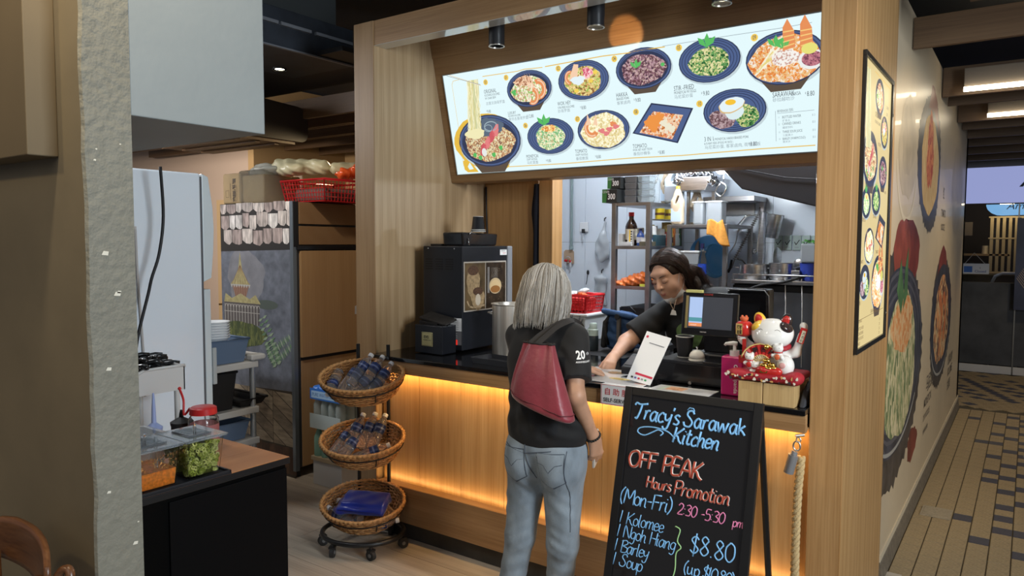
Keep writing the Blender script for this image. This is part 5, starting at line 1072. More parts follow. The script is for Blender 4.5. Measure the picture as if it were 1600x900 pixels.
P=Print((-2.6405,3.592,1.600),(0,1,0),(0,0,1),(1,0,0)); P.poly([(0,0),(.072,0),(.072,.042),(0,.042)],wht); P.poly([(0,.033),(.072,.033),(.072,.042),(0,.042)],blk,.0006)
P.text('1 PERSON',.006,.022,.010,blk); P.text('$1.50',.03,.008,.012,red_,bold=.01); P.done('price_sticker',t)
P=Print((-2.728,3.2283,1.135),(1,0,0),(0,0,1),(0,-1,0)); P.poly([(0,.03),(.083,.03),(.083,.105),(0,.105)],wht); P.poly([(0,-.05),(.083,-.05),(.083,.028),(0,.028)],mat('label_grey',(.16,.16,.17),.5))
for k in range(5): P.line([(.008,.09-.012*k),(.06,.09-.012*k)],.002,blk,.0006); P.line([(.008,.015-.012*k),(.05,.015-.012*k)],.002,wht,.0006)
P.done('rating_label',t)
part('power_switch',MB().box(-2.705,-2.675,3.222,3.229,1.085,1.115),mat('switch_red',(.5,.01,.01),.25,emit=(.9,.05,.03),es=.5),t,bevel=.003)
# black machine part and cup stack on top
t=thing('bean_tray','glossy black lidded tray on top of the coffee machine','tray',(-2.60,3.40,1.656))
part('body',MB().box(-2.70,-2.655,3.27,3.44,1.662,1.730),blk_gloss,t,bevel=.008)
b=MB(); b.prism([(3.25,1.6562),(3.57,1.6562),(3.585,1.728),(3.24,1.735)],-2.80,-2.65,'x'); part('tray',b,blk_gloss,t,bevel=.010)
part('latch',MB().tube([(-2.648,3.30,1.72),(-2.640,3.31,1.735),(-2.65,3.33,1.74)],.004,6).tube([(-2.648,3.29,1.70),(-2.64,3.29,1.66)],.004,6),CHROME,t,smooth=True)
t=thing('cup_stack','stack of black paper cups upside down on the tray over the coffee machine','cup',(-2.665,3.43,1.736))
c0=(-2.675,3.42); part('cup',MB().lathe([(.043,0),(.043,.004),(.041,.006),(.031,.088),(.029,.090),(.0,.088)],(c0[0],c0[1],1.738),24),blk_sat,t,smooth='a')
for k in range(2): part('cup_rim',MB().lathe([(.041,.0),(.0455,.001),(.0455,.005),(.041,.006)],(c0[0],c0[1],1.738+.009*k),24),mat('rim_silver',(.55,.55,.53),.3),t,smooth='a')
part('cup_edge',MB().lathe([(.029,.089),(.0315,.0895),(.0315,.092),(.029,.092)],(c0[0],c0[1],1.738),24),mat('rim_silver',(.55,.55,.53),.3),t,smooth='a')
# small black box with plate, and the black folders leaning on it
t=thing('small_black_box','small black metal box with a gold plate in front of the coffee machine','box',(-2.78,3.15,ZC))
part('casing',MB().box(-2.878,-2.671,3.089,3.21,ZC+.004,1.205),navyp,t,bevel=.003)
P=Print((-2.825,3.0885,1.085),(1,0,0),(0,0,1),(0,-1,0)); pl_=part('brand_plate',MB().box(-2.825,-2.742,3.086,3.089,1.085,1.165),goldp,t,bevel=.002)
P=Print((-2.825,3.0855,1.085),(1,0,0),(0,0,1),(0,-1,0)); P.line([(.004,.004),(.079,.004),(.079,.076),(.004,.076),(.004,.004)],.0015,blk); P.text('EVS',.018,.046,.022,blk,bold=.02,sx=1.1); P.text('POWER UNIT',.014,.032,.010,blk); P.done('plate_print',pl_)
t=thing('black_folder','worn black folder lying on the small black box','folder',(-2.79,3.15,1.206))
part('cover',MB().obox((-2.765,3.16,1.238),(.20,.10,.012),(.25,.16,0)),mat('worn_black',(.02,.017,.015),.7,noise=.4,scale=30),t,bevel=.002)
part('pages',MB().obox((-2.80,3.155,1.222),(.13,.09,.016),(.2,.05,.05)),mat('worn_black2',(.012,.010,.010),.8),t,bevel=.002)
# stock pot
t=thing('stock_pot','tall stainless steel stock pot beside the coffee machine','pot',(-2.375,3.345,ZC))
pc=(-2.375,3.345,ZC)
part('pot_wall',MB().lathe([(.001,.002),(.105,.002),(.110,.008),(.110,.285),(.117,.290),(.117,.294),(.107,.293),(.106,.02),(.001,.015)],pc,40),mat('brushed_pot',(.72,.69,.64),.36,metal=.85,noise=.35,scale=26,stretch=(1,1,.01)),t,smooth='a')
for s in(0,PI): part('pot_handle',MB().tube([(pc[0]+math.cos(s)*.11,pc[1]+math.sin(s)*.11-.04,ZC+.23),(pc[0]+math.cos(s)*.148,pc[1]+math.sin(s)*.14-.025,ZC+.235),(pc[0]+math.cos(s)*.148,pc[1]+math.sin(s)*.14+.025,ZC+.235),(pc[0]+math.cos(s)*.11,pc[1]+math.sin(s)*.11+.04,ZC+.23)],.006,8),STEEL,t,smooth=True)
part('ladle',MB().tube([(pc[0]+.03,pc[1]+.02,ZC+.06),(pc[0]+.085,pc[1]+.06,ZC+.31),(pc[0]+.10,pc[1]+.07,ZC+.33)],.005,6),STEEL,t,smooth=True)
t=thing('plastic_tray','shallow black plastic tray in front of the stock pot','tray',(-2.27,3.05,ZC))
b=MB(); b.prism([(-2.38,3.0),(-2.10,2.985),(-2.11,3.13),(-2.37,3.16)],ZC,ZC+.006,'z'); part('base',b,blk_sat,t)
for a,c in (((-2.38,3.0),(-2.10,2.985)),((-2.10,2.985),(-2.11,3.13)),((-2.11,3.13),(-2.37,3.16)),((-2.37,3.16),(-2.38,3.0))): part('rim',MB().add([(a[0],a[1],ZC),(c[0],c[1],ZC),(c[0]*1.004-.003,c[1]+.0,ZC+.03),(a[0]*1.004-.003,a[1]+.0,ZC+.03),(a[0]*1.004-.008,a[1],ZC+.03),(c[0]*1.004-.008,c[1],ZC+.03)],[(0,1,2,3),(3,2,5,4)]),blk_sat,t)
# hand-held printed menus lying on the counter
def leaflet(lab,pts,z,kind):
    t=thing('menu_leaflet',lab,'leaflet',(sum(p[0] for p in pts)/4,sum(p[1] for p in pts)/4,z),group='printed menus lying on the counter')
    part('sheet',MB().prism(pts,z,z+.0012,'z'),mat('laminate',(.72,.73,.74),.18,coat=.4),t)
    o,u_,v_=Vector((*pts[0],z+.0013)),Vector((pts[1][0]-pts[0][0],pts[1][1]-pts[0][1],0)),Vector((pts[3][0]-pts[0][0],pts[3][1]-pts[0][1],0)); P=Print(o,u_,v_,(0,0,1)); W,H=u_.length,v_.length
    if kind==0: P.ell((W*.42,H*.62),W*.18,H*.13,food('leaf_noodle',[(.55,.35,.08),(.75,.55,.15),(.85,.7,.3)],80)); P.ell((W*.85,H*.35),W*.10,H*.10,mat('leaf_pink',(.55,.33,.28),.4));
    if kind==1: P.ell((W*.35,H*.55),W*.2,H*.22,mat('leaf_grey',(.35,.36,.38),.3)); P.ell((W*.7,H*.5),W*.16,H*.2,food('leaf_soup',[(.3,.1,.03),(.6,.3,.1),(.3,.2,.1)],60))
    if kind==2: P.poly([(W*.15,H*.15),(W*.18,H*.85),(W*.2,H*.85),(W*.17,H*.15)],mat('leaf_green',(.35,.55,.2),.4)); P.poly([(W*.22,H*.3),(W*.52,H*.3),(W*.52,H*.85),(W*.22,H*.85)],food('leaf_brown',[(.10,.04,.02),(.45,.2,.08),(.6,.35,.2)],30))
    for k in range(5): P.line([(W*.56,H*(.3+.11*k)),(W*(.75+.03*(k%3)),H*(.3+.11*k))],.003,mat('leaf_ink',(.12,.12,.13),.5),.0006); P.line([(W*.1,H*(.2+.02*k)),(W*.3,H*(.2+.02*k))],.001,mat('leaf_ink',(.12,.12,.13),.5),.0006)
    P.done('menu_print',t)
leaflet('laminated menu with a golden noodle picture on the counter edge by the self-service card',[(-1.69,2.935),(-1.37,2.925),(-1.39,3.07),(-1.66,3.11)],ZC+.002,0)
leaflet('laminated menu under the two hands at the middle of the counter',[(-1.83,3.12),(-1.57,3.09),(-1.56,3.25),(-1.80,3.29)],ZC,1)
leaflet('menu sheet with a brown dish picture behind the top of the blackboard',[(-1.345,2.915),(-1.07,2.91),(-1.07,3.05),(-1.335,3.045)],ZC,2)
t=single('acrylic_sheet',MB().prism([(-2.13,3.25),(-1.93,3.20),(-1.90,3.26),(-2.10,3.31)],ZC,ZC+.09,'z'),mat('frosted',(.5,.52,.55),.25,trans=.6,ior=1.2),'smoky clear plastic holder standing beside the pointing hand','holder')
# QR stand: the code itself is left out
t=thing('payment_card','white payment card with a red strip leaning against the black cash box','card',(-1.42,3.03,ZC))
A=[Vector(p) for p in ((-1.478,2.985,1.060),(-1.362,2.985,1.042),(-1.296,3.06,1.252),(-1.415,3.06,1.276))]; nn=(A[1]-A[0]).cross(A[3]-A[0]).normalized()
part('card',MB().add([tuple(p) for p in A]+[tuple(p-nn*.003) for p in A],[(0,1,2,3),(7,6,5,4),(0,4,5,1),(1,5,6,2),(2,6,7,3),(3,7,4,0)]),wht,t)
P=Print(A[0]+nn*.0006,A[1]-A[0],A[3]-A[0],nn); W=(A[1]-A[0]).length; H=(A[3]-A[0]).length
P.line([(W*.28,H*.155),(W*.95,H*.145)],.010,mat('strip_red',(.55,.03,.07),.4)); P.ell((W*.12,H*.90),.006,.006,mat('strip_red',(.55,.03,.07),.4)); P.line([(W*.3,H*.79),(W*.92,H*.775)],.004,mat('card_ink',(.25,.25,.27),.5))
for k,c in enumerate([(.05,.05,.05),(.15,.15,.4),(.55,.03,.07),(.3,.3,.3),(.05,.3,.12)]): P.poly([(W*(.14+.14*k),H*.055),(W*(.23+.14*k),H*.052),(W*(.23+.14*k),H*.088),(W*(.14+.14*k),H*.09)],mat('pay%d'%k,c,.4),.0006)
P.done('card_print',t)
t=thing('card_reader','black card terminal behind the white payment card','card reader',(-1.56,3.28,ZC))
part('body',MB().prism([(3.18,ZC),(3.36,ZC),(3.36,ZC+.085),(3.30,ZC+.085),(3.18,ZC+.035)],-1.605,-1.515,'x'),blk_sat,t,bevel=.006); part('keypad',MB().obox((-1.56,3.235,ZC+.060),(.07,.08,.004),(.42,0,0)),mat('key_grey',(.07,.07,.08),.5),t); part('roll_cover',MB().cyl((-1.60,3.33,ZC+.085),(-1.52,3.33,ZC+.085),.022,n=16),blk_sat,t,smooth='a')
# cash box with cup, bell and terminal on top
t=thing('cash_box','black steel cash drawer box under the sales terminal','cash box',(-1.22,3.28,ZC)); TB=1.146
part('casing',MB().box(-1.385,-1.065,3.115,3.50,ZC+.004,TB),blk_sat,t,bevel=.003); part('drawer_front',MB().box(-1.38,-1.07,3.11,3.115,ZC+.012,TB-.012),blk_gloss,t,bevel=.001); part('lock',MB().cyl((-1.225,3.11,1.05),(-1.225,3.105,1.05),.008,n=12),STEEL,t)
for x in(-1.37,-1.08):
    for y in (3.13,3.48): part('foot',MB().cyl((x,y,ZC-.0003),(x,y,ZC+.005),.008,n=8),BLACK,t)
t=thing('paper_cup','black paper cup with a pale rim standing on the cash box','cup',(-1.29,3.20,TB+.001)); c=(-1.295,3.215,TB+.001)
part('cup',MB().lathe([(.0,.004),(.030,.004),(.030,0),(.032,.002),(.040,.098),(.037,.098),(.029,.010),(.0,.010)],c,28),blk_sat,t,smooth='a'); part('rim',MB().lathe([(.037,.098),(.0425,.096),(.0425,.101),(.037,.101)],c,28),mat('rim_pale',(.55,.53,.48),.5),t,smooth='a')
part('drink',MB().lathe([(.0,.085),(.0365,.085)],c,24),mat('pale_foam',(.45,.42,.36),.6),t)
part('base_ring',MB().lathe([(.030,.0),(.0335,.001),(.0335,.006),(.030,.006)],c,28),mat('rim_pale',(.55,.53,.48),.5),t,smooth='a')
t=thing('service_bell','small white counter bell on the cash box beside the cup','bell',(-1.205,3.15,TB+.001)); c=(-1.212,3.155,TB+.001); wb_=mat('bell_white',(.72,.70,.64),.2,coat=.4)
part('base',MB().lathe([(0,0),(.036,0),(.038,.003),(.037,.010),(.030,.012),(0,.012)],c,28),wb_,t,smooth='a'); part('dome',MB().lathe([(.033,.014),(.035,.016),(.034,.026),(.028,.038),(.016,.047),(0,.050)],c,28),wb_,t,smooth=True); part('button',MB().lathe([(.003,.048),(.003,.058),(.006,.059),(.006,.063),(0,.065)],c,14),CHROME,t,smooth=True)
t=thing('sales_terminal','black touch-screen sales terminal on the cash box, showing a bright window','terminal',(-1.17,3.28,TB+.001))
part('foot_plate',MB().prism([(-1.25,3.20),(-1.08,3.20),(-1.08,3.42),(-1.25,3.42)],TB+.001,TB+.03,'z'),blk_sat,t,bevel=.008); part('neck',MB().prism([(3.26,TB+.03),(3.40,TB+.03),(3.30,TB+.20),(3.24,TB+.20)],-1.22,-1.10,'x'),blk_sat,t,bevel=.006)
b=MB(); b.obox((-1.167,3.185,1.357),(.255,.030,.195),(-.12,0,0)); part('screen_case',b,blk_gloss,t,bevel=.006)
R=Euler((-.12,0,0)).to_matrix(); o=Vector((-1.167,3.185,1.357))+R@Vector((-.1275,-.0155,-.0975)); P=Print(o,R@Vector((1,0,0)),R@Vector((0,0,1)),R@Vector((0,-1,0)))
P.poly([(.03,.032),(.235,.032),(.235,.175),(.03,.175)],glow('lcd_dark',(.035,.04,.055),.8),.0004); P.poly([(.036,.055),(.098,.055),(.098,.172),(.036,.172)],glow('lcd_blue',(.42,.56,.85),1.0),.0008); P.poly([(.018,.03),(.030,.03),(.030,.178),(.018,.178)],mat('bezel_gold',(.45,.35,.15),.3,metal=.6),.0006)
P.poly([(.036,.040),(.098,.040),(.098,.056),(.036,.056)],glow('lcd_orange',(.85,.28,.10),1.0),.0009); P.poly([(.036,.062),(.098,.062),(.098,.080),(.036,.080)],glow('lcd_teal',(.08,.30,.35),1.0),.001); P.text('XOOMIE',.10,.182,.011,mat('logo_red',(.5,.05,.04),.4),.0006); P.text('PARTNER',.092,.014,.007,wht,.0006)
P.text('xooom',.045,.044,.010,glow('lcd_white',(.9,.9,.9),1),.0012)
P.done('screen_content',t); part('keyboard_base',MB().prism([(3.10,TB+.001),(3.19,TB+.001),(3.19,TB+.022),(3.10,TB+.008)],-1.165,-1.075,'x'),blk_gloss,t,bevel=.002)
part('top_note',MB().obox((-1.235,3.175,1.460),(.075,.022,.012),(0,0,0)),mat('note_yellow',(.55,.52,.18),.6),t)
t=thing('receipt_printer','black receipt printer behind and right of the sales terminal','printer',(-1.06,3.42,ZC))
b=MB(); b.prism([(3.52,ZC),(3.60,ZC),(3.60,1.46),(3.50,1.46)],-1.20,-1.0,'x'); part('housing',b,blk_gloss,t,bevel=.012)
part('lid_edge',MB().tube([(-1.20,3.500,1.455),(-1.02,3.500,1.455),(-1.0,3.503,1.43),(-.995,3.51,1.30)],.003,6),mat('trim_grey',(.32,.34,.38),.35,metal=.4),t,smooth=True)
# pink dispenser
t=thing('pump_dispenser','pink square pump dispenser with white lettering beside the wooden blocks','dispenser',(-1.0,3.03,ZC)); pk=mat('magenta',(.52,.02,.16),.3,coat=.2)
part('bottle',MB().box(-1.045,-.955,2.995,3.06,ZC,1.205),pk,t,bevel=.006); part('collar',MB().cyl((-1.0,3.03,1.205),(-1.0,3.03,1.228),.020,n=20),cer,t,smooth='a'); part('pump_stem',MB().cyl((-1.0,3.03,1.228),(-1.0,3.03,1.252),.007,n=12),cer,t,smooth='a')
part('pump_head',MB().tube([(-.990,3.03,1.256),(-1.005,3.03,1.258),(-1.035,3.025,1.254),(-1.04,3.024,1.247)],[.010,.010,.007,.006],10),cer,t,smooth=True)
P=Print((-.982,2.9945,1.175),(0,0,-1),(1,0,0),(0,-1,0)); P.text('foodpanda',.022,-.006,.024,wht); P.ring((.010,.0),.008,.008,.0035,wht); P.done('lettering',t)
# wooden blocks, cushion, lucky cat
pine=wood('pine_block',(.42,.27,.11),(.58,.41,.20),'z',.45,1.4)
for i,(x0,x1,y0,y1,lab) in enumerate([(-.940,-.845,2.902,3.13,'pale wooden block on the counter, left of the two under the cat'),(-.842,-.722,2.905,3.13,'pale wooden block on the counter, right of the two, nearer the oak pillar')]):
    t=thing('wooden_block',lab,'wooden block',((x0+x1)/2,3.02,ZC),group='wooden blocks under the lucky cat'); part('block',MB().box(x0,x1,y0,y1,ZC,1.128),pine,t,bevel=.002)
    for k in range(1): part('glued_strip',MB().box(x0+.002,(x0+x1)/2 if i==0 else x1-.03,y0-.0008,y0+.001,ZC+.055 if i==0 else ZC+.004,1.124),pine,t)
redcl=mat('cushion_red',(.33,.012,.022),.6,bump=.2,bscale=60); cz=1.148
t=thing('cushion','red patterned cushion under the lucky cat','cushion',(-.85,3.0,1.128))
P_=[('box',(-.838,3.0,cz),(.128,.11,.016),None,.014),('ell',(-.955,2.93,cz+.004),(.045,.03,.016),(0,0,.3)),('ell',(-.725,2.93,cz+.008),(.030,.032,.022),None)]
cu=soft('cushion_body',P_,.005,redcl,t,k=.03)
rg=random.Random(5); wm=mat('cushion_white',(.68,.62,.52),.6); bm_=mat('cushion_black',(.03,.02,.025),.6); fm_=mat('cushion_gold',(.55,.30,.10),.6)
for k in range(30):
    x=-.985+k*.0095; z=cz+rg.uniform(-.010,.012); y=2.886+.0*x; P=Print((x,y-.0025+.02*max(0,abs(x+.84)-.11)*3,z),(1,0,0),(0,.15,1),(0,-1,0)); P.ell((0,0),rg.uniform(.003,.008),rg.uniform(.003,.007),[wm,wm,bm_,fm_][k%4],.0,n=9,wob=.2,seed=k); P.done('pattern_spot',cu)
def lucky_cat():
    t=thing('lucky_cat','white porcelain lucky cat holding a red lantern and a fan on the red cushion','figurine',(-.835,3.0,1.16)); y=2.985
    body=[('ell',(-.835,3.01,1.215),(.070,.055,.062),None),('ell',(-.885,2.975,1.185),(.028,.045,.028),None),('ell',(-.772,2.955,1.195),(.034,.038,.042),(0,0,.2)),('cap',(-.90,3.0,1.24),(-.945,2.985,1.275),.020,.017),('ell',(-.952,2.975,1.292),(.019,.017,.021),None),
          ('cap',(-.785,3.01,1.235),(-.745,3.0,1.245),.022,.018),('cap',(-.745,3.0,1.245),(-.722,2.99,1.315),.017,.015),('ell',(-.715,2.985,1.352),(.016,.014,.018),None)]
    soft('cat_body',body,.0038,cer,t,k=.016)
    head=[('ell',(-.833,2.985,1.320),(.083,.060,.058),None),('ell',(-.833,2.970,1.300),(.070,.055,.040),None)]
    soft('head',head,.004,cer,t,k=.02)
    yel=mat('ceramic_yellow',(.72,.45,.05),.15,coat=.4); bk_=mat('ceramic_black',(.03,.02,.02),.15,coat=.4)
    for s,m in((-1,yel),(1,bk_)):
        cx=-.833+s*.050
        soft('ear',[('ell',(cx,2.985,1.365),(.024,.016,.036),(0,s*.35,0))],.0032,m,t,k=.006);
        soft('inner_ear',[('ell',(cx+s*.001,2.974,1.368),(.016,.008,.026),(0,s*.35,0))],.0028,redc,t,k=.004)
        soft('head_patch',[('ell',(cx+s*.004,2.977,1.345),(.030,.042,.020),(0,s*.75,0))],.0035,m,t,k=.004)
    L=mat('face_line',(.06,.04,.035),.4); fy=lambda x,z: 2.985-.0602*math.sqrt(max(.02,1-((x+.833)/.083)**2-((z-1.320)/.058)**2))-.001
    def fl_(pts,r=.0011,m=L,nm='face_line'): part(nm,MB().tube([(x,fy(x,z),z) for x,z in pts],r,5),m,t,smooth=True)
    for s in(-1,1):
        cx=-.833+s*.032; fl_([(cx-.014,1.328),(cx-.008,1.335),(cx,1.338),(cx+.008,1.335),(cx+.014,1.328)])
        fl_([(-.833,1.306),(-.833+s*.008,1.300),(-.833+s*.018,1.300),(-.833+s*.028,1.310)],.0010,redc)
        for k in range(3): fl_([(-.833+s*.045,1.318-.008*k),(-.833+s*.066,1.322-.010*k)],.0007)
    part('nose',MB().ball((-.833,fy(-.833,1.316)-.001,1.316),(.005,.003,.0035),10,6),mat('nose_pink',(.6,.25,.2),.3),t,smooth=True)
    part('collar',MB().tube([(-.833+.064*math.cos(a),2.985+.045*math.sin(a),1.268-.012*math.sin(-a)) for a in np.linspace(0,2*PI,25)[:-1]],.010,8,closed=True),redcl,t,smooth=True)
    for k in range(8): part('collar_spot',MB().ball((-.833+.066*math.cos(PI+k*PI/7),2.985+.052*math.sin(PI+k*PI/7)-.003,1.266+.012*math.sin(PI+k*PI/7)),.0045,8,6),wm,t,smooth=True)
    part('bell',MB().ball((-.838,2.925,1.268),.011,12,8),gold_,t,smooth=True)
    # paw toes and pad
    for k in range(3): part('toe_mark',MB().tube([(-.967,2.963,1.284+.008*k),(-.955,2.958,1.285+.008*k)],.0008,4),redc,t)
    part('paw_pad',MB().ball((-.775,2.919,1.200),(.013,.004,.012),12,8),mat('pad_pink',(.65,.35,.33),.3),t,smooth=True)
    # lantern
    c=(-.945,2.975,1.0); ln=part('lantern',MB().lathe([(.0,1.298),(.022,1.299),(.033,1.310),(.034,1.330),(.033,1.350),(.022,1.360),(0,1.361)],(c[0],c[1],0),24),redc,t,smooth=True)
    part('lantern_top',MB().lathe([(.010,1.360),(.016,1.365),(.018,1.376),(.010,1.378),(0,1.372)],(c[0],c[1],0),12).ball((c[0]-.008,c[1],1.379),.006,8,6).ball((c[0]+.008,c[1],1.379),.006,8,6),mat('orange_ceramic',(.60,.13,.05),.2),ln,smooth=True)
    P=Print((c[0]-.020,c[1]-.0345,1.308),(1,0,0),(0,0,1),(0,-1,0)); P.poly([(-.002,0),(.024,0),(.024,.044),(-.002,.044)],mat('lantern_gold',(.55,.38,.12),.3),.0); P.text('招財',.001,.022,.020,bk_,.0006,bold=.02,sx=.55); P.text('進寶',.001,.003,.018,bk_,.0006,bold=.02,sx=.6); P.done('lantern_print',ln)
    part('lantern_tail',MB().box(-.945,-.930,2.955,2.962,1.215,1.290),redc,t,bevel=.002); part('lantern_tail_end',MB().box(-.958,-.93,2.952,2.962,1.19,1.222),redc,t,bevel=.003)
    # fan with characters
    fc=Vector((-.858,2.930,1.200)); up=PI*.5
    b=MB(); V=[];n=15
    for i in range(n):
        a=PI*.93-i*(PI*.72)/(n-1)
        for r,dz in ((.036,0),(.082,0)): V.append((fc.x+r*math.cos(a),fc.y+(-.004 if i%2 else 0),fc.z+r*math.sin(a)*.95))
    fo=part('fan_leaf',b.add(V,[(2*i,2*i+1,2*i+3,2*i+2) for i in range(n-1)]),redc,t)
    part('fan_border',MB().tube([V[2*i+1] for i in range(n)],.003,6).tube([V[2*i] for i in range(n)],.002,6),mat('fan_gold',(.72,.52,.2),.3),fo,smooth=True)
    b=MB()
    for i in range(9): a=PI*.90-i*(PI*.68)/8; b.tube([tuple(fc+Vector((.01*math.cos(a),-.002,.01*math.sin(a)))),tuple(fc+Vector((.036*math.cos(a),-.002,.036*math.sin(a)*.95)))],.0016,4)
    part('fan_ribs',b,mat('fan_gold',(.72,.52,.2),.3),fo)
    for ch,a in zip('福壽吉祥',(PI*.83,PI*.64,PI*.46,PI*.29)):
        p=fc+Vector((.060*math.cos(a),-.006,.058*math.sin(a))); P=Print(p,(math.sin(a),0,-math.cos(a)),(math.cos(a),0,math.sin(a)),(0,-1,0)); P.text(ch,-.010,-.008,.022,bk_,.0,bold=.03); P.done('fan_character',fo)
    part('gold_ingots',MB().ball((-.835,2.918,1.215),(.016,.012,.010),10,8).ball((-.815,2.915,1.200),(.016,.012,.010),10,8).ball((-.845,2.915,1.196),(.016,.012,.010),10,8).ball((-.828,2.912,1.186),(.018,.012,.009),10,8).ball((-.805,2.915,1.188),(.013,.012,.009),10,8),gold_,t,smooth=True,kind='stuff')
    soft('money_bag',[('ell',(-.828,2.922,1.170),(.050,.022,.020),None),('ell',(-.845,2.915,1.180),(.028,.016,.014),None),('ell',(-.800,2.918,1.176),(.026,.016,.016),None)],.0035,redc,t,k=.012)
    P=Print((-.84,2.8985,1.168),(1,0,0),(0,0,1),(0,-1,0)); P.poly([(-.012,.0),(.012,.0),(.016,.008),(.0,.012),(-.016,.008)],gold_,.0); P.done('bag_emblem',t)
    # raised tablet on the right
    part('wish_tablet',MB().obox((-.716,2.972,1.318),(.026,.010,.062),(0,.28,0)),redc,t,bevel=.002)
    P=Print(Vector((-.716,2.9665,1.318))+Vector((-.020,0,-.026)),(.96,0,-.28),(.28,0,.96),(0,-1,0)); P.poly([(.008,.003),(.022,.003),(.022,.052),(.008,.052)],mat('tablet_cream',(.68,.6,.45),.4),.0); P.text('大',.010,.036,.013,bk_,.0005); P.text('吉',.010,.021,.013,bk_,.0005); P.text('利',.010,.006,.013,bk_,.0005); P.done('tablet_print',t)
    # kittens riding in front
    for i,(x,z,s) in enumerate([(-.905,1.195,1.0),(-.880,1.165,.95),(-.795,1.235,1.1)]):
        kb=soft('kitten',[('ell',(x,2.928,z+.028*s),(.019*s,.015*s,.015*s),None),('ell',(x,2.935,z),(.017*s,.015*s,.021*s),None),('ell',(x-.012*s,2.928,z+.042*s),(.005*s,.004*s,.008*s),None),('ell',(x+.012*s,2.928,z+.042*s),(.005*s,.004*s,.008*s),None),('ell',(x-.018*s,2.928,z+.002),(.008,.009,.008),None),('ell',(x+.016*s,2.924,z-.004),(.008,.010,.010),None)],.003,cer,t,k=.008)
        part('kitten_collar',MB().tube([(x+.015*s*math.cos(a),2.931+.013*s*math.sin(a),z+.014*s) for a in np.linspace(0,2*PI,13)[:-1]],.0025,6,closed=True),redc,kb,smooth=True)
        part('kitten_drum',MB().ball((x+(.010 if i==1 else 0),2.918,z-.002),(.011,.005,.012),12,8),redc if i!=2 else mat('orange_ceramic',(.60,.13,.05),.2),kb,smooth=True)
        for sx in(-1,1): part('kitten_eye',MB().tube([(x+sx*.007*s-.003,2.9135,z+.030*s),(x+sx*.007*s,2.9125,z+.032*s),(x+sx*.007*s+.003,2.9135,z+.030*s)],.0006,4),L,kb)
lucky_cat()
single('dark_cloth',MB().prism([(2.93,ZC),(3.12,ZC),(3.06,1.13),(2.99,1.10)],-.712,-.690,'x'),mat('cloth_dark',(.03,.032,.04),.8),'crumpled dark cloth squeezed between the blocks and the oak pillar','cloth',bevel=.006)
# rear side table with bag, drawers and basket
t=thing('rear_table','low black table behind the counter carrying the backpack and the plastic drawers','table',(-2.25,4.1,0))
part('table_top',MB().box(-2.62,-1.84,3.66,4.55,1.0,1.03),BLACK,t,bevel=.003)
for x in(-2.59,-1.87):
    for y in(3.69,4.52): part('leg',MB().box(x-.02,x+.02,y-.02,y+.02,0,1.0),BLACK,t)
ZT=1.031
t=thing('backpack','blue backpack with black straps standing behind the counter','backpack',(-1.95,3.9,ZT)); bl_=mat('pack_blue',(.030,.075,.18),.75,noise=.25,scale=14,bump=.3,bscale=80); sb=mat('pack_black',(.012,.012,.014),.7)
soft('pack_body',[('box',(-1.965,3.93,ZT+.11),(.095,.07,.105),(0,.08,0),.04),('ell',(-1.965,3.92,ZT+.185),(.105,.075,.055),(0,.12,0))],.006,bl_,t,k=.03,fn=lambda q: folds(q,(-1.95,3.85,1.2),(1,0,.3),.05,.004,.08)+folds(q,(-2.0,3.85,1.12),(.3,0,1),.06,.004,.07))
soft('top_flap',[('box',(-1.965,3.89,ZT+.215),(.105,.075,.016),(-.3,.12,0),.014)],.005,bl_,t,k=.01)
soft('side_pocket',[('box',(-2.065,3.90,ZT+.10),(.018,.045,.085),(0,.1,0),.016)],.005,sb,t,k=.01)
part('front_strap',MB().box(-1.962,-1.942,3.822,3.845,ZT+.02,ZT+.215),mat('strap_grey',(.10,.09,.085),.7),t,bevel=.002); part('buckle',MB().cyl((-1.955,3.822,ZT+.215),(-1.955,3.812,ZT+.215),.016,n=14),sb,t,smooth='a')
part('haul_loop',MB().tube([(-1.99,3.93,ZT+.225),(-1.985,3.93,ZT+.262),(-1.93,3.93,ZT+.268),(-1.895,3.93,ZT+.235)],.006,6),sb,t,smooth=True); part('shoulder_strap',MB().tube([(-2.03,3.86,ZT+.21),(-2.05,3.84,ZT+.17),(-2.04,3.835,ZT+.10),(-2.03,3.85,ZT+.04)],.010,8),sb,t,smooth=True)
t=thing('drink_flask','pale green and dark vacuum flask left of the backpack','flask',(-2.115,3.85,ZT)); c=(-2.125,3.84,ZT)
part('body',MB().lathe([(0,0),(.030,0),(.032,.004),(.032,.085),(.030,.09),(0,.09)],c,24),mat('flask_dark',(.02,.03,.04),.3),t,smooth='a'); part('collar',MB().lathe([(.030,.09),(.031,.125),(.024,.13),(.024,.155),(.018,.165),(0,.166)],c,24),mat('flask_mint',(.42,.52,.50),.35),t,smooth='a'); part('carry_loop',MB().tube([(c[0]-.026,c[1],ZT+.14),(c[0]-.045,c[1],ZT+.11),(c[0]-.042,c[1],ZT+.05)],.003,6),mat('flask_mint',(.42,.52,.50),.35),t,smooth=True)
t=thing('plastic_bag','crumpled white plastic bag lying between the flask and the grey haired person','bag',(-2.19,3.76,ZT))
soft('bag_film',[('ell',(-2.21,3.74,ZT+.03),(.055,.04,.03),None),('ell',(-2.16,3.75,ZT+.02),(.035,.03,.02),None)],.005,mat('film_white',(.62,.65,.68),.3,trans=.2),t,k=.02,fn=lambda q: .004*np.sin(q[...,0]*190+np.sin(q[...,2]*130)*2)+.003*np.sin(q[...,2]*230+q[...,1]*90))
t=thing('drawer_box','translucent white plastic drawer box under the red basket','drawer box',(-2.42,4.2,ZT)); dw=mat('drawer_white',(.62,.66,.70),.3,trans=.25)
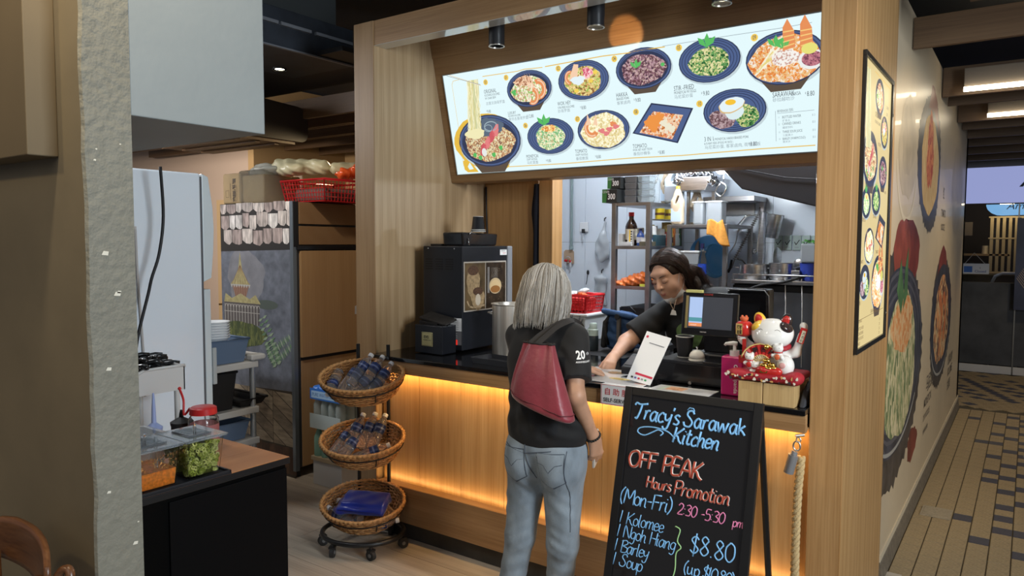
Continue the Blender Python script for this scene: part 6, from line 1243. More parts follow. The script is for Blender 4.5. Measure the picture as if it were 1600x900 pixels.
part('shell',MB().box(-2.60,-2.33,4.10,4.40,ZT,1.20),dw,t,bevel=.006); part('lid',MB().box(-2.61,-2.31,4.09,4.41,1.20,1.215),mat('lid_white',(.66,.69,.72),.35),t,bevel=.004)
for x in(-2.41,-2.35): part('clip',MB().tube([(x-.012,4.09,1.205),(x-.012,4.08,1.17),(x+.006,4.08,1.165),(x+.010,4.085,1.19)],.004,6),BLACK,t,smooth=True)
t=thing('water_bottle_small','small clear bottle with a green label before the drawer box','bottle',(-2.40,4.02,ZT)); part('bottle',MB().lathe([(0,0),(.022,.0),(.024,.01),(.024,.10),(.010,.13),(.010,.15),(0,.15)],(-2.40,4.03,ZT),16),GLASS,t,smooth='a'); part('label',MB().lathe([(.0245,.04),(.0245,.085)],(-2.40,4.03,ZT),16),mat('label_lime',(.35,.50,.25),.4),t)
def lattice_basket(lab,c,w,d,h,m,top=1.12,nx=10,nz=5,open_=True):
    t=thing('plastic_basket',lab,'basket',(c[0],c[1],c[2])); x,y,z=c; b=MB(); th=.004
    part('base',MB().box(x-w/2,x+w/2,y-d/2,y+d/2,z,z+.004),m,t)
    def wall(p0,p1,q0,q1,n,nm):  # bottom edge p0-p1, top edge q0-q1
        b=MB(); p0,p1,q0,q1=map(Vector,(p0,p1,q0,q1))
        for i in range(n+1):
            u=i/n; b.tube([p0.lerp(p1,u),q0.lerp(q1,u)],.0030 if i not in(0,n) else .007,4)
        for j in range(nz+1):
            v=j/nz; b.tube([p0.lerp(q0,v),p1.lerp(q1,v)],.0028 if j<nz else .007,4)
        part(nm,b,m,t)
    s=top; B=[(x-w/2,y-d/2,z),(x+w/2,y-d/2,z),(x+w/2,y+d/2,z),(x-w/2,y+d/2,z)]; T=[(x+(a-x)*s,y+(b_-y)*s,z+h) for a,b_,_ in B]
    for i in range(4): wall(B[i],B[(i+1)%4],T[i],T[(i+1)%4],nx,'lattice_side')
    part('rim',MB().tube(T,.009,6,closed=True),m,t,smooth=True); return t
lattice_basket('red plastic basket of orange sachets on the white drawer box in the kitchen',(-2.47,4.24,1.216),.24,.22,.115,RED)
rg=random.Random(8)
t=thing('sachet_bags','orange and clear sachet bags heaped in the red kitchen basket','bags',(-2.47,4.24,1.235))
for k in range(9):
    x,y=-2.47+rg.uniform(-.09,.09),4.24+rg.uniform(-.07,.05); o=soft('sachet',[('ell',(x,y,1.325+rg.uniform(-.015,.03)),(rg.uniform(.03,.045),.03,.018),(rg.uniform(-.5,.5),rg.uniform(-.5,.5),rg.uniform(0,3)))],.007,[mat('sachet_orange',(.70,.12,.03),.3),mat('film_white',(.62,.65,.68),.3,trans=.2),mat('sachet_red',(.5,.03,.03),.3)][k%3],t,fn=lambda q: .003*np.sin(q[...,0]*260+np.sin(q[...,1]*200)*2))
part('fill',MB().box(-2.57,-2.37,4.15,4.33,1.225,1.315),mat('sachet_red',(.5,.03,.03),.3),t,bevel=.02)
# ================================================================ kitchen behind the counter
dst=mat('shelf_steel',(.30,.30,.31),.35,metal=.9,noise=.2,scale=8)
def rack(name,lab,x0,x1,y0,y1,zs,top,pw=.034,cat='shelf',flat=True):
    t=thing(name,lab,cat,((x0+x1)/2,(y0+y1)/2,0))
    for x in(x0,x1-pw):
        for y in(y0,y1-pw): part('post',MB().box(x,x+pw,y,y+pw,0,top),dst,t,bevel=.002)
    for z in zs: part('shelf_board',MB().box(x0+.002,x1-.002,y0+.002,y1-.002,z-.022,z),dst,t,bevel=.002)
    return t
rack('steel_shelf','tall steel shelf crammed with boxes and bottles, left one in the kitchen',-2.41,-2.115,4.60,5.20,(.35,.9,1.375,1.655,1.955),1.955)
rack('steel_shelf','lower steel shelf with white tubs on top, right of the crammed one',-2.02,-1.605,4.66,5.20,(.6,1.20,1.80),1.80,.028)
def box_thing(name,lab,cat,x0,x1,y0,y1,z0,z1,m,group=None,prints=None,**k):
    t=thing(name,lab,cat,((x0+x1)/2,(y0+y1)/2,z0),0,group); part('carton',MB().box(x0,x1,y0,y1,z0,z1),m,t,bevel=.002)
    if prints: P=Print((x0,y0-.0005,z0),(1,0,0),(0,0,1),(0,-1,0)); prints(P,x1-x0,z1-z0); P.done('print',t)
    return t
cg_=mat('box_green',(.05,.20,.05),.5); ck=mat('box_black',(.02,.022,.022),.5)
def p300(P,W,H): P.poly([(0,0),(W*.28,0),(W*.34,H),(0,H)],cg_,.0003); P.text('300',W*.38,H*.25,H*.6,wht,bold=.03,sx=.7); P.text('COVER',W*.02,H*.72,H*.26,wht,.0006,sx=.7)
box_thing('film_box','black and green carton marked 300 on the crammed shelf, upper of the two','box',-2.445,-2.345,4.60,4.95,2.055,2.135,ck,'cartons marked 300',p300)
box_thing('film_box','black and green carton marked 300 on the crammed shelf, lower of the two','box',-2.475,-2.36,4.58,4.93,1.957,2.050,ck,'cartons marked 300',p300)
tub=mat('tub_clear',(.72,.78,.80),.12,trans=.8,ior=1.2); tubd=mat('tub_smoke',(.20,.20,.21),.2,trans=.3)
ordn=['lowest','second','third','top']
for c_,(x0,y0,m,nm) in enumerate([(-2.335,4.62,tubd,'dark'),(-2.235,4.62,tub,'clear')]):
    for k in range(4):
        t=thing('food_container','%s stacked %s plastic food container beside the cartons marked 300'%(ordn[k],nm),'container',(x0+.045,y0+.07,1.9565+k*.046),0,'stacked food containers on the crammed shelf')
        part('tub',MB().lathe([(0,0),(.052,0),(.058,.004),(.064,.038),(.060,.038),(.054,.006),(0,.006)],(x0+.045,y0+.07,1.9565+k*.046),4,rot=(0,0,PI/4)),m,t); part('lid',MB().box(x0,x0+.092,y0+.024,y0+.116,1.9945+k*.046,2.0*1+k*.046),m,t,bevel=.002)
def jug(lab,x,y,z,h,w,m,cap,label=None,group='plastic jugs in the kitchen'):
    t=thing('plastic_jug',lab,'jug',(x,y,z),0,group)
    pr=[('box',(x,y,z+h*.33),(w/2,w*.36,h*.33),None,.02),('ell',(x,y,z+h*.64),(w*.40,w*.28,h*.26),None),('cap',(x,y,z+h*.8),(x,y,z+h*.90),w*.16,w*.13),('ell',(x+w*.02,y,z+h*.64),(w*.13,w*.5,h*.13),(0,.3,0),dict(op='s',k=.01))]
    soft('jug_body',pr,.006,m,t,k=.03); part('cap',MB().cyl((x,y,z+h*.90),(x,y,z+h),w*.17,n=16),cap,t,smooth='a')
    if label: part('label',MB().box(x-w*.42,x+w*.42,y-w*.365,y-w*.355,z+h*.08,z+h*.42),label,t)
cream_j=mat('jug_cream',(.62,.50,.36),.4,trans=.1); white_j=mat('jug_white',(.68,.75,.80),.35,trans=.15); lab_g=mat('label_grey2',(.30,.31,.34),.5); lab_b=mat('label_blue',(.45,.55,.66),.5)
jug('tall slim clear jug on the crammed shelf beside the stacked containers',-2.175,4.80,1.956,.25,.065,tub,STEEL,None); jug('narrow brown-handled jug between clear jug and big white jug',-2.145,4.92,1.956,.24,.07,mat('jug_tan',(.45,.36,.26),.4),BLACK,lab_b)
jug('big translucent white jug with grey label on the crammed shelf',-2.075+.02,4.86,1.956,.27,.125,white_j,wht,lab_g)
jug('cream jug with yellow cap beside the big white jug',-1.97,4.72,1.801,.26,.085,cream_j,mat('cap_yellow',(.6,.42,.05),.4),lab_b); jug('farther tan jug with yellow cap behind the cream jug',-1.925,4.95,1.801,.27,.085,mat('jug_tan',(.45,.36,.26),.4),mat('cap_yellow',(.6,.42,.05),.4),lab_b)
milkw=mat('tub_milky',(.50,.54,.58),.3,trans=.5)
for i,(x,y,w_,h,l) in enumerate([(-1.845,4.80,.07,.16,'narrow milky plastic tub on the lower steel shelf'),(-1.735,4.82,.105,.16,'wide milky plastic tub at the right end of the lower steel shelf')]):
    t=thing('plastic_tub',l,'tub',(x,y,1.801)); part('tub',MB().box(x-w_/2,x+w_/2,y-w_/2,y+w_/2,1.801,1.801+h),milkw,t,bevel=.012); part('rim',MB().box(x-w_/2-.006,x+w_/2+.006,y-w_/2-.006,y+w_/2+.006,1.801+h-.012,1.801+h-.004),mat('lid_white',(.66,.69,.72),.35),t,bevel=.003)
# second shelf goods
def bottle(lab,x,y,z,r,h,m,cap,label=None,cat='bottle',neck=.4):
    t=thing('bottle' if cat=='bottle' else cat,lab,cat,(x,y,z)); part('body',MB().lathe([(0,0),(r*.9,0),(r,.006),(r,h*.58),(r*.85,h*.66),(r*neck,h*.80),(r*neck,h*.88),(0,h*.88)],(x,y,z),20),m,t,smooth='a'); part('cap',MB().cyl((x,y,z+h*.88),(x,y,z+h),r*neck*1.15,n=14),cap,t,smooth='a')
    if label: part('label',MB().lathe([(r*1.02,h*.18),(r*1.02,h*.5)],(x,y,z),20),label,t,smooth='a')
    return t
S2=1.656
bottle('big dark soy sauce bottle on the second board of the crammed shelf',-2.305,4.70,S2,.042,.235,mat('soy',(.03,.012,.008),.12,coat=.4),RED,mat('label_cream',(.60,.56,.45),.5))
box_thing('yellow_black_pack','upright pack with black and yellow stripe before the soy sauce bottle','pack',-2.30,-2.262,4.63,4.66,S2,S2+.11,mat('pack_cream',(.55,.52,.48),.5),None,lambda P,W,H:(P.poly([(W*.35,0),(W*.6,0),(W*.6,H),(W*.35,H)],mat('stripe_yellow',(.75,.5,.04),.4)),[P.poly([(W*.65,H*(.06+.16*k)),(W*.95,H*(.06+.16*k)),(W*.95,H*(.14+.16*k)),(W*.65,H*(.14+.16*k))],blk,.0006) for k in range(6)]))
bottle('small blue bottle with dark cap on the second board of the crammed shelf',-2.215,4.66,S2,.026,.12,mat('bottle_blue',(.04,.10,.38),.2,coat=.3),mat('cap_navy',(.02,.02,.08),.3),mat('label_white',(.6,.62,.68),.5))
bottle('second small blue bottle next to the first on the second board',-2.165,4.70,S2,.022,.085,mat('bottle_blue',(.04,.10,.38),.2,coat=.3),mat('cap_navy',(.02,.02,.08),.3),mat('label_white',(.6,.62,.68),.5))
box_thing('paper_stack','white papers and cards leaning at the left post of the crammed shelf','papers',-2.375,-2.345,4.64,4.72,S2,S2+.085,mat('paper_grey',(.50,.50,.50),.6)); box_thing('storage_box','small white box in the corner of the second board','box',-2.25,-2.215,4.80,4.90,S2,S2+.08,wht)
box_thing('storage_box','flat grey plastic box before the soy sauce bottle','box',-2.33,-2.26,4.605,4.628,S2,S2+.028,mat('paper_grey',(.50,.50,.50),.6)); box_thing('storage_box','ochre carton at the back of the second board','box',-2.20,-2.14,4.98,5.1,S2,S2+.17,mat('ochre_box',(.30,.20,.07),.6))
t=thing('hanging_tray','small tray on the shelf side carrying two yellow tins','shelf',(-2.105,4.95,1.84)); part('plate',MB().box(-2.17,-2.10,4.72,5.12,1.835,1.842),dst,t)
for y,l in ((4.80,'yellow tin with dark lettering, left of the two on the small shelf'),(4.95,'yellow tin with dark lettering, right of the two on the small shelf')):
    t=thing('yellow_tin',l,'tin',(-2.135,y,1.843),0,'yellow tins'); part('tin',MB().lathe([(0,0),(.034,0),(.034,.075),(0,.075)],(-2.135,y,1.843),20),mat('tin_yellow',(.62,.48,.03),.35),t,smooth='a'); part('tin_band',MB().lathe([(.0345,.028),(.0345,.045)],(-2.135,y,1.843),20),mat('tin_brown',(.12,.05,.02),.4),t)
bottle('yellow spice jar on the second board by the right post',-2.14,4.98,S2,.030,.125,mat('spice_yellow',(.62,.50,.10),.35),mat('cap_yellow',(.6,.42,.05),.4),mat('tin_brown',(.12,.05,.02),.4),'jar',.8)
box_thing('tea_box','teal and cream flat box leaning on the second board','box',-2.16,-2.13,4.74,4.90,S2,S2+.075,mat('box_teal',(.06,.14,.18),.4)); box_thing('medicine_box','white box with green mark on the second board','box',-2.18,-2.15,4.72,4.80,S2+.078,S2+.14,wht); box_thing('medicine_box','white box with a small green mark above the teal box','box',-2.165,-2.135,4.82,4.89,S2+.077,S2+.12,wht)
box_thing('booklet','stack of thin dark booklets under the teal box','booklet',-2.20,-2.13,4.61,4.73,S2,S2+.03,mat('booklet_dark',(.10,.09,.06),.6)); bottle('white jar with crumpled wrap at the right end of the second board',-2.14,5.10,S2,.030,.09,white_j,wht,None,'jar',.8)
box_thing('orange_pack','narrow orange pack standing behind the spice jar','pack',-2.15,-2.13,5.04,5.07,S2,S2+.14,mat('pack_orange',(.65,.18,.03),.4))
rg=random.Random(21); cols=[(.55,.52,.46),(.10,.22,.30),(.50,.38,.10),(.62,.62,.60),(.40,.08,.05),(.12,.28,.10),(.45,.30,.16)]
for k,(x,y,w_,h,z,l) in enumerate([(-2.345,4.86,.05,.13,S2,'cream bottle-high packet at the back left of the second board'),(-2.28,4.92,.05,.10,S2,'teal packet at the back of the second board'),(-2.235,4.84,.03,.15,S2,'tall ochre packet beside the blue bottles'),(-2.19,4.62,.03,.05,S2,'tiny white packet before the blue bottles'),(-2.155,4.90,.03,.10,S2,'dark red packet left of the spice jar'),(-2.16,5.14,.03,.15,S2,'green packet at the far back corner of the second board'),(-2.32,5.0,.09,.07,S2,'kraft packet lying at the back of the second board')]):
    box_thing('food_packet',l,'packet',x,x+w_,y,y+.03,z,z+h,mat('packet%d'%k,cols[k],.45),'packets on the crammed shelf',lambda P,W,H:(P.poly([(W*.1,H*.55),(W*.9,H*.55),(W*.9,H*.85),(W*.1,H*.85)],wht),P.line([(W*.15,H*.3),(W*.85,H*.3)],.006,blk)))
S3=1.376
t=thing('orange_bag','shiny orange plastic bag lying on the third board of the crammed shelf','bag',(-2.25,4.7,S3)); soft('bag_film',[('ell',(-2.26,4.70,S3+.035),(.12,.08,.045),(0,-.15,0)),('ell',(-2.20,4.70,S3+.055),(.07,.07,.04),None),('ell',(-2.35,4.66,S3+.012),(.05,.05,.022),None)],.006,mat('bag_orange',(.72,.17,.035),.25,coat=.2),t,k=.03,fn=lambda q: .004*np.sin(q[...,0]*90+q[...,2]*160)+.003*np.sin(q[...,0]*210+q[...,1]*60)); part('yellow_lining',MB().box(-2.19,-2.13,4.605,4.61,S3+.001,S3+.018),mat('lining_yellow',(.6,.6,.08),.5),t)
bottle('red and purple bottle behind the orange bag on the third board',-2.205,4.90,S3,.036,.16,mat('bottle_purple',(.25,.03,.06),.3),mat('cap_dark',(.05,.02,.03),.4),mat('label_pink',(.45,.12,.18),.4))
box_thing('plastic_divider','beige curved plastic panel at the back of the third board','panel',-2.38,-2.24,5.10,5.13,S3,S3+.19,mat('panel_beige',(.30,.25,.22),.5)); box_thing('crate_dark','dark crate on the board below the orange bag','crate',-2.37,-2.15,4.66,5.1,.905,1.22,mat('crate_black',(.02,.02,.022),.6))
# lower shelf surroundings
t=thing('orange_cloth','orange wiping cloth hanging from the end of the lower steel shelf','cloth',(-1.65,4.66,1.66)); b=MB(); V=[];n,m=14,12
for j in range(m):
    for i in range(n):
        u=i/(n-1); v=j/(m-1); V.append((-1.73+.10*u+.05*v*u,4.648-.012*math.sin(u*9+v*2)-.01*v,1.822-(.09+.085*u)*v+.012*math.sin(u*7)))
o=part('cloth_sheet',MB().add(V,[(j*n+i,j*n+i+1,(j+1)*n+i+1,(j+1)*n+i) for j in range(m-1) for i in range(n-1)]),mat('cloth_orange',(.55,.24,.04),.8,noise=.15,scale=60),t,smooth=True); o.modifiers.new('s','SOLIDIFY').thickness=.003
bl=mat('colander_blue',(.10,.42,.88),.35,trans=.25)
t=thing('blue_colander','round blue plastic colander hanging on the kitchen wall','colander',(-1.90,5.15,1.42)); R_=(math.radians(78),0,math.radians(14))
part('bowl',MB().lathe([(.0,-.055),(.06,-.05),(.10,-.03),(.125,0),(.135,.004),(.135,-.004)],(-1.915,5.17,1.60),36,rot=R_),bl,t,smooth='a');
for k in range(12): a=2*PI*k/12; part('slot_rib',MB().tube([Vector((-1.915,5.17,1.60))+Euler(R_).to_matrix()@Vector((r*math.cos(a),r*math.sin(a),z)) for r,z in((.02,.0-.058),(.06,-.055),(.10,-.036),(.125,-.008))],.003,4),mat('colander_dark',(.02,.14,.45),.4),t,smooth=True)
t=thing('blue_colander','smaller blue plastic sieve bowl in front of the round blue colander','colander',(-1.84,5.0,1.40)); R2=(math.radians(80),0,math.radians(40)); part('bowl',MB().lathe([(.0,-.04),(.05,-.035),(.085,-.012),(.095,.003),(.095,-.003)],(-1.835,5.08,1.55),30,rot=R2,sy=1.3),bl,t,smooth='a')
for k in range(10): a=2*PI*k/10; part('slot_rib',MB().tube([Vector((-1.835,5.08,1.55))+Euler(R2).to_matrix()@Vector((r*math.cos(a),1.3*r*math.sin(a),z)) for r,z in((.015,-.043),(.05,-.04),(.085,-.016))],.0025,4),mat('colander_dark',(.02,.14,.45),.4),t,smooth=True)
t=thing('clear_tub','tall milky clear tub before the blue colander','tub',(-1.88,4.8,1.20)); part('tub',MB().lathe([(0,0),(.072,0),(.078,.01),(.088,.42),(.082,.42),(.070,.01),(0,.01)],(-1.885,4.80,1.201),4,rot=(0,0,PI/4)),milkw,t,bevel=.006); part('rim',MB().box(-1.952,-1.818,4.733,4.867,1.61,1.625),mat('lid_white',(.66,.69,.72),.35),t,bevel=.004)
bottle('clear water bottle with blue label beside the milky tub',-1.79,4.72,1.40,.028,.275,GLASS,mat('cap_navy',(.02,.02,.08),.3),mat('label_royal',(.02,.08,.55),.35)); box_thing('shelf_riser','grey box carrying the water bottle','box',-1.84,-1.74,4.67,4.8,1.201,1.399,mat('riser_grey',(.20,.21,.22),.6))
# sink bench with oven, pots, sprayer
t=thing('steel_bench','steel bench with a black oven door under it along the kitchen back wall','bench',(-1.15,5.0,0));
part('bench_top',MB().box(-1.60,-.68,4.74,5.28,1.415,1.44),STEEL,t,bevel=.003); part('guard_rail',MB().tube([(-1.59,4.745,1.44),(-1.59,4.745,1.475),(-.70,4.745,1.475),(-.70,4.745,1.44)],.005,6),STEEL,t,smooth=True)
part('oven_body',MB().box(-1.595,-.70,4.79,5.28,.2,1.412),blk_sat,t,bevel=.004); part('oven_frame',MB().box(-1.598,-.70,4.775,4.79,1.37,1.405).box(-1.598,-1.57,4.775,4.79,.3,1.37),mat('oven_edge',(.015,.015,.017),.3),t,bevel=.002); part('oven_glass',MB().box(-1.57,-.70,4.782,4.79,.35,1.365),mat('oven_mirror',(.34,.36,.40),.28,metal=.9,noise=.2,scale=2),t)
part('oven_hose',MB().tube(spline([(-1.52,4.76,1.28),(-1.50,4.73,1.36),(-1.40,4.72,1.41),(-1.28,4.73,1.43),(-1.18,4.75,1.46),(-1.13,4.77,1.48)],6),.009,8),BLACK,t,smooth=True)
for x in(-1.26,-1.16): part('cable',MB().tube([(x,4.76,1.46),(x+.01,4.75,1.3),(x+.015,4.75,.9)],.003,5),wht,t,smooth=True)
part('back_rail',MB().box(-1.30,-.70,5.24,5.28,1.50,1.515),STEEL,t)
def pot(lab,x,y,z,r,h,lid=False):
    t=thing('cooking_pot',lab,'pot',(x,y,z),0,'pots on the steel bench'); part('pot_wall',MB().lathe([(0,0),(r*.96,0),(r,.008),(r,h),(r*1.04,h+.003),(r*.97,h+.002),(r*.96,.01),(0,.01)],(x,y,z),32),STEEL,t,smooth='a')
    for s in(-1,1): part('pot_handle',MB().tube([(x+s*r,y-.02,z+h*.75),(x+s*(r+.028),y-.015,z+h*.8),(x+s*(r+.028),y+.015,z+h*.8),(x+s*r,y+.02,z+h*.75)],.004,6),STEEL,t,smooth=True)
    return t
pot('wide shallow steel pot at the left end of the steel bench',-1.50,4.90,1.441,.095,.095); t=pot('taller steel pot with a lid leaning behind it on the steel bench',-1.325,4.92,1.441,.080,.105)
t=thing('pot_lid','steel pot lid standing upright behind the taller pot','lid',(-1.36,5.02,1.441)); part('disc',MB().lathe([(0,.014),(.045,.010),(.062,.002),(.065,-.002),(.061,-.003),(0,.008)],(-1.385,5.03,1.585),28,rot=(PI/2,0,math.radians(80))),STEEL,t,smooth='a'); part('stand',MB().box(-1.39,-1.36,5.02,5.04,1.441,1.54),STEEL,t)
t=thing('wire_strainer','steel mesh strainer standing between the taller pot and the blue tub','strainer',(-1.22,5.0,1.441)); part('bowl',MB().ball((-1.235,5.02,1.535),(.045,.015,.045),20,12),STEEL,t,smooth=True); part('handle',MB().tube([(-1.235,5.02,1.50),(-1.20,4.99,1.442)],.005,6),STEEL,t)
t=thing('ladle','steel ladle lying in the wide shallow pot with a dark handle','ladle',(-1.5,4.9,1.46)); part('handle',MB().tube([(-1.50,4.9,1.47),(-1.57,4.88,1.56),(-1.60,4.86,1.575)],[.004,.005,.008],6),BLACK,t,smooth=True)
box_thing('steel_caddy','small steel caddy before the strainer','caddy',-1.235,-1.185,4.80,4.85,1.441,1.505,STEEL)
t=thing('blue_tub','royal blue plastic tub at the right end of the steel bench','tub',(-1.13,4.9,1.441)); part('tub',MB().lathe([(0,0),(.060,0),(.072,.11),(.076,.112),(.068,.112),(.056,.008),(0,.008)],(-1.13,4.88,1.441),24),mat('tub_royal',(.025,.05,.32),.4),t,smooth='a')
t=thing('herb_container','milky square container with green leaves on top of the blue tub','container',(-1.13,4.88,1.554)); part('tub',MB().box(-1.19,-1.07,4.83,4.95,1.555,1.675),milkw,t,bevel=.01);
b=MB(); rg=random.Random(3)
for k in range(60):
    x,y,z=-1.13+rg.uniform(-.05,.05),4.89+rg.uniform(-.05,.05),1.677+rg.uniform(0,.02); a=rg.uniform(0,6); b.face([(x,y,z),(x+.014*math.cos(a),y+.014*math.sin(a),z+.006),(x+.020*math.cos(a+.4),y+.02*math.sin(a+.4),z+.004),(x+.010*math.cos(a+1),y+.01*math.sin(a+1),z-.002)])
part('leaves',b,mat('herb_green',(.08,.32,.05),.5),t,kind='stuff')
for i in range(5):
    x=-1.478+i*.062; t=thing('tag_card','grey-green card with a check mark on the wall, %s from the left of five'%['first','second','third','fourth','last'][i],'card',(x+.026,5.292,1.63),0,'row of check mark cards on the kitchen wall')
    part('card',MB().box(x,x+.054,5.286,5.2965,1.628,1.732),mat('tag_green',(.42,.52,.50),.4),t,bevel=.003); P=Print((x,5.2855,1.628),(1,0,0),(0,0,1),(0,-1,0)); P.line([(.012,.058),(.022,.040),(.044,.072)],.005,blk); P.line([(.014,.022),(.040,.022)],.004,lab_g); P.done('check_mark',t)
# wall shelf frame, sprayer, bucket
t=thing('pipe_rack','steel wall frame over the bench carrying the spray hose','frame',(-1.7,5.2,1.55)); part('top_rail',MB().box(-1.90,-1.54,5.0,5.29,1.965,2.0),dst,t,bevel=.002); part('upright',MB().box(-1.58,-1.545,5.24,5.29,1.442,1.98),STEEL,t,bevel=.002); part('rear_plate',MB().box(-1.90,-1.62,5.27,5.295,1.88,1.96),dst,t)
t=thing('spray_hose','coiled spring pre-rinse spray hose on the kitchen wall','tap',(-1.62,5.15,1.45)); pts=[];n=260
for i in range(n):
    u=i/(n-1); c=Vector((-1.70,5.10,1.56)).lerp(Vector((-1.575,5.20,1.87)),u); a=u*2*PI*22; pts.append(c+Vector((math.cos(a)*.014,math.sin(a)*.014,0)))
part('spring',MB().tube(pts,.0028,5),CHROME,t,smooth=True); part('hose',MB().tube([(-1.715,5.09,1.50),(-1.70,5.10,1.56),(-1.575,5.20,1.87),(-1.57,5.23,1.93)],.005,8),mat('hose_grey',(.2,.2,.21),.4),t,smooth=True); part('spray_head',MB().tube([(-1.715,5.09,1.56),(-1.722,5.08,1.50),(-1.73,5.06,1.475)],[.008,.009,.011],10),BLACK,t,smooth=True)
part('riser_pipe',MB().tube([(-1.63,5.24,1.442),(-1.63,5.24,1.62),(-1.61,5.24,1.75)],.008,8).tube([(-1.63,5.22,1.62),(-1.59,5.18,1.62)],.007,8),CHROME,t,smooth=True); part('valve',MB().ball((-1.60,5.22,1.62),(.022,.02,.022),12,8).ball((-1.645,5.22,1.52),(.02,.02,.02),12,8),CHROME,t,smooth=True)
part('bracket',MB().tube([(-1.57,5.24,1.88),(-1.66,5.2,1.87),(-1.72,5.2,1.80)],.004,6),CHROME,t,smooth=True)
t=thing('white_cable','loose white cable looping down the tiled kitchen wall','cable',(-1.75,5.27,1.5)); part('cable',MB().tube(spline([(-1.86,5.27,1.46),(-1.84,5.27,1.55),(-1.76,5.27,1.66),(-1.73,5.27,1.78),(-1.68,5.26,1.86),(-1.61,5.25,1.88)],6),.005,6),wht,t,smooth=True)
t=thing('steel_bucket','steel bucket hanging beside the wall frame','bucket',(-1.46,5.15,1.72)); part('bucket_wall',MB().lathe([(0,0),(.040,0),(.044,.005),(.055,.16),(.060,.163),(.052,.16),(.042,.006),(0,.006)],(-1.465,5.16,1.715),28,rot=(0,.15,0)),STEEL,t,smooth='a'); part('hook',MB().tube([(-1.545,5.2,1.90),(-1.50,5.17,1.89),(-1.49,5.16,1.87)],.004,6),STEEL,t); part('ladle_handle',MB().tube([(-1.53,5.14,1.90),(-1.55,5.12,1.62)],.004,6),STEEL,t)
BX=-1.595
t=thing('extractor_hood','dark sloping extractor hood under the kitchen ceiling at the right','hood',(-1.1,4.9,1.86)); part('canopy',MB().prism([(-1.60,2.20),(-1.40,1.995),(-.68,1.80),(-.68,2.60),(-1.60,2.60)],4.3,5.0,'y'),mat('hood_dark',(.014,.014,.017),.45),t,bevel=.006); part('cable',MB().tube([(-1.56,4.295,2.17),(-1.40,4.29,2.11),(-1.15,4.29,2.05),(-.85,4.29,2.02)],.003,5),BLACK,t,smooth=True); part('hanger',MB().box(-1.3,-1.26,4.6,4.64,2.6,2.95),BLACK,t)
t=thing('foil_tray','large steel tray wrapped in crumpled foil over the lower steel shelf','tray',(-1.85,4.9,2.02)); foil=mat('foil',(.6,.6,.62),.18,metal=1); part('tray',MB().prism([(-2.0,2.12),(-1.96,2.03),(-1.78,2.03),(-1.74,2.12)],4.72,5.1,'y'),STEEL,t,bevel=.003)
soft('foil_wrap',[('ell',(-1.88,4.8,2.15),(.12,.08,.03),None),('ell',(-1.76,4.78,2.09),(.05,.06,.035),None),('ell',(-1.97,4.74,2.10),(.04,.05,.03),None)],.006,foil,t,k=.02,fn=lambda q: .006*np.sin(q[...,0]*150+np.sin(q[...,2]*120)*2)+.004*np.sin(q[...,1]*180+q[...,0]*70)); [part('tray_bracket',MB().box(x,x+.02,4.9,4.92,1.802,2.04),STEEL,t) for x in(-1.98,-1.80)]
t=thing('air_duct','silver flexible air duct and pipes crossing under the kitchen ceiling','duct',(-1.7,5.0,2.15)); pts=[];rs=[]
for i in range(60): u=i/59; pts.append((-2.1+.75*u,5.08,2.33-.15*u*u)); rs.append(.07+.004*(i%2))
part('flex_duct',MB().tube(pts,rs,14),foil,t,smooth=True); part('conduit',MB().tube([(-2.2,4.5,2.30),(-1.9,4.5,2.29),(-1.63,4.5,2.28)],.012,8),mat('pipe_black',(.03,.03,.03),.5),t,smooth=True); part('strap',MB().box(-1.72,-1.70,5.0,5.16,2.2,2.945),STEEL,t)
part('wire_bundle',MB().tube(spline([(-1.60,4.5,2.05),(-1.63,4.5,2.0),(-1.59,4.5,1.97),(-1.56,4.5,2.03),(-1.60,4.5,2.06)],4),.004,5).tube([(-1.575,4.5,2.14),(-1.58,4.5,2.05)],.002,4),foil,t,smooth=True)
t=thing('work_lamp','bare bright white lamp under the kitchen ceiling above the foil tray','lamp',(-1.66,4.5,2.13)); part('bulb',MB().ball((BX,4.5,2.135),(.034,.034,.028),16,10),glow('bulb_white',(.9,.97,1),14),t,smooth=True); part('socket',MB().cyl((BX-.03,4.5,2.15),(BX-.07,4.5,2.17),.018,n=12),wht,t,smooth='a')
lamp('work_lamp_light','POINT',(-1.60,4.44,2.08),15,(.88,.95,1.0),.03)
struct('trim_5',MB().box(-2.7,-1.58,4.40,4.44,2.22,2.95),mat('soffit_dark',(.04,.04,.045),.6))['label']='dark soffit above the crammed shelf'
# left part of the back wall
t=thing('conduit_pipe','grey vertical pipe down the tiled wall left of the hanging bags','pipe',(-3.13,5.28,1.6)); part('pipe',MB().cyl((-3.14,5.28,1.63),(-3.14,5.28,2.94),.011,n=12),mat('pipe_grey',(.25,.33,.34),.4),t,smooth='a'); part('joint',MB().cyl((-3.14,5.28,1.62),(-3.14,5.28,1.65),.016,n=12),mat('pipe_grey',(.25,.33,.34),.4),t,smooth='a')
t=thing('key_card','brown kraft card with a ring of keys under the grey pipe','card',(-3.17,5.28,1.50)); part('card',MB().prism([(-3.215,1.50),(-3.12,1.50),(-3.12,1.60),(-3.135,1.615),(-3.20,1.615),(-3.215,1.60)],5.285,5.292,'y'),mat('kraft',(.42,.30,.20),.7),t,bevel=.001); part('key_ring',MB().tube([(-3.165+.028*math.cos(a),5.27,1.535+.024*math.sin(a)) for a in np.linspace(0,2*PI,17)[:-1]],.003,5,closed=True),CHROME,t,smooth=True); part('key',MB().box(-3.20,-3.18,5.268,5.272,1.46,1.52).box(-3.15,-3.13,5.268,5.272,1.47,1.52),STEEL,t); part('red_fob',MB().ball((-3.185,5.268,1.525),(.018,.006,.012),10,6).ball((-3.145,5.268,1.52),(.012,.006,.012),10,6),RED,t,smooth=True)
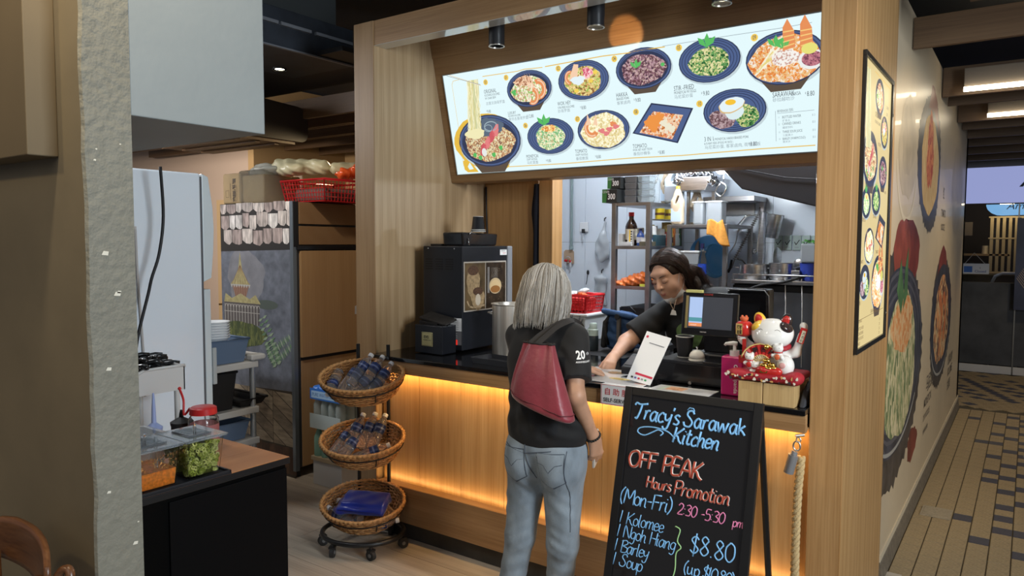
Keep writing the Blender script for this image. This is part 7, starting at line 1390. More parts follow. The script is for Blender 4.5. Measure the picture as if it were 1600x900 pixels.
t=thing('power_socket','white wall socket with a plug and a key hanging from it','socket',(-3.02,5.29,1.79)); part('plate',MB().box(-3.065,-2.985,5.284,5.296,1.765,1.845),WHITE,t,bevel=.004); part('plug',MB().box(-3.035,-3.012,5.265,5.285,1.755,1.79),BLACK,t,bevel=.003); part('key',MB().box(-3.03,-3.018,5.268,5.272,1.70,1.752),STEEL,t)
film=mat('film_thin',(.66,.71,.76),.25,trans=.35)
def hbag(lab,x,z0,z1,w_,sheet):
    t=thing('hanging_bag',lab,'bag',(x,5.26,z0),0);
    prs=[('ell',(x,5.262,z0+(z1-z0)*.33),(w_/2,.022,(z1-z0)*.34),None),('cap',(x,5.268,z0+(z1-z0)*.5),(x+.01,5.28,z1-.02),w_*.28,.008)] if not sheet else [('box',(x,5.270,z0+(z1-z0)*.42),(w_/2,.012,(z1-z0)*.42),None,.01),('cap',(x,5.272,z0+(z1-z0)*.8),(x+.01,5.282,z1-.01),w_*.32,.008)]
    soft('bag_film',prs,.006,film,t,k=.03,fn=lambda q: .004*np.sin(q[...,0]*75+q[...,2]*28)+.002*np.sin(q[...,2]*66-q[...,0]*50)); part('wall_hook',MB().tube([(x+.01,5.294,z1+.02),(x+.01,5.27,z1+.01),(x+.01,5.268,z1-.01)],.005,6),BLACK,t,smooth=True)
hbag('crumpled thin plastic bag hanging on the white wall, upper of the two',-2.835,1.52,1.86,.13,False); hbag('folded thin plastic bag hanging on the white wall, lower of the two',-2.855,1.16,1.44,.11,True)
t=thing('adhesive_hook','small black adhesive hook left of the lower hanging bag','hook',(-2.985,5.29,1.38)); part('pad',MB().ball((-2.985,5.291,1.43),(.012,.004,.02),12,8),BLACK,t,smooth=True); part('hanging_key',MB().tube([(-2.985,5.285,1.41),(-2.988,5.28,1.36),(-2.995,5.28,1.33)],.003,5),BLACK,t)
t=thing('hanging_apron','narrow dark apron hanging in the gap beside the oak partition','apron',(-2.59,3.93,1.1)); V=[];n,m=9,16
for j in range(m):
    for i in range(n):
        u=i/(n-1); v=j/(m-1); ww=.055+.035*math.exp(-((v-.18)/.10)**2)+.02*v; V.append((-2.582+(u-.5)*ww*1.1,3.92+.012*math.sin(u*11+v*3),2.05-.95*v))
o=part('apron_cloth',MB().add(V,[(j*n+i,j*n+i+1,(j+1)*n+i+1,(j+1)*n+i) for j in range(m-1) for i in range(n-1)]),mat('apron_navy',(.010,.012,.022),.85),t,smooth=True); o.modifiers.new('s','SOLIDIFY').thickness=.006
t=thing('black_cable','thin black cable running down the oak partition behind the cups','cable',(-3.02,3.95,1.7)); part('cable',MB().tube([(-3.022,3.95,2.05),(-3.020,3.95,1.9),(-3.012,3.95,1.75),(-3.01,3.95,1.6)],.006,6),BLACK,t,smooth=True)
# ================================================================ left side seen through the serving opening
t=thing('side_counter','black side counter with an orange-brown laminate top beyond the opening','counter',(-2.8,1.5,0))
part('cabinet',MB().box(-3.15,-2.455,1.14,1.86,0,.772),mat('side_black',(.001,.001,.001),.6,spec=.08),t,bevel=.003); part('top_edge',MB().box(-3.16,-2.44,1.13,1.872,.772,.797),mat('edge_black',(.008,.008,.009),.4),t,bevel=.002); part('laminate_top',MB().box(-3.158,-2.443,1.132,1.870,.797,.800),wood('cherry_laminate',(.44,.17,.055),(.56,.24,.09),'y',.3,.6,.6),t,bevel=.001)
part('side_panel',MB().box(-2.455,-2.447,1.36,1.86,.02,.755),mat('side_black2',(.0015,.0015,.002),.6,spec=.12),t,bevel=.002)
clr=mat('polycarbonate',(1,1,1),.05,trans=1,ior=1.25); clr2=mat('lid_clear',(.88,.94,.98),.08,trans=.85,ior=1.35)
t=thing('black_tray','flat black tray carrying the two food pans','tray',(-2.55,1.42,.8005)); part('tray_base',MB().box(-2.69,-2.435,1.20,1.60,.8005,.806),blk_sat,t);
for a in [(-2.69,-2.682,1.20,1.60),(-2.443,-2.435,1.20,1.60),(-2.69,-2.435,1.20,1.208),(-2.69,-2.435,1.592,1.60)]: part('tray_rim',MB().box(*a,.806,.816),blk_sat,t,bevel=.002)
def pan(lab,y0,y1,fill,fz,ridge):
    x0,x1=-2.65,-2.465; z0,z1=.807,.950; t=thing('food_pan',lab,'food pan',((x0+x1)/2,(y0+y1)/2,z0),0,'clear food pans on the black tray'); e=.012
    def ringbox(m,a,zt0,zt1,nm,inset=0):
        b=MB();
        lo=[(x0+e+inset,y0+e+inset),(x1-e-inset,y0+e+inset),(x1-e-inset,y1-e-inset),(x0+e+inset,y1-e-inset)]; hi=[(x0+inset,y0+inset),(x1-inset,y0+inset),(x1-inset,y1-inset),(x0+inset,y1-inset)]
        f=lambda z:[(l[0]+(h[0]-l[0])*(z-z0)/(z1-z0),l[1]+(h[1]-l[1])*(z-z0)/(z1-z0),z) for l,h in zip(lo,hi)]
        A,B=f(zt0),f(zt1); b.add(A+B,[(0,1,5,4),(1,2,6,5),(2,3,7,6),(3,0,4,7),(3,2,1,0)]+([(4,5,6,7)] if a else [])); return part(nm,b,m,t,bevel=.004 if not a else 0)
    o=ringbox(clr,False,z0,z1,'pan_shell'); o.modifiers.new('s','SOLIDIFY').thickness=.002
    part('pan_rim',MB().box(x0-.008,x1+.008,y0-.008,y0+.002,z1-.004,z1).box(x0-.008,x1+.008,y1-.002,y1+.008,z1-.004,z1).box(x0-.008,x0+.002,y0,y1,z1-.004,z1).box(x1-.002,x1+.008,y0,y1,z1-.004,z1),clr2,t)
    if ridge==0:
        ringbox(fill,True,z0+.003,fz,'chilli_sauce',.004)
    else:
        ringbox(mat('chilli_base',(.14,.15,.03),.4),True,z0+.003,fz-.012,'brine',.016)
        rg=random.Random(2); me=MB().lathe([(.0045,-.003),(.0085,-.003),(.0085,.003),(.0045,.003),(.0045,-.003)],(0,0,0),10).mesh('chilli_ring',fill)
        me2=MB().lathe([(.0045,-.003),(.0085,-.003),(.0085,.003),(.0045,.003),(.0045,-.003)],(0,0,0),10).mesh('chilli_ring',mat('chilli_light',(.55,.56,.18),.4))
        g=ROOT[t.name].inverted(); n=0
        for k in range(290):
            f=rg.choice((0,0,1,1,2)); zz=rg.uniform(z0+.012,fz); s_=(zz-z0)/(z1-z0)
            if f==0: p=(x1-e*(1-s_)-.008,rg.uniform(y0+.018,y1-.018),zz); r_=(rg.uniform(-.5,.5),PI/2+rg.uniform(-.6,.6),0)
            elif f==1: p=(rg.uniform(x0+.02,x1-.02),y0+e*(1-s_)+.008,zz); r_=(PI/2+rg.uniform(-.6,.6),rg.uniform(-.5,.5),0)
            else: p=(rg.uniform(x0+.02,x1-.02),rg.uniform(y0+.02,y1-.02),fz-rg.uniform(0,.008)); r_=(rg.uniform(-.6,.6),rg.uniform(-.6,.6),0)
            o=bpy.data.objects.new('chilli_ring',me2 if rg.random()<.3 else me); COL.objects.link(o); o.parent=t; o.location=g@Vector(p); o.rotation_euler=r_; q=rg.uniform(.7,1.15); o.scale=(q,q,q)
    lid=part('lid',MB().box(x0-.012,x1+.012,y0-.012,y1+.012,z1+.001,z1+.006),clr2,t,bevel=.003); part('lid_well',MB().box(x0+.03,x1-.03,y0+.03,y1-.03,z1+.006,z1+.012),clr2,lid,bevel=.005); part('lid_grip',MB().tube([(x0+.10,(y0+y1)/2+.01,z1+.010),(x0+.10,(y0+y1)/2+.01,z1+.040),(x0+.13,(y0+y1)/2-.01,z1+.045),(x0+.13,(y0+y1)/2-.01,z1+.010)],.005,4),clr,lid)
    b=MB();
    for k in range(5): b.tube([(x0+.04+.02*k,y0+.04,z1+.0125),(x0+.05+.02*k,y1-.04,z1+.0125)],.002,4)
    part('lid_ribs',b,clr2,lid); return t
t=pan('clear food pan of orange chilli sauce, nearer of the two on the black tray',1.235,1.415,mat('chilli_orange',(.72,.20,.02),.35,noise=.3,scale=90),.868,0); part('serving_spoon',MB().box(-2.53,-2.515,1.355,1.36,.85,.98),clr2,t)
b=MB(); rg=random.Random(11)
for k in range(150): y=1.25+rg.random()*.16; z=.872+rg.random()*.05; b.ball((-2.4755+.008*(1-(z-.807)/.143)-.0055,y,z),(.0008,.0022*rg.uniform(.4,1.3),.0018),6,4)
part('sauce_specks',b,mat('speck_orange',(.60,.28,.05),.4),t,kind='stuff')
pan('clear food pan of sliced green chillies, farther of the two on the black tray',1.440,1.590,mat('chilli_green',(.30,.34,.05),.35,noise=.3,scale=60),.935,1)
t=thing('food_pan','third clear food pan with grey lid, mostly hidden behind the wall end','food pan',(-2.85,1.4,.8005),0,None); part('pan_shell',MB().box(-2.88,-2.72,1.32,1.50,.801,.93),clr2,t,bevel=.006); part('lid',MB().box(-2.89,-2.71,1.31,1.51,.93,.938),clr2,t,bevel=.003); part('lid_grip',MB().box(-2.81,-2.79,1.40,1.43,.938,.965),clr2,t,bevel=.003)
# jar with red lid, two squeeze bottles
c=(-2.86,1.75,.8005); t=thing('plastic_jar','clear plastic jar with a red screw lid behind the food pans','jar',c); part('jar_body',MB().lathe([(0,0),(.052,0),(.060,.006),(.062,.05),(.058,.06),(.062,.07),(.062,.12),(.050,.138),(.046,.142),(.044,.14),(.058,.12),(.055,.01),(0,.006)],c,28),clr,t,smooth='a'); part('screw_lid',MB().lathe([(.0,.172),(.048,.172),(.054,.168),(.056,.142),(.0,.142)],c,36),mat('lid_red',(.60,.03,.03),.3),t,smooth='a'); part('label_strip',MB().lathe([(.0625,.03),(.0625,.10)],c,28),mat('jar_label',(.45,.15,.15),.5,trans=.3),t)
part('lid_tab',MB().tube(spline([(c[0]-.05,c[1]-.03,.965),(c[0]-.055,c[1]-.055,.94),(c[0]-.065,c[1]-.05,1.0),(c[0]-.10,c[1]-.045,1.04)],5),.005,6).ball((c[0]-.102,c[1]-.045,1.045),.008,8,6),mat('lid_red',(.60,.03,.03),.3),t,smooth=True)
def squeeze(lab,c,m,cap,nl,r=.036,h=.11):
    t=thing('squeeze_bottle',lab,'bottle',c,0,'squeeze bottles behind the food pans'); part('body',MB().lathe([(0,0),(r,0),(r,h*.9),(r*.8,h),(0,h)],c,24),m,t,smooth='a'); part('cap',MB().lathe([(r*1.05,h*.86),(r*1.08,h),(r*.6,h+.012),(.010,h+.020),(.008,h+.022+nl*.5),(.004,h+.022+nl),(0,h+.022+nl)],c,24),cap,t,smooth='a'); return t
squeeze('clear squeeze bottle with a long pale blue nozzle behind the nearer pan',(-3.02,1.62,.8005),clr,mat('nozzle_blue',(.35,.42,.68),.35),.125,.032,.085); squeeze('black squeeze bottle with a short nozzle between the nozzle bottle and the red-lidded jar',(-2.98,1.72,.8005),blk_sat,BLACK,.03,.042,.095)
# cart with cutlery tray
t=thing('utility_cart','pale plastic utility cart topped with an open tray in front of the white fridge','cart',(-3.35,1.6,0)); pw=mat('cart_white',(.58,.58,.56),.45); Zc=1.03; x0,x1,y0,y1=-3.62,-3.235,1.30,1.89
part('tray_floor',MB().box(x0+.008,x1-.008,y0+.008,y1-.008,Zc-.01,Zc),pw,t); V=MB()
for (ax,ay,bx,by,h0,h1,h2) in [(x1,y0,x1,y1,.03,.03,.065),(x0,y0,x0,y1,.06,.06,.06),(x0,y0,x1,y0,.05,.05,.05),(x0,y1,x1,y1,.06,.06,.06)]:
    n=12; L=[]
    for i in range(n+1): u=i/n; h=h0 if u<.55 else h0+(h2-h0)*min(1,(u-.55)/.12); L.append((ax+(bx-ax)*u,ay+(by-ay)*u,h))
    b=MB();
    for a,c_ in zip(L[:-1],L[1:]): b.add([(a[0],a[1],Zc-.05),(c_[0],c_[1],Zc-.05),(c_[0],c_[1],Zc+c_[2]),(a[0],a[1],Zc+a[2])],[(0,1,2,3)])
    o=part('tray_side',b,pw,t); o.modifiers.new('s','SOLIDIFY').thickness=.006; part('side_lip',MB().tube([(p[0],p[1],Zc+p[2]) for p in L],.007,6),pw,t,smooth=True)
for x in(x0+.03,x1-.02):
    for y in(y0+.04,y1-.03): part('leg',MB().cyl((x,y,.08),(x,y,Zc-.01),.012,n=10),pw,t,smooth='a'); part('caster',MB().cyl((x-.012,y,.04),(x+.012,y,.04),.04,n=14),BLACK,t,smooth='a')
for z in(.25,.62): part('lower_shelf',MB().box(x0,x1,y0,y1,z,z+.03),pw,t,bevel=.004)
rg=random.Random(4)
proto=None; names=['soup_spoon']; spots=[(-3.42+rg.uniform(-.10,.10),1.74+rg.uniform(-.10,.08),rg.uniform(-.5,.5)+ (PI/2 if k%3 else .3)) for k in range(34)]
for k,(x,y,a) in enumerate(spots):
    if proto is None:
        proto=thing('soup_spoon','black melamine soup spoon in the heap on the cart tray','spoon',(0,0,0),0,'black soup spoons heaped on the cart tray'); proto.location=(0,0,0); ROOT[proto.name]=Matrix.Identity(4)
        part('bowl',MB().lathe([(0,.0),(.014,.002),(.022,.010),(.024,.016),(.021,.013),(.012,.006),(0,.004)],(0,0,0),14,sx=1.35),mat('melamine_black',(.012,.012,.013),.25,coat=.3),proto,smooth=True,world=False); part('handle',MB().tube([(.026,0,.012),(.055,0,.024),(.085,0,.026),(.115,0,.020)],[.013,.010,.011,.012],6),mat('melamine_black',(.012,.012,.013),.25,coat=.3),proto,smooth=True,world=False)
        o=proto; o.rotation_euler=(0,0,a)
    else: o=dup(proto,(0,0,0),a)
    o.location=(x,y,Zc+.012+.005*(k%12)+(.01 if k>11 else 0)+.02*math.exp(-((x+3.40)**2+(y-1.74)**2)/.01))
# white upright fridge
t=thing('white_fridge','tall white upright fridge seen from its side beyond the serving opening','fridge',(-3.9,2.05,0)); wf=mat('fridge_white',(.74,.80,.86),.28,coat=.2); X1=-3.6
part('cabinet',MB().box(-4.2,X1,1.84,2.215,.04,2.035),wf,t,bevel=.008)
def door(z0,z1,nm):
    b=MB(); pr=[(2.225,z0),(2.27,z0+.02),(2.285,z0+(z1-z0)*.3),(2.29,z0+(z1-z0)*.5),(2.285,z0+(z1-z0)*.7),(2.262,z1-.015),(2.225,z1)] if z1>1.9 else [(2.225,z0),(2.262,z0),(2.262,z1),(2.225,z1)]
    b.prism(pr,-4.2,X1,'x'); return part(nm,b,mat('fridge_door',(.62,.68,.70),.3,coat=.2),t,bevel=.004)
door(1.46,2.035,'freezer_door'); d_=door(.06,1.42,'main_door'); part('door_handle',MB().box(X1-.005,X1+.01,2.262,2.285,.9,1.10),mat('handle_grey',(.40,.42,.42),.4),d_,bevel=.004); part('door_seal',MB().box(-4.19,X1-.004,2.215,2.225,.06,2.02),mat('seal_grey',(.10,.10,.11),.6),t)
for x in(-4.15,-3.65):
    for y in(1.88,2.18): part('foot',MB().cyl((x,y,0),(x,y,.04),.02,n=10),BLACK,t)
t=thing('power_cable','black power cord hanging down across the white fridge side','cord',(-3.4,2.0,.9)); pts=[Xp_ for Xp_ in [(-3.42,1.90,2.034),(-3.45,1.925,1.80),(-3.45,1.90,1.62),(-3.46,1.865,1.50),(-3.47,1.85,1.42),(-3.48,1.80,1.22),(-3.48,1.785,1.10),(-3.48,1.78,.95)]]
part('cord',MB().tube(spline(pts,6),.0075,8),mat('cord_black',(.012,.012,.014),.5),t,smooth=True)
t=thing('grey_cord','pale grey cord hanging behind the black power cord on the fridge','cord',(-3.58,1.8,1.0)); part('cord',MB().tube(spline([(-3.592,1.86,1.75),(-3.592,1.865,1.5),(-3.592,1.875,1.3),(-3.592,1.885,1.05),(-3.592,1.885,.9)],6),.006,8),mat('cord_grey',(.45,.42,.40),.5),t,smooth=True)
# clean dish rack
t=thing('dish_rack','grey plastic and metal rack with three boards of tubs before the mural cabinet','rack',(-4.6,2.85,0)); rg_=mat('rack_grey',(.48,.48,.47),.45); al=mat('rack_tube',(.42,.46,.50),.3,metal=.7)
for z in(.33,.86) : part('rack_shelf',MB().box(-4.85,-4.30,2.50,3.05,z-.045,z),rg_,t,bevel=.006)
part('rack_shelf',MB().box(-4.85,-4.30,2.50,3.05,.545-.045,.545),rg_,t,bevel=.006)
for x in(-4.82,-4.33):
    for y in(2.53,3.02): part('post',MB().cyl((x,y,0),(x,y,.90),.020,n=14),al,t,smooth='a')
part('corner_cap',MB().box(-4.36,-4.29,2.99,3.10,.865,.905),rg_,t,bevel=.010); part('push_handle',MB().cyl((-4.82,3.09,.885),(-4.30,3.09,.885),.018,n=12),rg_,t,smooth='a')
def tubbin(name,lab,x0,x1,y0,y1,z0,z1,m,rim=.012,cat='tub'):
    t=thing(name,lab,cat,((x0+x1)/2,(y0+y1)/2,z0)); e=.025; A=[(x0+e,y0+e,z0),(x1-e,y0+e,z0),(x1-e,y1-e,z0),(x0+e,y1-e,z0)]; B=[(x0,y0,z1),(x1,y0,z1),(x1,y1,z1),(x0,y1,z1)]
    o=part('tub_wall',MB().add(A+B,[(0,1,5,4),(1,2,6,5),(2,3,7,6),(3,0,4,7),(3,2,1,0)]),m,t,bevel=.004); o.modifiers.new('s','SOLIDIFY').thickness=.004
    part('tub_rim',MB().tube(B,rim*.8,6,closed=True),m,t,smooth=True); return t
bb=mat('bin_blue',(.11,.165,.26),.45); bkb=mat('bin_black',(.010,.010,.011),.5)
tubbin('blue_bin','slate blue bin of clean bowls on the top board of the grey rack',-4.80,-4.31,2.52,2.985,.862,1.02,bb); tubbin('black_bin','deep black bin on the middle board of the grey rack',-4.75,-4.33,2.52,2.90,.546,.80,bkb); tubbin('black_tray_bin','flat black tray beside the deep black bin on the grey rack',-4.70,-4.31,2.905,3.12,.552,.60,bkb,cat='tray'); tubbin('blue_bin','slate blue bin on the lowest board of the grey rack',-4.80,-4.31,2.52,2.98,.332,.46,bb)
bw=mat('bowl_white',(.70,.74,.78),.2,coat=.3); bp=None; ordw=['lowest','second','third','fourth','fifth','sixth','top']
for (cx,cy,n,r,l) in [(-4.46,2.83,7,.095,'wide stack'),(-4.50,2.63,5,.080,'narrow stack')]:
    part_r=[(0,0),(r*.5,0),(r*.55,.006),(r*.98,.045),(r,.050),(r*.94,.047),(r*.5,.010),(0,.008)]
    me=MB().lathe([(a,z) for a,z in part_r],(0,0,0),28).mesh('white_bowl',bw); me.polygons.foreach_set('use_smooth',[True]*len(me.polygons))
    for k in range(n):
        o=bpy.data.objects.new('white_bowl',me); COL.objects.link(o); o.location=(cx,cy,.985+k*.0175-.0); tag(o,'%s white bowl of the %s in the blue bin'%(ordw[k],l),'bowl','white bowls in the blue bin')
for k in range(0): pass
part_fill=single('bin_liner',MB().box(-4.77,-4.36,2.56,2.94,.868,.984),mat('liner_dark',(.05,.07,.10),.6),'dark crate insert inside the top blue bin under the bowls','insert')
# mural fridge
t=thing('mural_cabinet','tall two-door fridge wrapped in a roof-tile and palace print with oak-look doors','fridge',(-4.6,3.6,0)); xa,xb,ya=-5.03,-4.178,3.255
part('cabinet',MB().box(xa,xb,ya,3.98,.07,1.955),mat('cab_dark',(.03,.035,.042),.4),t,bevel=.003)
part('corner_strip',MB().box(xb-.028,xb+.004,ya-.004,ya+.03,.05,1.957),mat('alu_strip',(.20,.235,.27),.35,metal=.6),t,bevel=.002); part('corner_shadow',MB().box(xb-.0,xb+.006,ya+.004,ya+.045,1.64,1.955),BLACK,t)
for x in(-5.0,-4.22):
    for y in(3.3,3.9): part('foot',MB().cyl((x,y,0),(x,y,.07),.02,n=10),BLACK,t)
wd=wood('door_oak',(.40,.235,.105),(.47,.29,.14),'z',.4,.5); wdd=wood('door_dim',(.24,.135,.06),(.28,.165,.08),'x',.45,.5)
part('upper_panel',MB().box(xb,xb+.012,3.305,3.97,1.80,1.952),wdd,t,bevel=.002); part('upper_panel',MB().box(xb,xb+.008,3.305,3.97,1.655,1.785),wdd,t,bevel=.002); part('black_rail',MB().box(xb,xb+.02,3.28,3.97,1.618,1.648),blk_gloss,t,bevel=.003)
d1=part('cabinet_door',MB().box(xb,xb+.022,3.305,3.97,.86,1.612),wd,t,bevel=.002); d2=part('cabinet_door',MB().box(xb-.02,xb+.004,3.31,3.97,.075,.835),wd,t,bevel=.002)
part('tape',MB().prism([(3.80,1.13),(3.86,1.13),(3.855,1.16),(3.87,1.185),(3.83,1.20),(3.80,1.19)],xb+.0222,xb+.0235,'x'),mat('tape_white',(.6,.6,.6),.6),d1)
part('door_gap',MB().box(xb-.018,xb+.003,3.31,3.97,.836,.858),BLACK,t)
P=Print((xa,ya-.0006,0),(1,0,0),(0,0,1),(0,-1,0)); stone=mat('wrap_slate',(.13,.145,.18),.5,noise=.3,scale=16); pale=mat('wrap_pale',(.20,.205,.23),.5,noise=.2,scale=9)
P.poly([(.0,.56),(.85,.60),(.85,1.955),(0,1.955)],stone,.0002); P.ell((.30,1.40),.22,.22,pale,.0003,wob=.08,seed=1)
sh=[mat('shingle%d'%k,c,.5,noise=.55,scale=38,stretch=(1,1,.25)) for k,c in enumerate([(.58,.52,.48),(.36,.29,.27),(.66,.61,.58),(.46,.40,.37)])]; shb=mat('shingle_gap',(.02,.017,.016),.6)
P.poly([(0,1.60),(.85,1.62),(.85,1.955),(0,1.955)],shb,.0004); rg=random.Random(12)
for j,(zb,h) in enumerate([(1.885,.065),(1.775,.10),(1.655,.105)][::1]):
    x=-.02+.03*j
    while x<.84:
        w_=rg.uniform(.07,.135); x1=min(x+w_,.848); x0_=max(x,.002); zc=zb+rg.uniform(-.014,.010)+.012*((x/.85)-.5)
        if x1-x0_>.03: P.poly([(x0_+.002,zc+h+.006),(x0_+.003,zc+rg.uniform(.012,.03)),(x0_+(x1-x0_)*rg.uniform(.2,.4),zc+rg.uniform(0,.008)),(x0_+(x1-x0_)*rg.uniform(.6,.8),zc),(x1-.003,zc+rg.uniform(.01,.028)),(x1-.002,zc+h+.006)],sh[rg.randrange(4)],.0007)
        x=x1+.002
P.poly([(.0,1.62),(.85,1.64),(.85,1.655),(0,1.64)],shb,.0005)
gm=mat('palace_gold',(.36,.32,.16),.5,noise=.2,scale=40); rm=mat('palace_red',(.22,.10,.06),.5); wm2=mat('palace_white',(.42,.41,.38),.5); pd=mat('palace_dark',(.10,.09,.09),.5)
P.poly([(.238,1.60),(.215,1.47),(.165,1.40),(.115,1.355),(.36,1.355),(.31,1.40),(.262,1.47)],gm,.0008)
for k in range(7): P.line([(.238,1.50),(.13+.036*k,1.357)],.003,rm,.0010)
for k in range(8): P.poly([(.115+.031*k,1.357),(.130+.031*k,1.33),(.146+.031*k,1.357)],wm2,.0009)
P.poly([(.14,1.345),(.34,1.345),(.31,1.27),(.17,1.27)],rm,.0007);
for k in range(8): P.line([(.155+.024*k,1.345),(.17+.02*k,1.275)],.003,wm2,.0010)
P.poly([(.05,1.285),(.13,1.25),(.24,1.29),(.35,1.25),(.42,1.285),(.48,1.22),(.03,1.22)],gm,.0009)
P.poly([(.03,1.22),(.47,1.22),(.46,1.06),(.03,1.06)],pd,.0006)
for k in range(12):
    x=.04+.036*k; P.line([(x,1.06),(x,1.205)],.006,wm2,.001); P.ring((x+.018,1.185),.016,.022,.004,wm2,.0011,10,0,PI)
P.line([(.03,1.15),(.47,1.15)],.004,wm2,.0011)
bush=food('wrap_bush',[(.02,.03,.012),(.07,.09,.03),(.16,.18,.06),(.05,.07,.03)],45,stretch=(1,1,.3)); P.ell((.26,.985),.28,.095,bush,.0012,wob=.05,seed=4); P.ell((.55,1.22),.13,.035,mat('wrap_hills',(.08,.10,.09),.5),.0005)
fernm=mat('wrap_fern',(.13,.22,.13),.5,noise=.3,scale=60); fern2=mat('wrap_fern2',(.26,.34,.24),.5)
for (a,b_,c_,d_) in [(.50,1.12,.66,.80),(.82,.98,.62,.84),(.66,.80,.57,.95)]:
    for k in range(11):
        u=k/10; x=a+(c_-a)*u; z=b_+(d_-b_)*u; L=.075*(1-.5*abs(u-.5)); dx,dz=c_-a,d_-b_; q=math.hypot(dx,dz); nx,nz=-dz/q,dx/q
        for s in(-1,1): P.poly([(x,z),(x+nx*s*L*.5+dx/q*.012,z+nz*s*L*.5+dz/q*.014),(x+nx*s*L,z+nz*s*L),(x+nx*s*L*.55-dx/q*.010,z+nz*s*L*.55-dz/q*.008)],fernm if k%2 else fern2,.0014+.00006*k+(.00003 if s>0 else 0)+.0007*(c_>.6)+.0014*(c_<.6))
pwm=[mat('wrap_plank%d'%k,c,.5,noise=.35,scale=9,stretch=(1,1,4)) for k,c in enumerate([(.25,.20,.145),(.19,.155,.115),(.30,.25,.185)])]
P.poly([(0,.0),(.85,.0),(.85,.62),(0,.59)],mat('wrap_gap',(.05,.04,.03),.6),.0003)
def clip(poly,zt=.60,zb=.22,xl=0,xr=.85):
    def cut(ps,f,g):
        out=[]
        for i in range(len(ps)):
            a,b_=ps[i],ps[(i+1)%len(ps)]; fa,fb=f(a),f(b_)
            if fa>=0: out.append(a)
            if (fa>=0)!=(fb>=0): t_=fa/(fa-fb); out.append((a[0]+(b_[0]-a[0])*t_,a[1]+(b_[1]-a[1])*t_))
        return out
    for f in(lambda p:zt-p[1],lambda p:p[1]-zb,lambda p:p[0]-xl,lambda p:xr-p[0]):
        poly=cut(poly,f,None)
        if len(poly)<3: return None
    return poly
for (xl,xr) in((.0,.30),(.305,.60),(.605,.85)):
    for k in range(9):
        z0=.95-k*.105; sl=-.55; q=clip([(xl-.05,z0),(xr+.05,z0+sl*(xr-xl+.1)),(xr+.05,z0+sl*(xr-xl+.1)-.098),(xl-.05,z0-.098)],xl=xl,xr=xr)
        if q: P.poly(q,pwm[(k+int(xl*10))%3],.0006)
for k in range(11): P.poly([(.005+.078*k,.02),(.078+.078*k,.02),(.078+.078*k,.205+.01*(k%2)),(.005+.078*k,.205)],mat('wrap_brick%d'%(k%2),[(.075,.04,.028),(.10,.055,.035)][k%2],.6,noise=.3,scale=20),.0006)
P.done('photo_wrap',t,label='printed wrap with roof tiles, palace, fern and planks')
# goods on top of the mural fridge
ZF=1.958
t=thing('cardboard_box','brown cardboard box wrapped in clear film on the left of the mural cabinet top','box',(-4.85,3.4,ZF)); kb=mat('cardboard',(.36,.25,.12),.6,noise=.12,scale=6)
part('carton',MB().box(-5.03,-4.80,3.28,3.62,ZF,2.185),kb,t,bevel=.012); P=Print((-5.03,3.2795,ZF),(1,0,0),(0,0,1),(0,-1,0)); ci=mat('carton_ink',(.07,.05,.035),.6)
P.text('原',.125,.150,.045,ci,bold=.03); P.text('味',.125,.105,.045,ci,bold=.03); P.text('面',.125,.060,.045,ci,bold=.03); P.text('條',.125,.018,.045,ci,bold=.03); P.line([(.04,.05),(.08,.05),(.08,.10),(.04,.10),(.04,.05)],.002,ci); P.text('LOHAS FOODS',.105,.03,.018,ci,rot=PI/2); P.text('HEALTHY & HAPPY',.185,.02,.014,ci,rot=PI/2); P.done('carton_print',t)
part('carton',MB().box(-4.80,-4.55,3.30,3.62,ZF,2.165),kb,t,bevel=.008); part('film_wrap',MB().box(-4.83,-4.53,3.275,3.64,ZF+.001,2.20),mat('stretch_film',(.8,.8,.75),.08,trans=.9,ior=1.1,bump=.8,bscale=22),t,bevel=.02)
t=thing('bag_rolls','cream plastic bag rolls in clear film heaped above the cardboard box','bags',(-4.5,3.5,2.1)); cf_=mat('bag_cream',(.66,.60,.38),.35,coat=.2); ff=mat('film_gloss',(.75,.75,.66),.15,trans=.5,bump=.6,bscale=30)
soft('roll',[('cap',(-4.52,3.42,2.225),(-4.20,3.55,2.215),.058,.055),('ell',(-4.40,3.42,2.20),(.13,.07,.05),None)],.008,cf_,t,k=.03,fn=lambda q:.004*np.sin(q[...,0]*70+q[...,2]*100)); soft('roll',[('cap',(-4.12,3.60,2.205),(-4.05,3.72,2.205),.045,.05)],.008,cf_,t,fn=lambda q:.003*np.sin(q[...,0]*120+q[...,2]*100))
soft('film_bundle',[('ell',(-4.62,3.40,2.205),(.14,.10,.045),None),('ell',(-4.72,3.42,2.195),(.10,.09,.035),None)],.008,ff,t,k=.03,fn=lambda q:.006*np.sin(q[...,0]*60+np.sin(q[...,1]*50)*2)+.004*np.sin(q[...,2]*170))
tb=lattice_basket('red plastic basket of bags on top of the mural cabinet',(-4.22,3.62,ZF+.002),.42,.44,.15,RED,1.12,15,5)
t=thing('orange_bags','orange plastic bags bulging over the right of the upper red basket','bags',(-4.05,3.72,2.1)); soft('bag_film',[('ell',(-4.02,3.78,2.20),(.11,.12,.06),None),('ell',(-4.08,3.66,2.17),(.07,.08,.05),None),('ell',(-3.96,3.82,2.09),(.05,.09,.08),None),('ell',(-4.06,3.8,2.26),(.05,.04,.03),None)],.008,mat('bag_orange2',(.75,.10,.02),.25,coat=.3),t,k=.03,fn=lambda q:.007*np.sin(q[...,0]*70+np.sin(q[...,2]*60)*2)+.005*np.sin(q[...,1]*130+q[...,2]*80))
part('fill',MB().box(-4.40,-4.06,3.45,3.80,ZF+.01,2.06),mat('fill_dim',(.12,.10,.08),.7),t,bevel=.02)
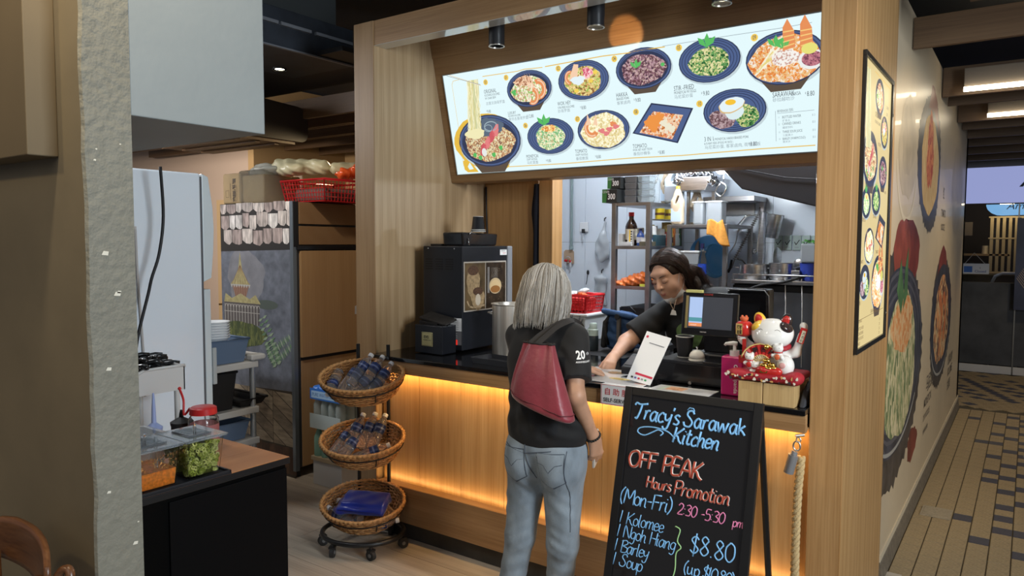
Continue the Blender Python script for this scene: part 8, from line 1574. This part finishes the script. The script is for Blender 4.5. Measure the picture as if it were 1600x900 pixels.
t=thing('hanging_banner','black banner with red flowers behind the orange bags','banner',(-4.25,4.59,2.32)); part('banner_cloth',MB().box(-4.6,-3.9,4.58,4.60,2.32,2.66),food('banner_red',[(.01,.01,.01),(.02,.01,.01),(.45,.03,.02),(.02,.01,.01)],6),t)
for x in(-4.55,-3.95): part('cord',MB().cyl((x,4.59,2.66),(x,4.59,3.418),.004,n=6),BLACK,t)
# wrapped water pack on the floor
t=thing('water_pack','shrink-wrapped pack of water bottles with blue film standing behind the basket rack','bottle pack',(-3.85,3.38,0)); bfilm=mat('film_blue',(.04,.20,.70),.3,trans=.15); cx,cy=-3.85,3.38
part('carton_stand',MB().box(cx-.15,cx+.14,cy-.12,cy+.14,.0,.17),mat('stand_white',(.55,.55,.56),.5),t,bevel=.004); part('carton_tray',MB().box(cx-.16,cx+.15,cy-.13,cy+.15,.17,.20),mat('tray_kraft',(.38,.30,.20),.6),t,bevel=.003)
for lv,z0 in ((0,.20),(1,.43)):
    for i in range(4):
        for j in range(3):
            x,y=cx-.12+.075*i,cy-.09+.08*j; b=part('bottle',MB().lathe([(0,0),(.032,0),(.034,.01),(.034,.13),(.014,.18),(.014,.205),(0,.205)],(x,y,z0),12),mat('pack_clear',(.62,.72,.72),.12,trans=.6) if lv else mat('pack_greenish',(.30,.55,.45),.2,trans=.4),t,smooth='a'); part('cap',MB().cyl((x,y,z0+.198),(x,y,z0+.222),.016,n=10),wht,b,smooth='a')
soft('blue_film_top',[('box',(cx-.005,cy+.01,.665),(.15,.13,.022),None,.02),('ell',(cx-.03,cy-.02,.70),(.07,.05,.03),None)],.008,bfilm,t,k=.03,fn=lambda q:.004*np.sin(q[...,0]*90+q[...,2]*120))
part('film_front',MB().box(cx-.155,cx+.148,cy-.135,cy-.132,.60,.675).box(cx+.149,cx+.152,cy-.13,cy+.15,.60,.675),bfilm,t)
P=Print((cx-.14,cy-.136,.615),(1,0,0),(0,0,1),(0,-1,0)); P.poly([(0,-.005),(.28,-.005),(.28,.045),(0,.045)],mat('film_label',(.35,.55,.80),.4)); P.text('PURE WATER 24',.01,.008,.035,mat('film_ink',(.03,.10,.35),.5),.0006,sx=.8); P.done('film_print',t)
part('white_wrap',MB().box(cx-.158,cx+.15,cy-.137,cy-.134,.40,.50),mat('film_pale',(.6,.7,.72),.3,trans=.3),t)
# chair in the foreground
t=thing('wooden_chair','dark brown bentwood chair back poking into the bottom left corner','chair',(-1.95,.62,0)); cw_=wood('chair_wood',(.085,.032,.013),(.17,.072,.028),'x',.3,1.2); C=Vector((-2.02,.70,0))
def bent(r,a0,a1,z0,z1,th,nm,c=C,n=16,zc=lambda u:0):
    V=[];
    for i in range(n+1):
        a=a0+(a1-a0)*i/n
        for rr in(r,r+th):
            for z in(z0,z1): V.append((c.x+rr*math.cos(a),c.y+rr*math.sin(a)*.75,z+zc(i/n)*(1 if z==z1 else .4)))
    F=[]
    for i in range(n):
        k=i*4; F+=[(k,k+1,k+5,k+4),(k+2,k+6,k+7,k+3),(k+1,k+3,k+7,k+5),(k,k+4,k+6,k+2)]
    F+=[(0,2,3,1),(n*4,n*4+1,n*4+3,n*4+2)]; return part(nm,MB().add(V,F),cw_,t,smooth='a',bevel=.004)
ol=[(-2.44,.775),(-2.44,.85),(-2.40,.885),(-2.33,.893),(-2.22,.888),(-2.12,.876),(-2.065,.860),(-2.04,.838),(-2.042,.80),(-2.065,.765),(-2.10,.735),(-2.16,.742),(-2.25,.760),(-2.36,.770)]
cy_=lambda x,z: .835-.25*(x+2.24)**2*4-.0
b=MB(); n=len(ol); F=[]; V=[]
NU=14
for j in range(9):
    for i in range(NU+1):
        x=-2.44+.40*i/NU
        # column limits of the outline at x
        zs=[]
        for k in range(n):
            (xa_,za_),(xb_,zb_)=ol[k],ol[(k+1)%n]
            if (xa_-x)*(xb_-x)<=0 and xa_!=xb_: zs.append(za_+(zb_-za_)*(x-xa_)/(xb_-xa_))
        lo,hi=(min(zs),max(zs)) if zs else (.8,.84)
        V.append((x,cy_(x,0),lo+(hi-lo)*j/8))
b.add(V,[(j*(NU+1)+i,j*(NU+1)+i+1,(j+1)*(NU+1)+i+1,(j+1)*(NU+1)+i) for j in range(8) for i in range(NU)])
o=part('backrest',b,cw_,t,smooth=True); q=o.modifiers.new('s','SOLIDIFY'); q.thickness=.016; q.offset=1
for x in(-2.36,-2.085): part('back_post',MB().tube([(x,.80,.80),(x-.005 if x<-2.2 else x-.02,.80,.62),(x-.0,.77,.42),(x,.79,.0)],[.012,.015,.016,.013],8),cw_,t,smooth=True)
part('seat',MB().prism([(-2.42,.40),(-2.06,.40),(-2.04,.60),(-2.08,.78),(-2.38,.78),(-2.44,.60)],.43,.455,'z'),cw_,t,bevel=.006)
for x in(-2.39,-2.09): part('front_leg',MB().tube([(x,.44,.43),(x,.42,0)],[.018,.013],8),cw_,t,smooth=True)
part('stretcher',MB().tube([(-2.39,.43,.22),(-2.09,.43,.22)],.010,6),cw_,t)
part('side_hoop',MB().tube(spline([(-2.07,.80,.70),(-2.045,.83,.80),(-2.025,.845,.82),(-2.01,.845,.80),(-2.005,.83,.74),(-2.01,.82,.5)],5),[.012]*26,8),cw_,t,smooth=True)
# ================================================================ three-tier wicker basket rack
RZ=math.radians(23.6)
t=rack_=thing('basket_rack','black metal rack on casters with three tilted wicker baskets before the counter','rack',(-2.945,2.738,0),RZ)
M0=Matrix.Translation((-2.945,2.738,0))@Matrix.Rotation(RZ,4,'Z')
bkm=mat('rack_black',(.012,.012,.013),.35); wick=mat('wicker',(.52,.27,.10),.5,noise=.35,scale=60); wick2=mat('wicker_dark',(.34,.16,.055),.5,noise=.3,scale=60)
part('base_ring',MB().tube([(.225*math.cos(a),.195*math.sin(a),.085) for a in np.linspace(0,2*PI,49)[:-1]],.0135,10,closed=True),bkm,t,smooth=True,world=False)
for a in (.12,1.15,2.25,3.35,4.25,5.25):
    x,y=.225*math.cos(a),.195*math.sin(a); rr=a+.6; c=part('caster',MB().tube([(x-.011*math.sin(rr),y+.011*math.cos(rr),.028),(x+.011*math.sin(rr),y-.011*math.cos(rr),.028)],.028,18),mat('caster_rubber',(.02,.02,.021),.6),t,smooth='a',world=False)
    part('caster_fork',MB().cyl((x,y,.05),(x,y,.088),.009,n=10).obox((x,y,.055),(.034,.034,.010),(0,0,rr)),bkm,c,world=False); part('hub',MB().tube([(x-.0135*math.sin(rr),y+.0135*math.cos(rr),.028),(x+.0135*math.sin(rr),y-.0135*math.cos(rr),.028)],.010,12),mat('hub_grey',(.15,.15,.15),.4),c,world=False)
for x in(-.09,.09): part('pole',MB().cyl((x,.16,.085),(x,.16,1.10),.0105,n=12),bkm,t,smooth='a',world=False)
part('cross_bar',MB().cyl((-.09,.16,.12),(.09,.16,.12),.008,n=8),bkm,t,world=False); part('foot_brace',MB().tube([(-.18,.12,.085),(-.09,.16,.10),(.09,.16,.10),(.18,.12,.085)],.009,8),bkm,t,smooth=True,world=False)
TILT=math.radians(-19)
def basket(zc,lab):
    R=Matrix.Translation((0,-.005,zc))@Matrix.Rotation(-TILT,4,'X'); A,B=.232,.180; H=.115; nr=13; ns=40; L=ns*4
    B_=thing  # tag only
    def surf(th,v):  # v 0 bottom .. 1 rim
        k=.72+.28*v**.6; return A*k,B*k,-H*(1-v)
    def P_(th,v,off): a,b_,z=surf(th,v); return R@Vector(((a+off)*math.cos(th),(b_+off)*math.sin(th),z))
    root=part('wicker_basket',MB().tube([P_(2*PI*i/L,1,.004*math.sin(i*2.2)) for i in range(L)],[.0085+.0015*math.sin(i*2.2) for i in range(L)],7,closed=True),wick,rack_,smooth=True,world=False,label=lab)
    b=MB()
    for r in range(nr):
        v=(r+.3)/nr; ph=PI*(r%2); b.cur=1 if r%3==1 else 0
        b.tube([P_(2*PI*i/L,v,.0042*math.sin(ns/2*2*PI*i/L+ph)) for i in range(L)],.0041,4,closed=True)
    part('woven_strands',b,[wick,wick2],root,smooth=True,world=False,kind='stuff')
    b=MB()
    for s in range(ns):
        th=2*PI*(s+.5)/ns; b.tube([P_(th,v,0) for v in(0,.25,.5,.75,1)],.0036,4)
    part('stakes',b,wick2,root,smooth=True,world=False,kind='stuff')
    b=MB(); b.tube([P_(2*PI*i/L,.90,.007+.003*math.sin(i*1.7)) for i in range(L)],.0055,6,closed=True); part('rim_braid',b,wick2,root,smooth=True,world=False)
    # floor of the basket: concentric woven ellipses
    b=MB();
    for q in range(11):
        f=.72*(q+1)/11; b.cur=q%2; b.tube([R@Vector((A*f*math.cos(2*PI*i/60),B*f*math.sin(2*PI*i/60),-H+.002*math.sin(i*1.57+q*PI))) for i in range(60)],.0085,4,closed=True)
    part('woven_floor',b,[wick,wick2],root,smooth=True,world=False,kind='stuff')
    part('wire_ring',MB().tube([P_(2*PI*i/64,.68,.010) for i in range(64)],.0032,6,closed=True),bkm,rack_,smooth=True,world=False)
    for th in(-PI*.70,-PI*.30,PI*.1,PI*.9): part('wire_hook',MB().tube([P_(th,.68,.012),P_(th,.35,.010),P_(th,.20,.004)],.0032,6),bkm,rack_,smooth=True,world=False)
    for x in(-.09,.09): part('bracket',MB().tube([(x,.155,zc+.01),tuple(R@Vector((x,B*.86,-.05)))],.006,6),bkm,rack_,world=False)
    return R
Rb=[basket(.955,'top wicker basket'),basket(.610,'middle wicker basket'),basket(.255,'bottom wicker basket')]
# bottles
glassb=mat('bottle_clear',(.90,.94,1.0),.05,trans=.93,ior=1.38); waterm=mat('bottle_water',(.80,.88,.95),.03,trans=1,ior=1.33); lblb=mat('bottle_label',(.015,.03,.11),.3,noise=.5,scale=60); capw=mat('cap_white',(.68,.70,.74),.35)
pb_=thing('water_bottle','','bottle',(0,0,0)); ROOT[pb_.name]=Matrix.Identity(4)
rib=[(0,.002),(.024,.0),(.030,.006)];
for k in range(7): rib+=[(.0305,.012+.013*k),(.0285,.018+.013*k)]
rib+=[(.030,.105),(.030,.150),(.024,.172),(.013,.188),(.012,.200),(0,.200)]
part('shell',MB().lathe(rib,(0,0,0),18),glassb,pb_,smooth='a',world=False)
part('label',MB().lathe([(.0306,.106),(.0308,.149)],(0,0,0),18),lblb,pb_,smooth=True,world=False); part('label_band',MB().lathe([(.0311,.122),(.0311,.132)],(0,0,0),18),mat('label_pale',(.12,.16,.32),.3),pb_,world=False); part('cap',MB().lathe([(0,.2),(.0145,.198),(.0150,.200),(.0150,.214),(.0135,.217),(0,.217)],(0,0,0),16),capw,pb_,smooth='a',world=False)
used=[False]
def put(i,a,b_,lab):
    R=Rb[i]; W=M0@R; p=W@Vector(a); q=W@Vector(b_); d=(q-p).normalized(); rot=d.to_track_quat('Z','Y').to_euler()
    if not used[0]: o=pb_; used[0]=True; o.location=p; o.rotation_euler=rot; o['label']=lab; o['group']='water bottles in the wicker baskets'
    else: o=dup(pb_,p,None,lab,'water bottles in the wicker baskets',rot)
z0=-.068
for a,b_,l in [((-.175,.085,z0+.03),(-.155,-.085,z0+.015),'water bottle lying alone at the left of the top wicker basket'),
   ((-.10,-.075,z0),(-.035,.115,z0+.085),'leftmost leaning water bottle of the top wicker basket'),((-.045,-.06,z0+.035),(.035,.16,z0+.15),'highest water bottle of the top wicker basket, second from its left'),
   ((.02,-.06,z0+.035),(.095,.16,z0+.13),'third leaning water bottle from the left in the top wicker basket'),((.075,-.07,z0),(.135,.12,z0+.085),'rightmost leaning water bottle of the top wicker basket'),
   ((-.04,-.13,z0),(.045,.05,z0+.03),'water bottle lying in front at the middle of the top wicker basket'),((.02,-.12,z0),(.10,.06,z0+.02),'water bottle lying in front at the right of the top wicker basket')]: put(0,a,b_,l)
for a,b_,l in [((-.075,-.05,z0+.02),(-.02,.15,z0+.16),'leftmost of the three upright water bottles in the middle wicker basket'),((.0,-.04,z0+.02),(.045,.16,z0+.16),'middle one of the three upright water bottles in the middle wicker basket'),((.06,-.045,z0+.02),(.105,.155,z0+.155),'rightmost of the three upright water bottles in the middle wicker basket'),
   ((-.15,-.09,z0),(-.09,.08,z0+.07),'water bottle lying at the far left of the middle wicker basket'),((-.09,-.135,z0),(-.03,.02,z0+.06),'water bottle lying in front at the left of the middle wicker basket'),((-.02,-.12,z0),(.17,-.015,z0+.045),'water bottle lying crosswise at the right of the middle wicker basket')]: put(1,a,b_,l)
for a,b_,l in [((-.02,-.11,z0-.008),(-.19,-.02,z0+.01),'water bottle lying under the blue cloth with its cap at the left'),((.0,-.06,z0-.008),(-.17,.055,z0+.01),'second water bottle half hidden behind the blue cloth'),((.02,-.13,z0-.008),(.17,-.07,z0),'water bottle lying under the front edge of the blue cloth')]: put(2,a,b_,l)
W=M0@Rb[2]; t=thing('blue_cloth','folded shiny royal blue cloth lying on bottles in the bottom wicker basket','cloth',tuple(W@Vector((.0,-.02,-.04))))
sat=mat('satin_blue',(.012,.03,.30),.28,sheen=.3,coat=.2); Rm=[list(r) for r in W.to_3x3()]
X=lambda *v: tuple(W@Vector(v))
soft('cloth_fold',[('box',X(.01,-.015,-.012),(.140,.075,.020),Rm,.016),('box',X(.02,.0,.014),(.125,.060,.012),Rm,.010),('ell',X(-.11,-.06,-.02),(.04,.03,.018),Rm)],.0055,sat,t,k=.014,fn=lambda q:.003*np.sin(q[...,0]*28+q[...,2]*90)*np.sin(q[...,1]*40)+.0015*np.sin(q[...,0]*70-q[...,1]*50))
part('piping_line',MB().tube([X(-.11,-.088,-.002),X(-.03,-.092,.002),X(.05,-.092,.0),X(.14,-.085,-.004)],.0022,5),mat('satin_dark',(.006,.015,.15),.4),t,smooth=True)
# ================================================================ shop across the corridor
t=thing('shop_sign','wide lavender sign band with dark script letters over the far shop','sign',(-.2,11.2,2.19)); lav=glow('sign_lavender',(.30,.34,.62),.95)
part('sign_band',MB().box(-3,2.4,11.2,11.25,2.20,2.655),lav,t,bevel=.003); P=Print((0,11.199,0),(1,0,0),(0,0,1),(0,-1,0)); si=mat('sign_ink',(.035,.06,.08),.5)
P.text('A',-.14,2.40,.26,si,shear=.35,bold=.02); P.text('C',-.12,2.22,.19,si,shear=.35,bold=.02); P.done('lettering',t)
t=thing('window_sign','pale blue rounded hanging sign with script letters inside the far shop window','sign',(-.2,11.5,2.0)); pts=[(-.50,2.19),(.3,2.19),(.3,2.06),(-.33,2.045)]+[(-.33-.17*math.sin(a),2.19-.145*math.cos(a)) for a in (0.3,.7,1.1,1.4)]
part('sign_board',MB().prism(pts,11.45,11.47,'y'),glow('sign_skyblue',(.22,.50,.85),.9),t); P=Print((0,11.448,0),(1,0,0),(0,0,1),(0,-1,0)); P.text('Amore',-.28,2.125,.13,mat('sign_ink',(.035,.06,.08),.5),shear=.3); P.done('lettering',t)
t=thing('closed_card','small white card with a blue square and the word Closed hanging in the shop window','sign',(-.63,11.29,1.3)); part('card',MB().box(-.76,-.43,11.292,11.298,1.285,1.42),mat('card_grey',(.50,.52,.58),.5),t); P=Print((-.76,11.2915,1.285),(1,0,0),(0,0,1),(0,-1,0)); P.poly([(.05,.02),(.145,.02),(.145,.10),(.05,.10)],mat('card_blue',(.02,.10,.38),.4)); P.text('Closed',.17,.02,.045,mat('card_navy',(.02,.05,.25),.5),bold=.01); P.text('1',.22,.065,.04,blk); P.done('card_print',t)
part('string',MB().tube([(-.70,11.295,1.42),(-.60,11.295,1.56),(-.48,11.295,1.42)],.004,4),mat('string_grey',(.4,.4,.4),.5),t)
t=thing('drink_poster','dark blue poster of a tall drink standing before the far shop front','poster',(.12,11.15,.85)); part('poster_board',MB().box(-.15,.55,11.12,11.14,.85,2.0),mat('poster_navy',(.03,.035,.075),.3,noise=.4,scale=3),t); P=Print((-.15,11.119,.85),(1,0,0),(0,0,1),(0,-1,0)); P.poly([(.13,.45),(.50,.45),(.50,.85),(.10,.85)],mat('drink_glass',(.35,.16,.10),.3,noise=.3,scale=8)); P.ell((.28,.18),.16,.16,mat('poster_red',(.50,.02,.04),.4),.0008)
for k in range(7): P.line([(.02+.01*k,.40+.02*k),(.22,.10+.04*k)],.006,mat('straw_tan',(.35,.27,.20),.5),.0006)
P.done('poster_print',t)
wd2=mat('shop_wood',(.28,.19,.09),.5);
t=thing('slatted_screen','lit screen of pale vertical slats inside the far shop','screen',(-.2,12.9,1.2))
for k in range(7): part('slat',MB().box(-.50+.075*k,-.46+.075*k,12.9,12.94,1.25,2.06),mat('slat_lit',(.42,.33,.17),.5),t)
for z in(1.25,1.75,2.06): part('rail',MB().box(-.52,.05,12.895,12.945,z,z+.02),mat('slat_lit',(.42,.33,.17),.5),t)
t=thing('shop_counter','wooden bar counter with jars inside the far shop','counter',(-.6,12.4,0)); part('counter_body',MB().box(-2.5,.3,12.2,12.5,0,1.24),mat('shop_brown',(.10,.065,.03),.6),t); part('counter_top',MB().box(-2.5,.3,12.15,12.5,1.24,1.27),wd2,t)
for i,(x,h,m,l) in enumerate([(-.83,.16,wd2,'wooden canister at the left on the far shop counter'),(-.68,.15,BLACK,'black bottle box beside the canister on the far shop counter'),(-.52,.14,BLACK,'black jug at the right on the far shop counter'),(-.74,.07,mat('shop_orange',(.5,.2,.06),.5),'small orange jar on the far shop counter'),(-.6,.08,wht,'small white jar on the far shop counter')]):
    t=thing('jar',l,'jar',(x,12.22,1.27)); part('body',MB().lathe([(0,0),(.05,0),(.055,.02),(.05,h*.8),(.03,h*.9),(0,h)],(x,12.24+.0,1.271),14),m,t,smooth='a'); part('rim',MB().lathe([(.028,h*.88),(.036,h*.9),(.036,h*.95),(.028,h*.96)],(x,12.24,1.271),14),m,t)
t=thing('shop_shelf','dark shelf with hanging cloth inside the far shop','shelf',(-.9,13.0,1.5)); part('board',MB().box(-1.2,-.25,12.9,13.1,1.50,1.53),wd2,t); part('mug',MB().lathe([(0,0),(.05,0),(.05,.12),(0,.12)],(-.55,12.98,1.53),14),mat('mug_cream',(.6,.5,.3),.4),t); part('hanging_cloth',MB().box(-1.25,-.72,12.85,12.87,1.80,2.0),mat('shop_cloth',(.16,.13,.09),.7),t)
t=thing('cafe_chair','white curved chair back inside the far shop','chair',(-.3,11.9,0)); part('chair_back',MB().tube([(-.42,11.9,1.14),(-.38,11.9,1.24),(-.30,11.9,1.28),(-.12,11.9,1.28),(-.10,11.9,1.14)],.02,8),wht,t,smooth=True)
for x in(-.42,-.10): part('leg',MB().cyl((x,11.9,0),(x,11.9,1.14),.012,n=8),STEEL,t)
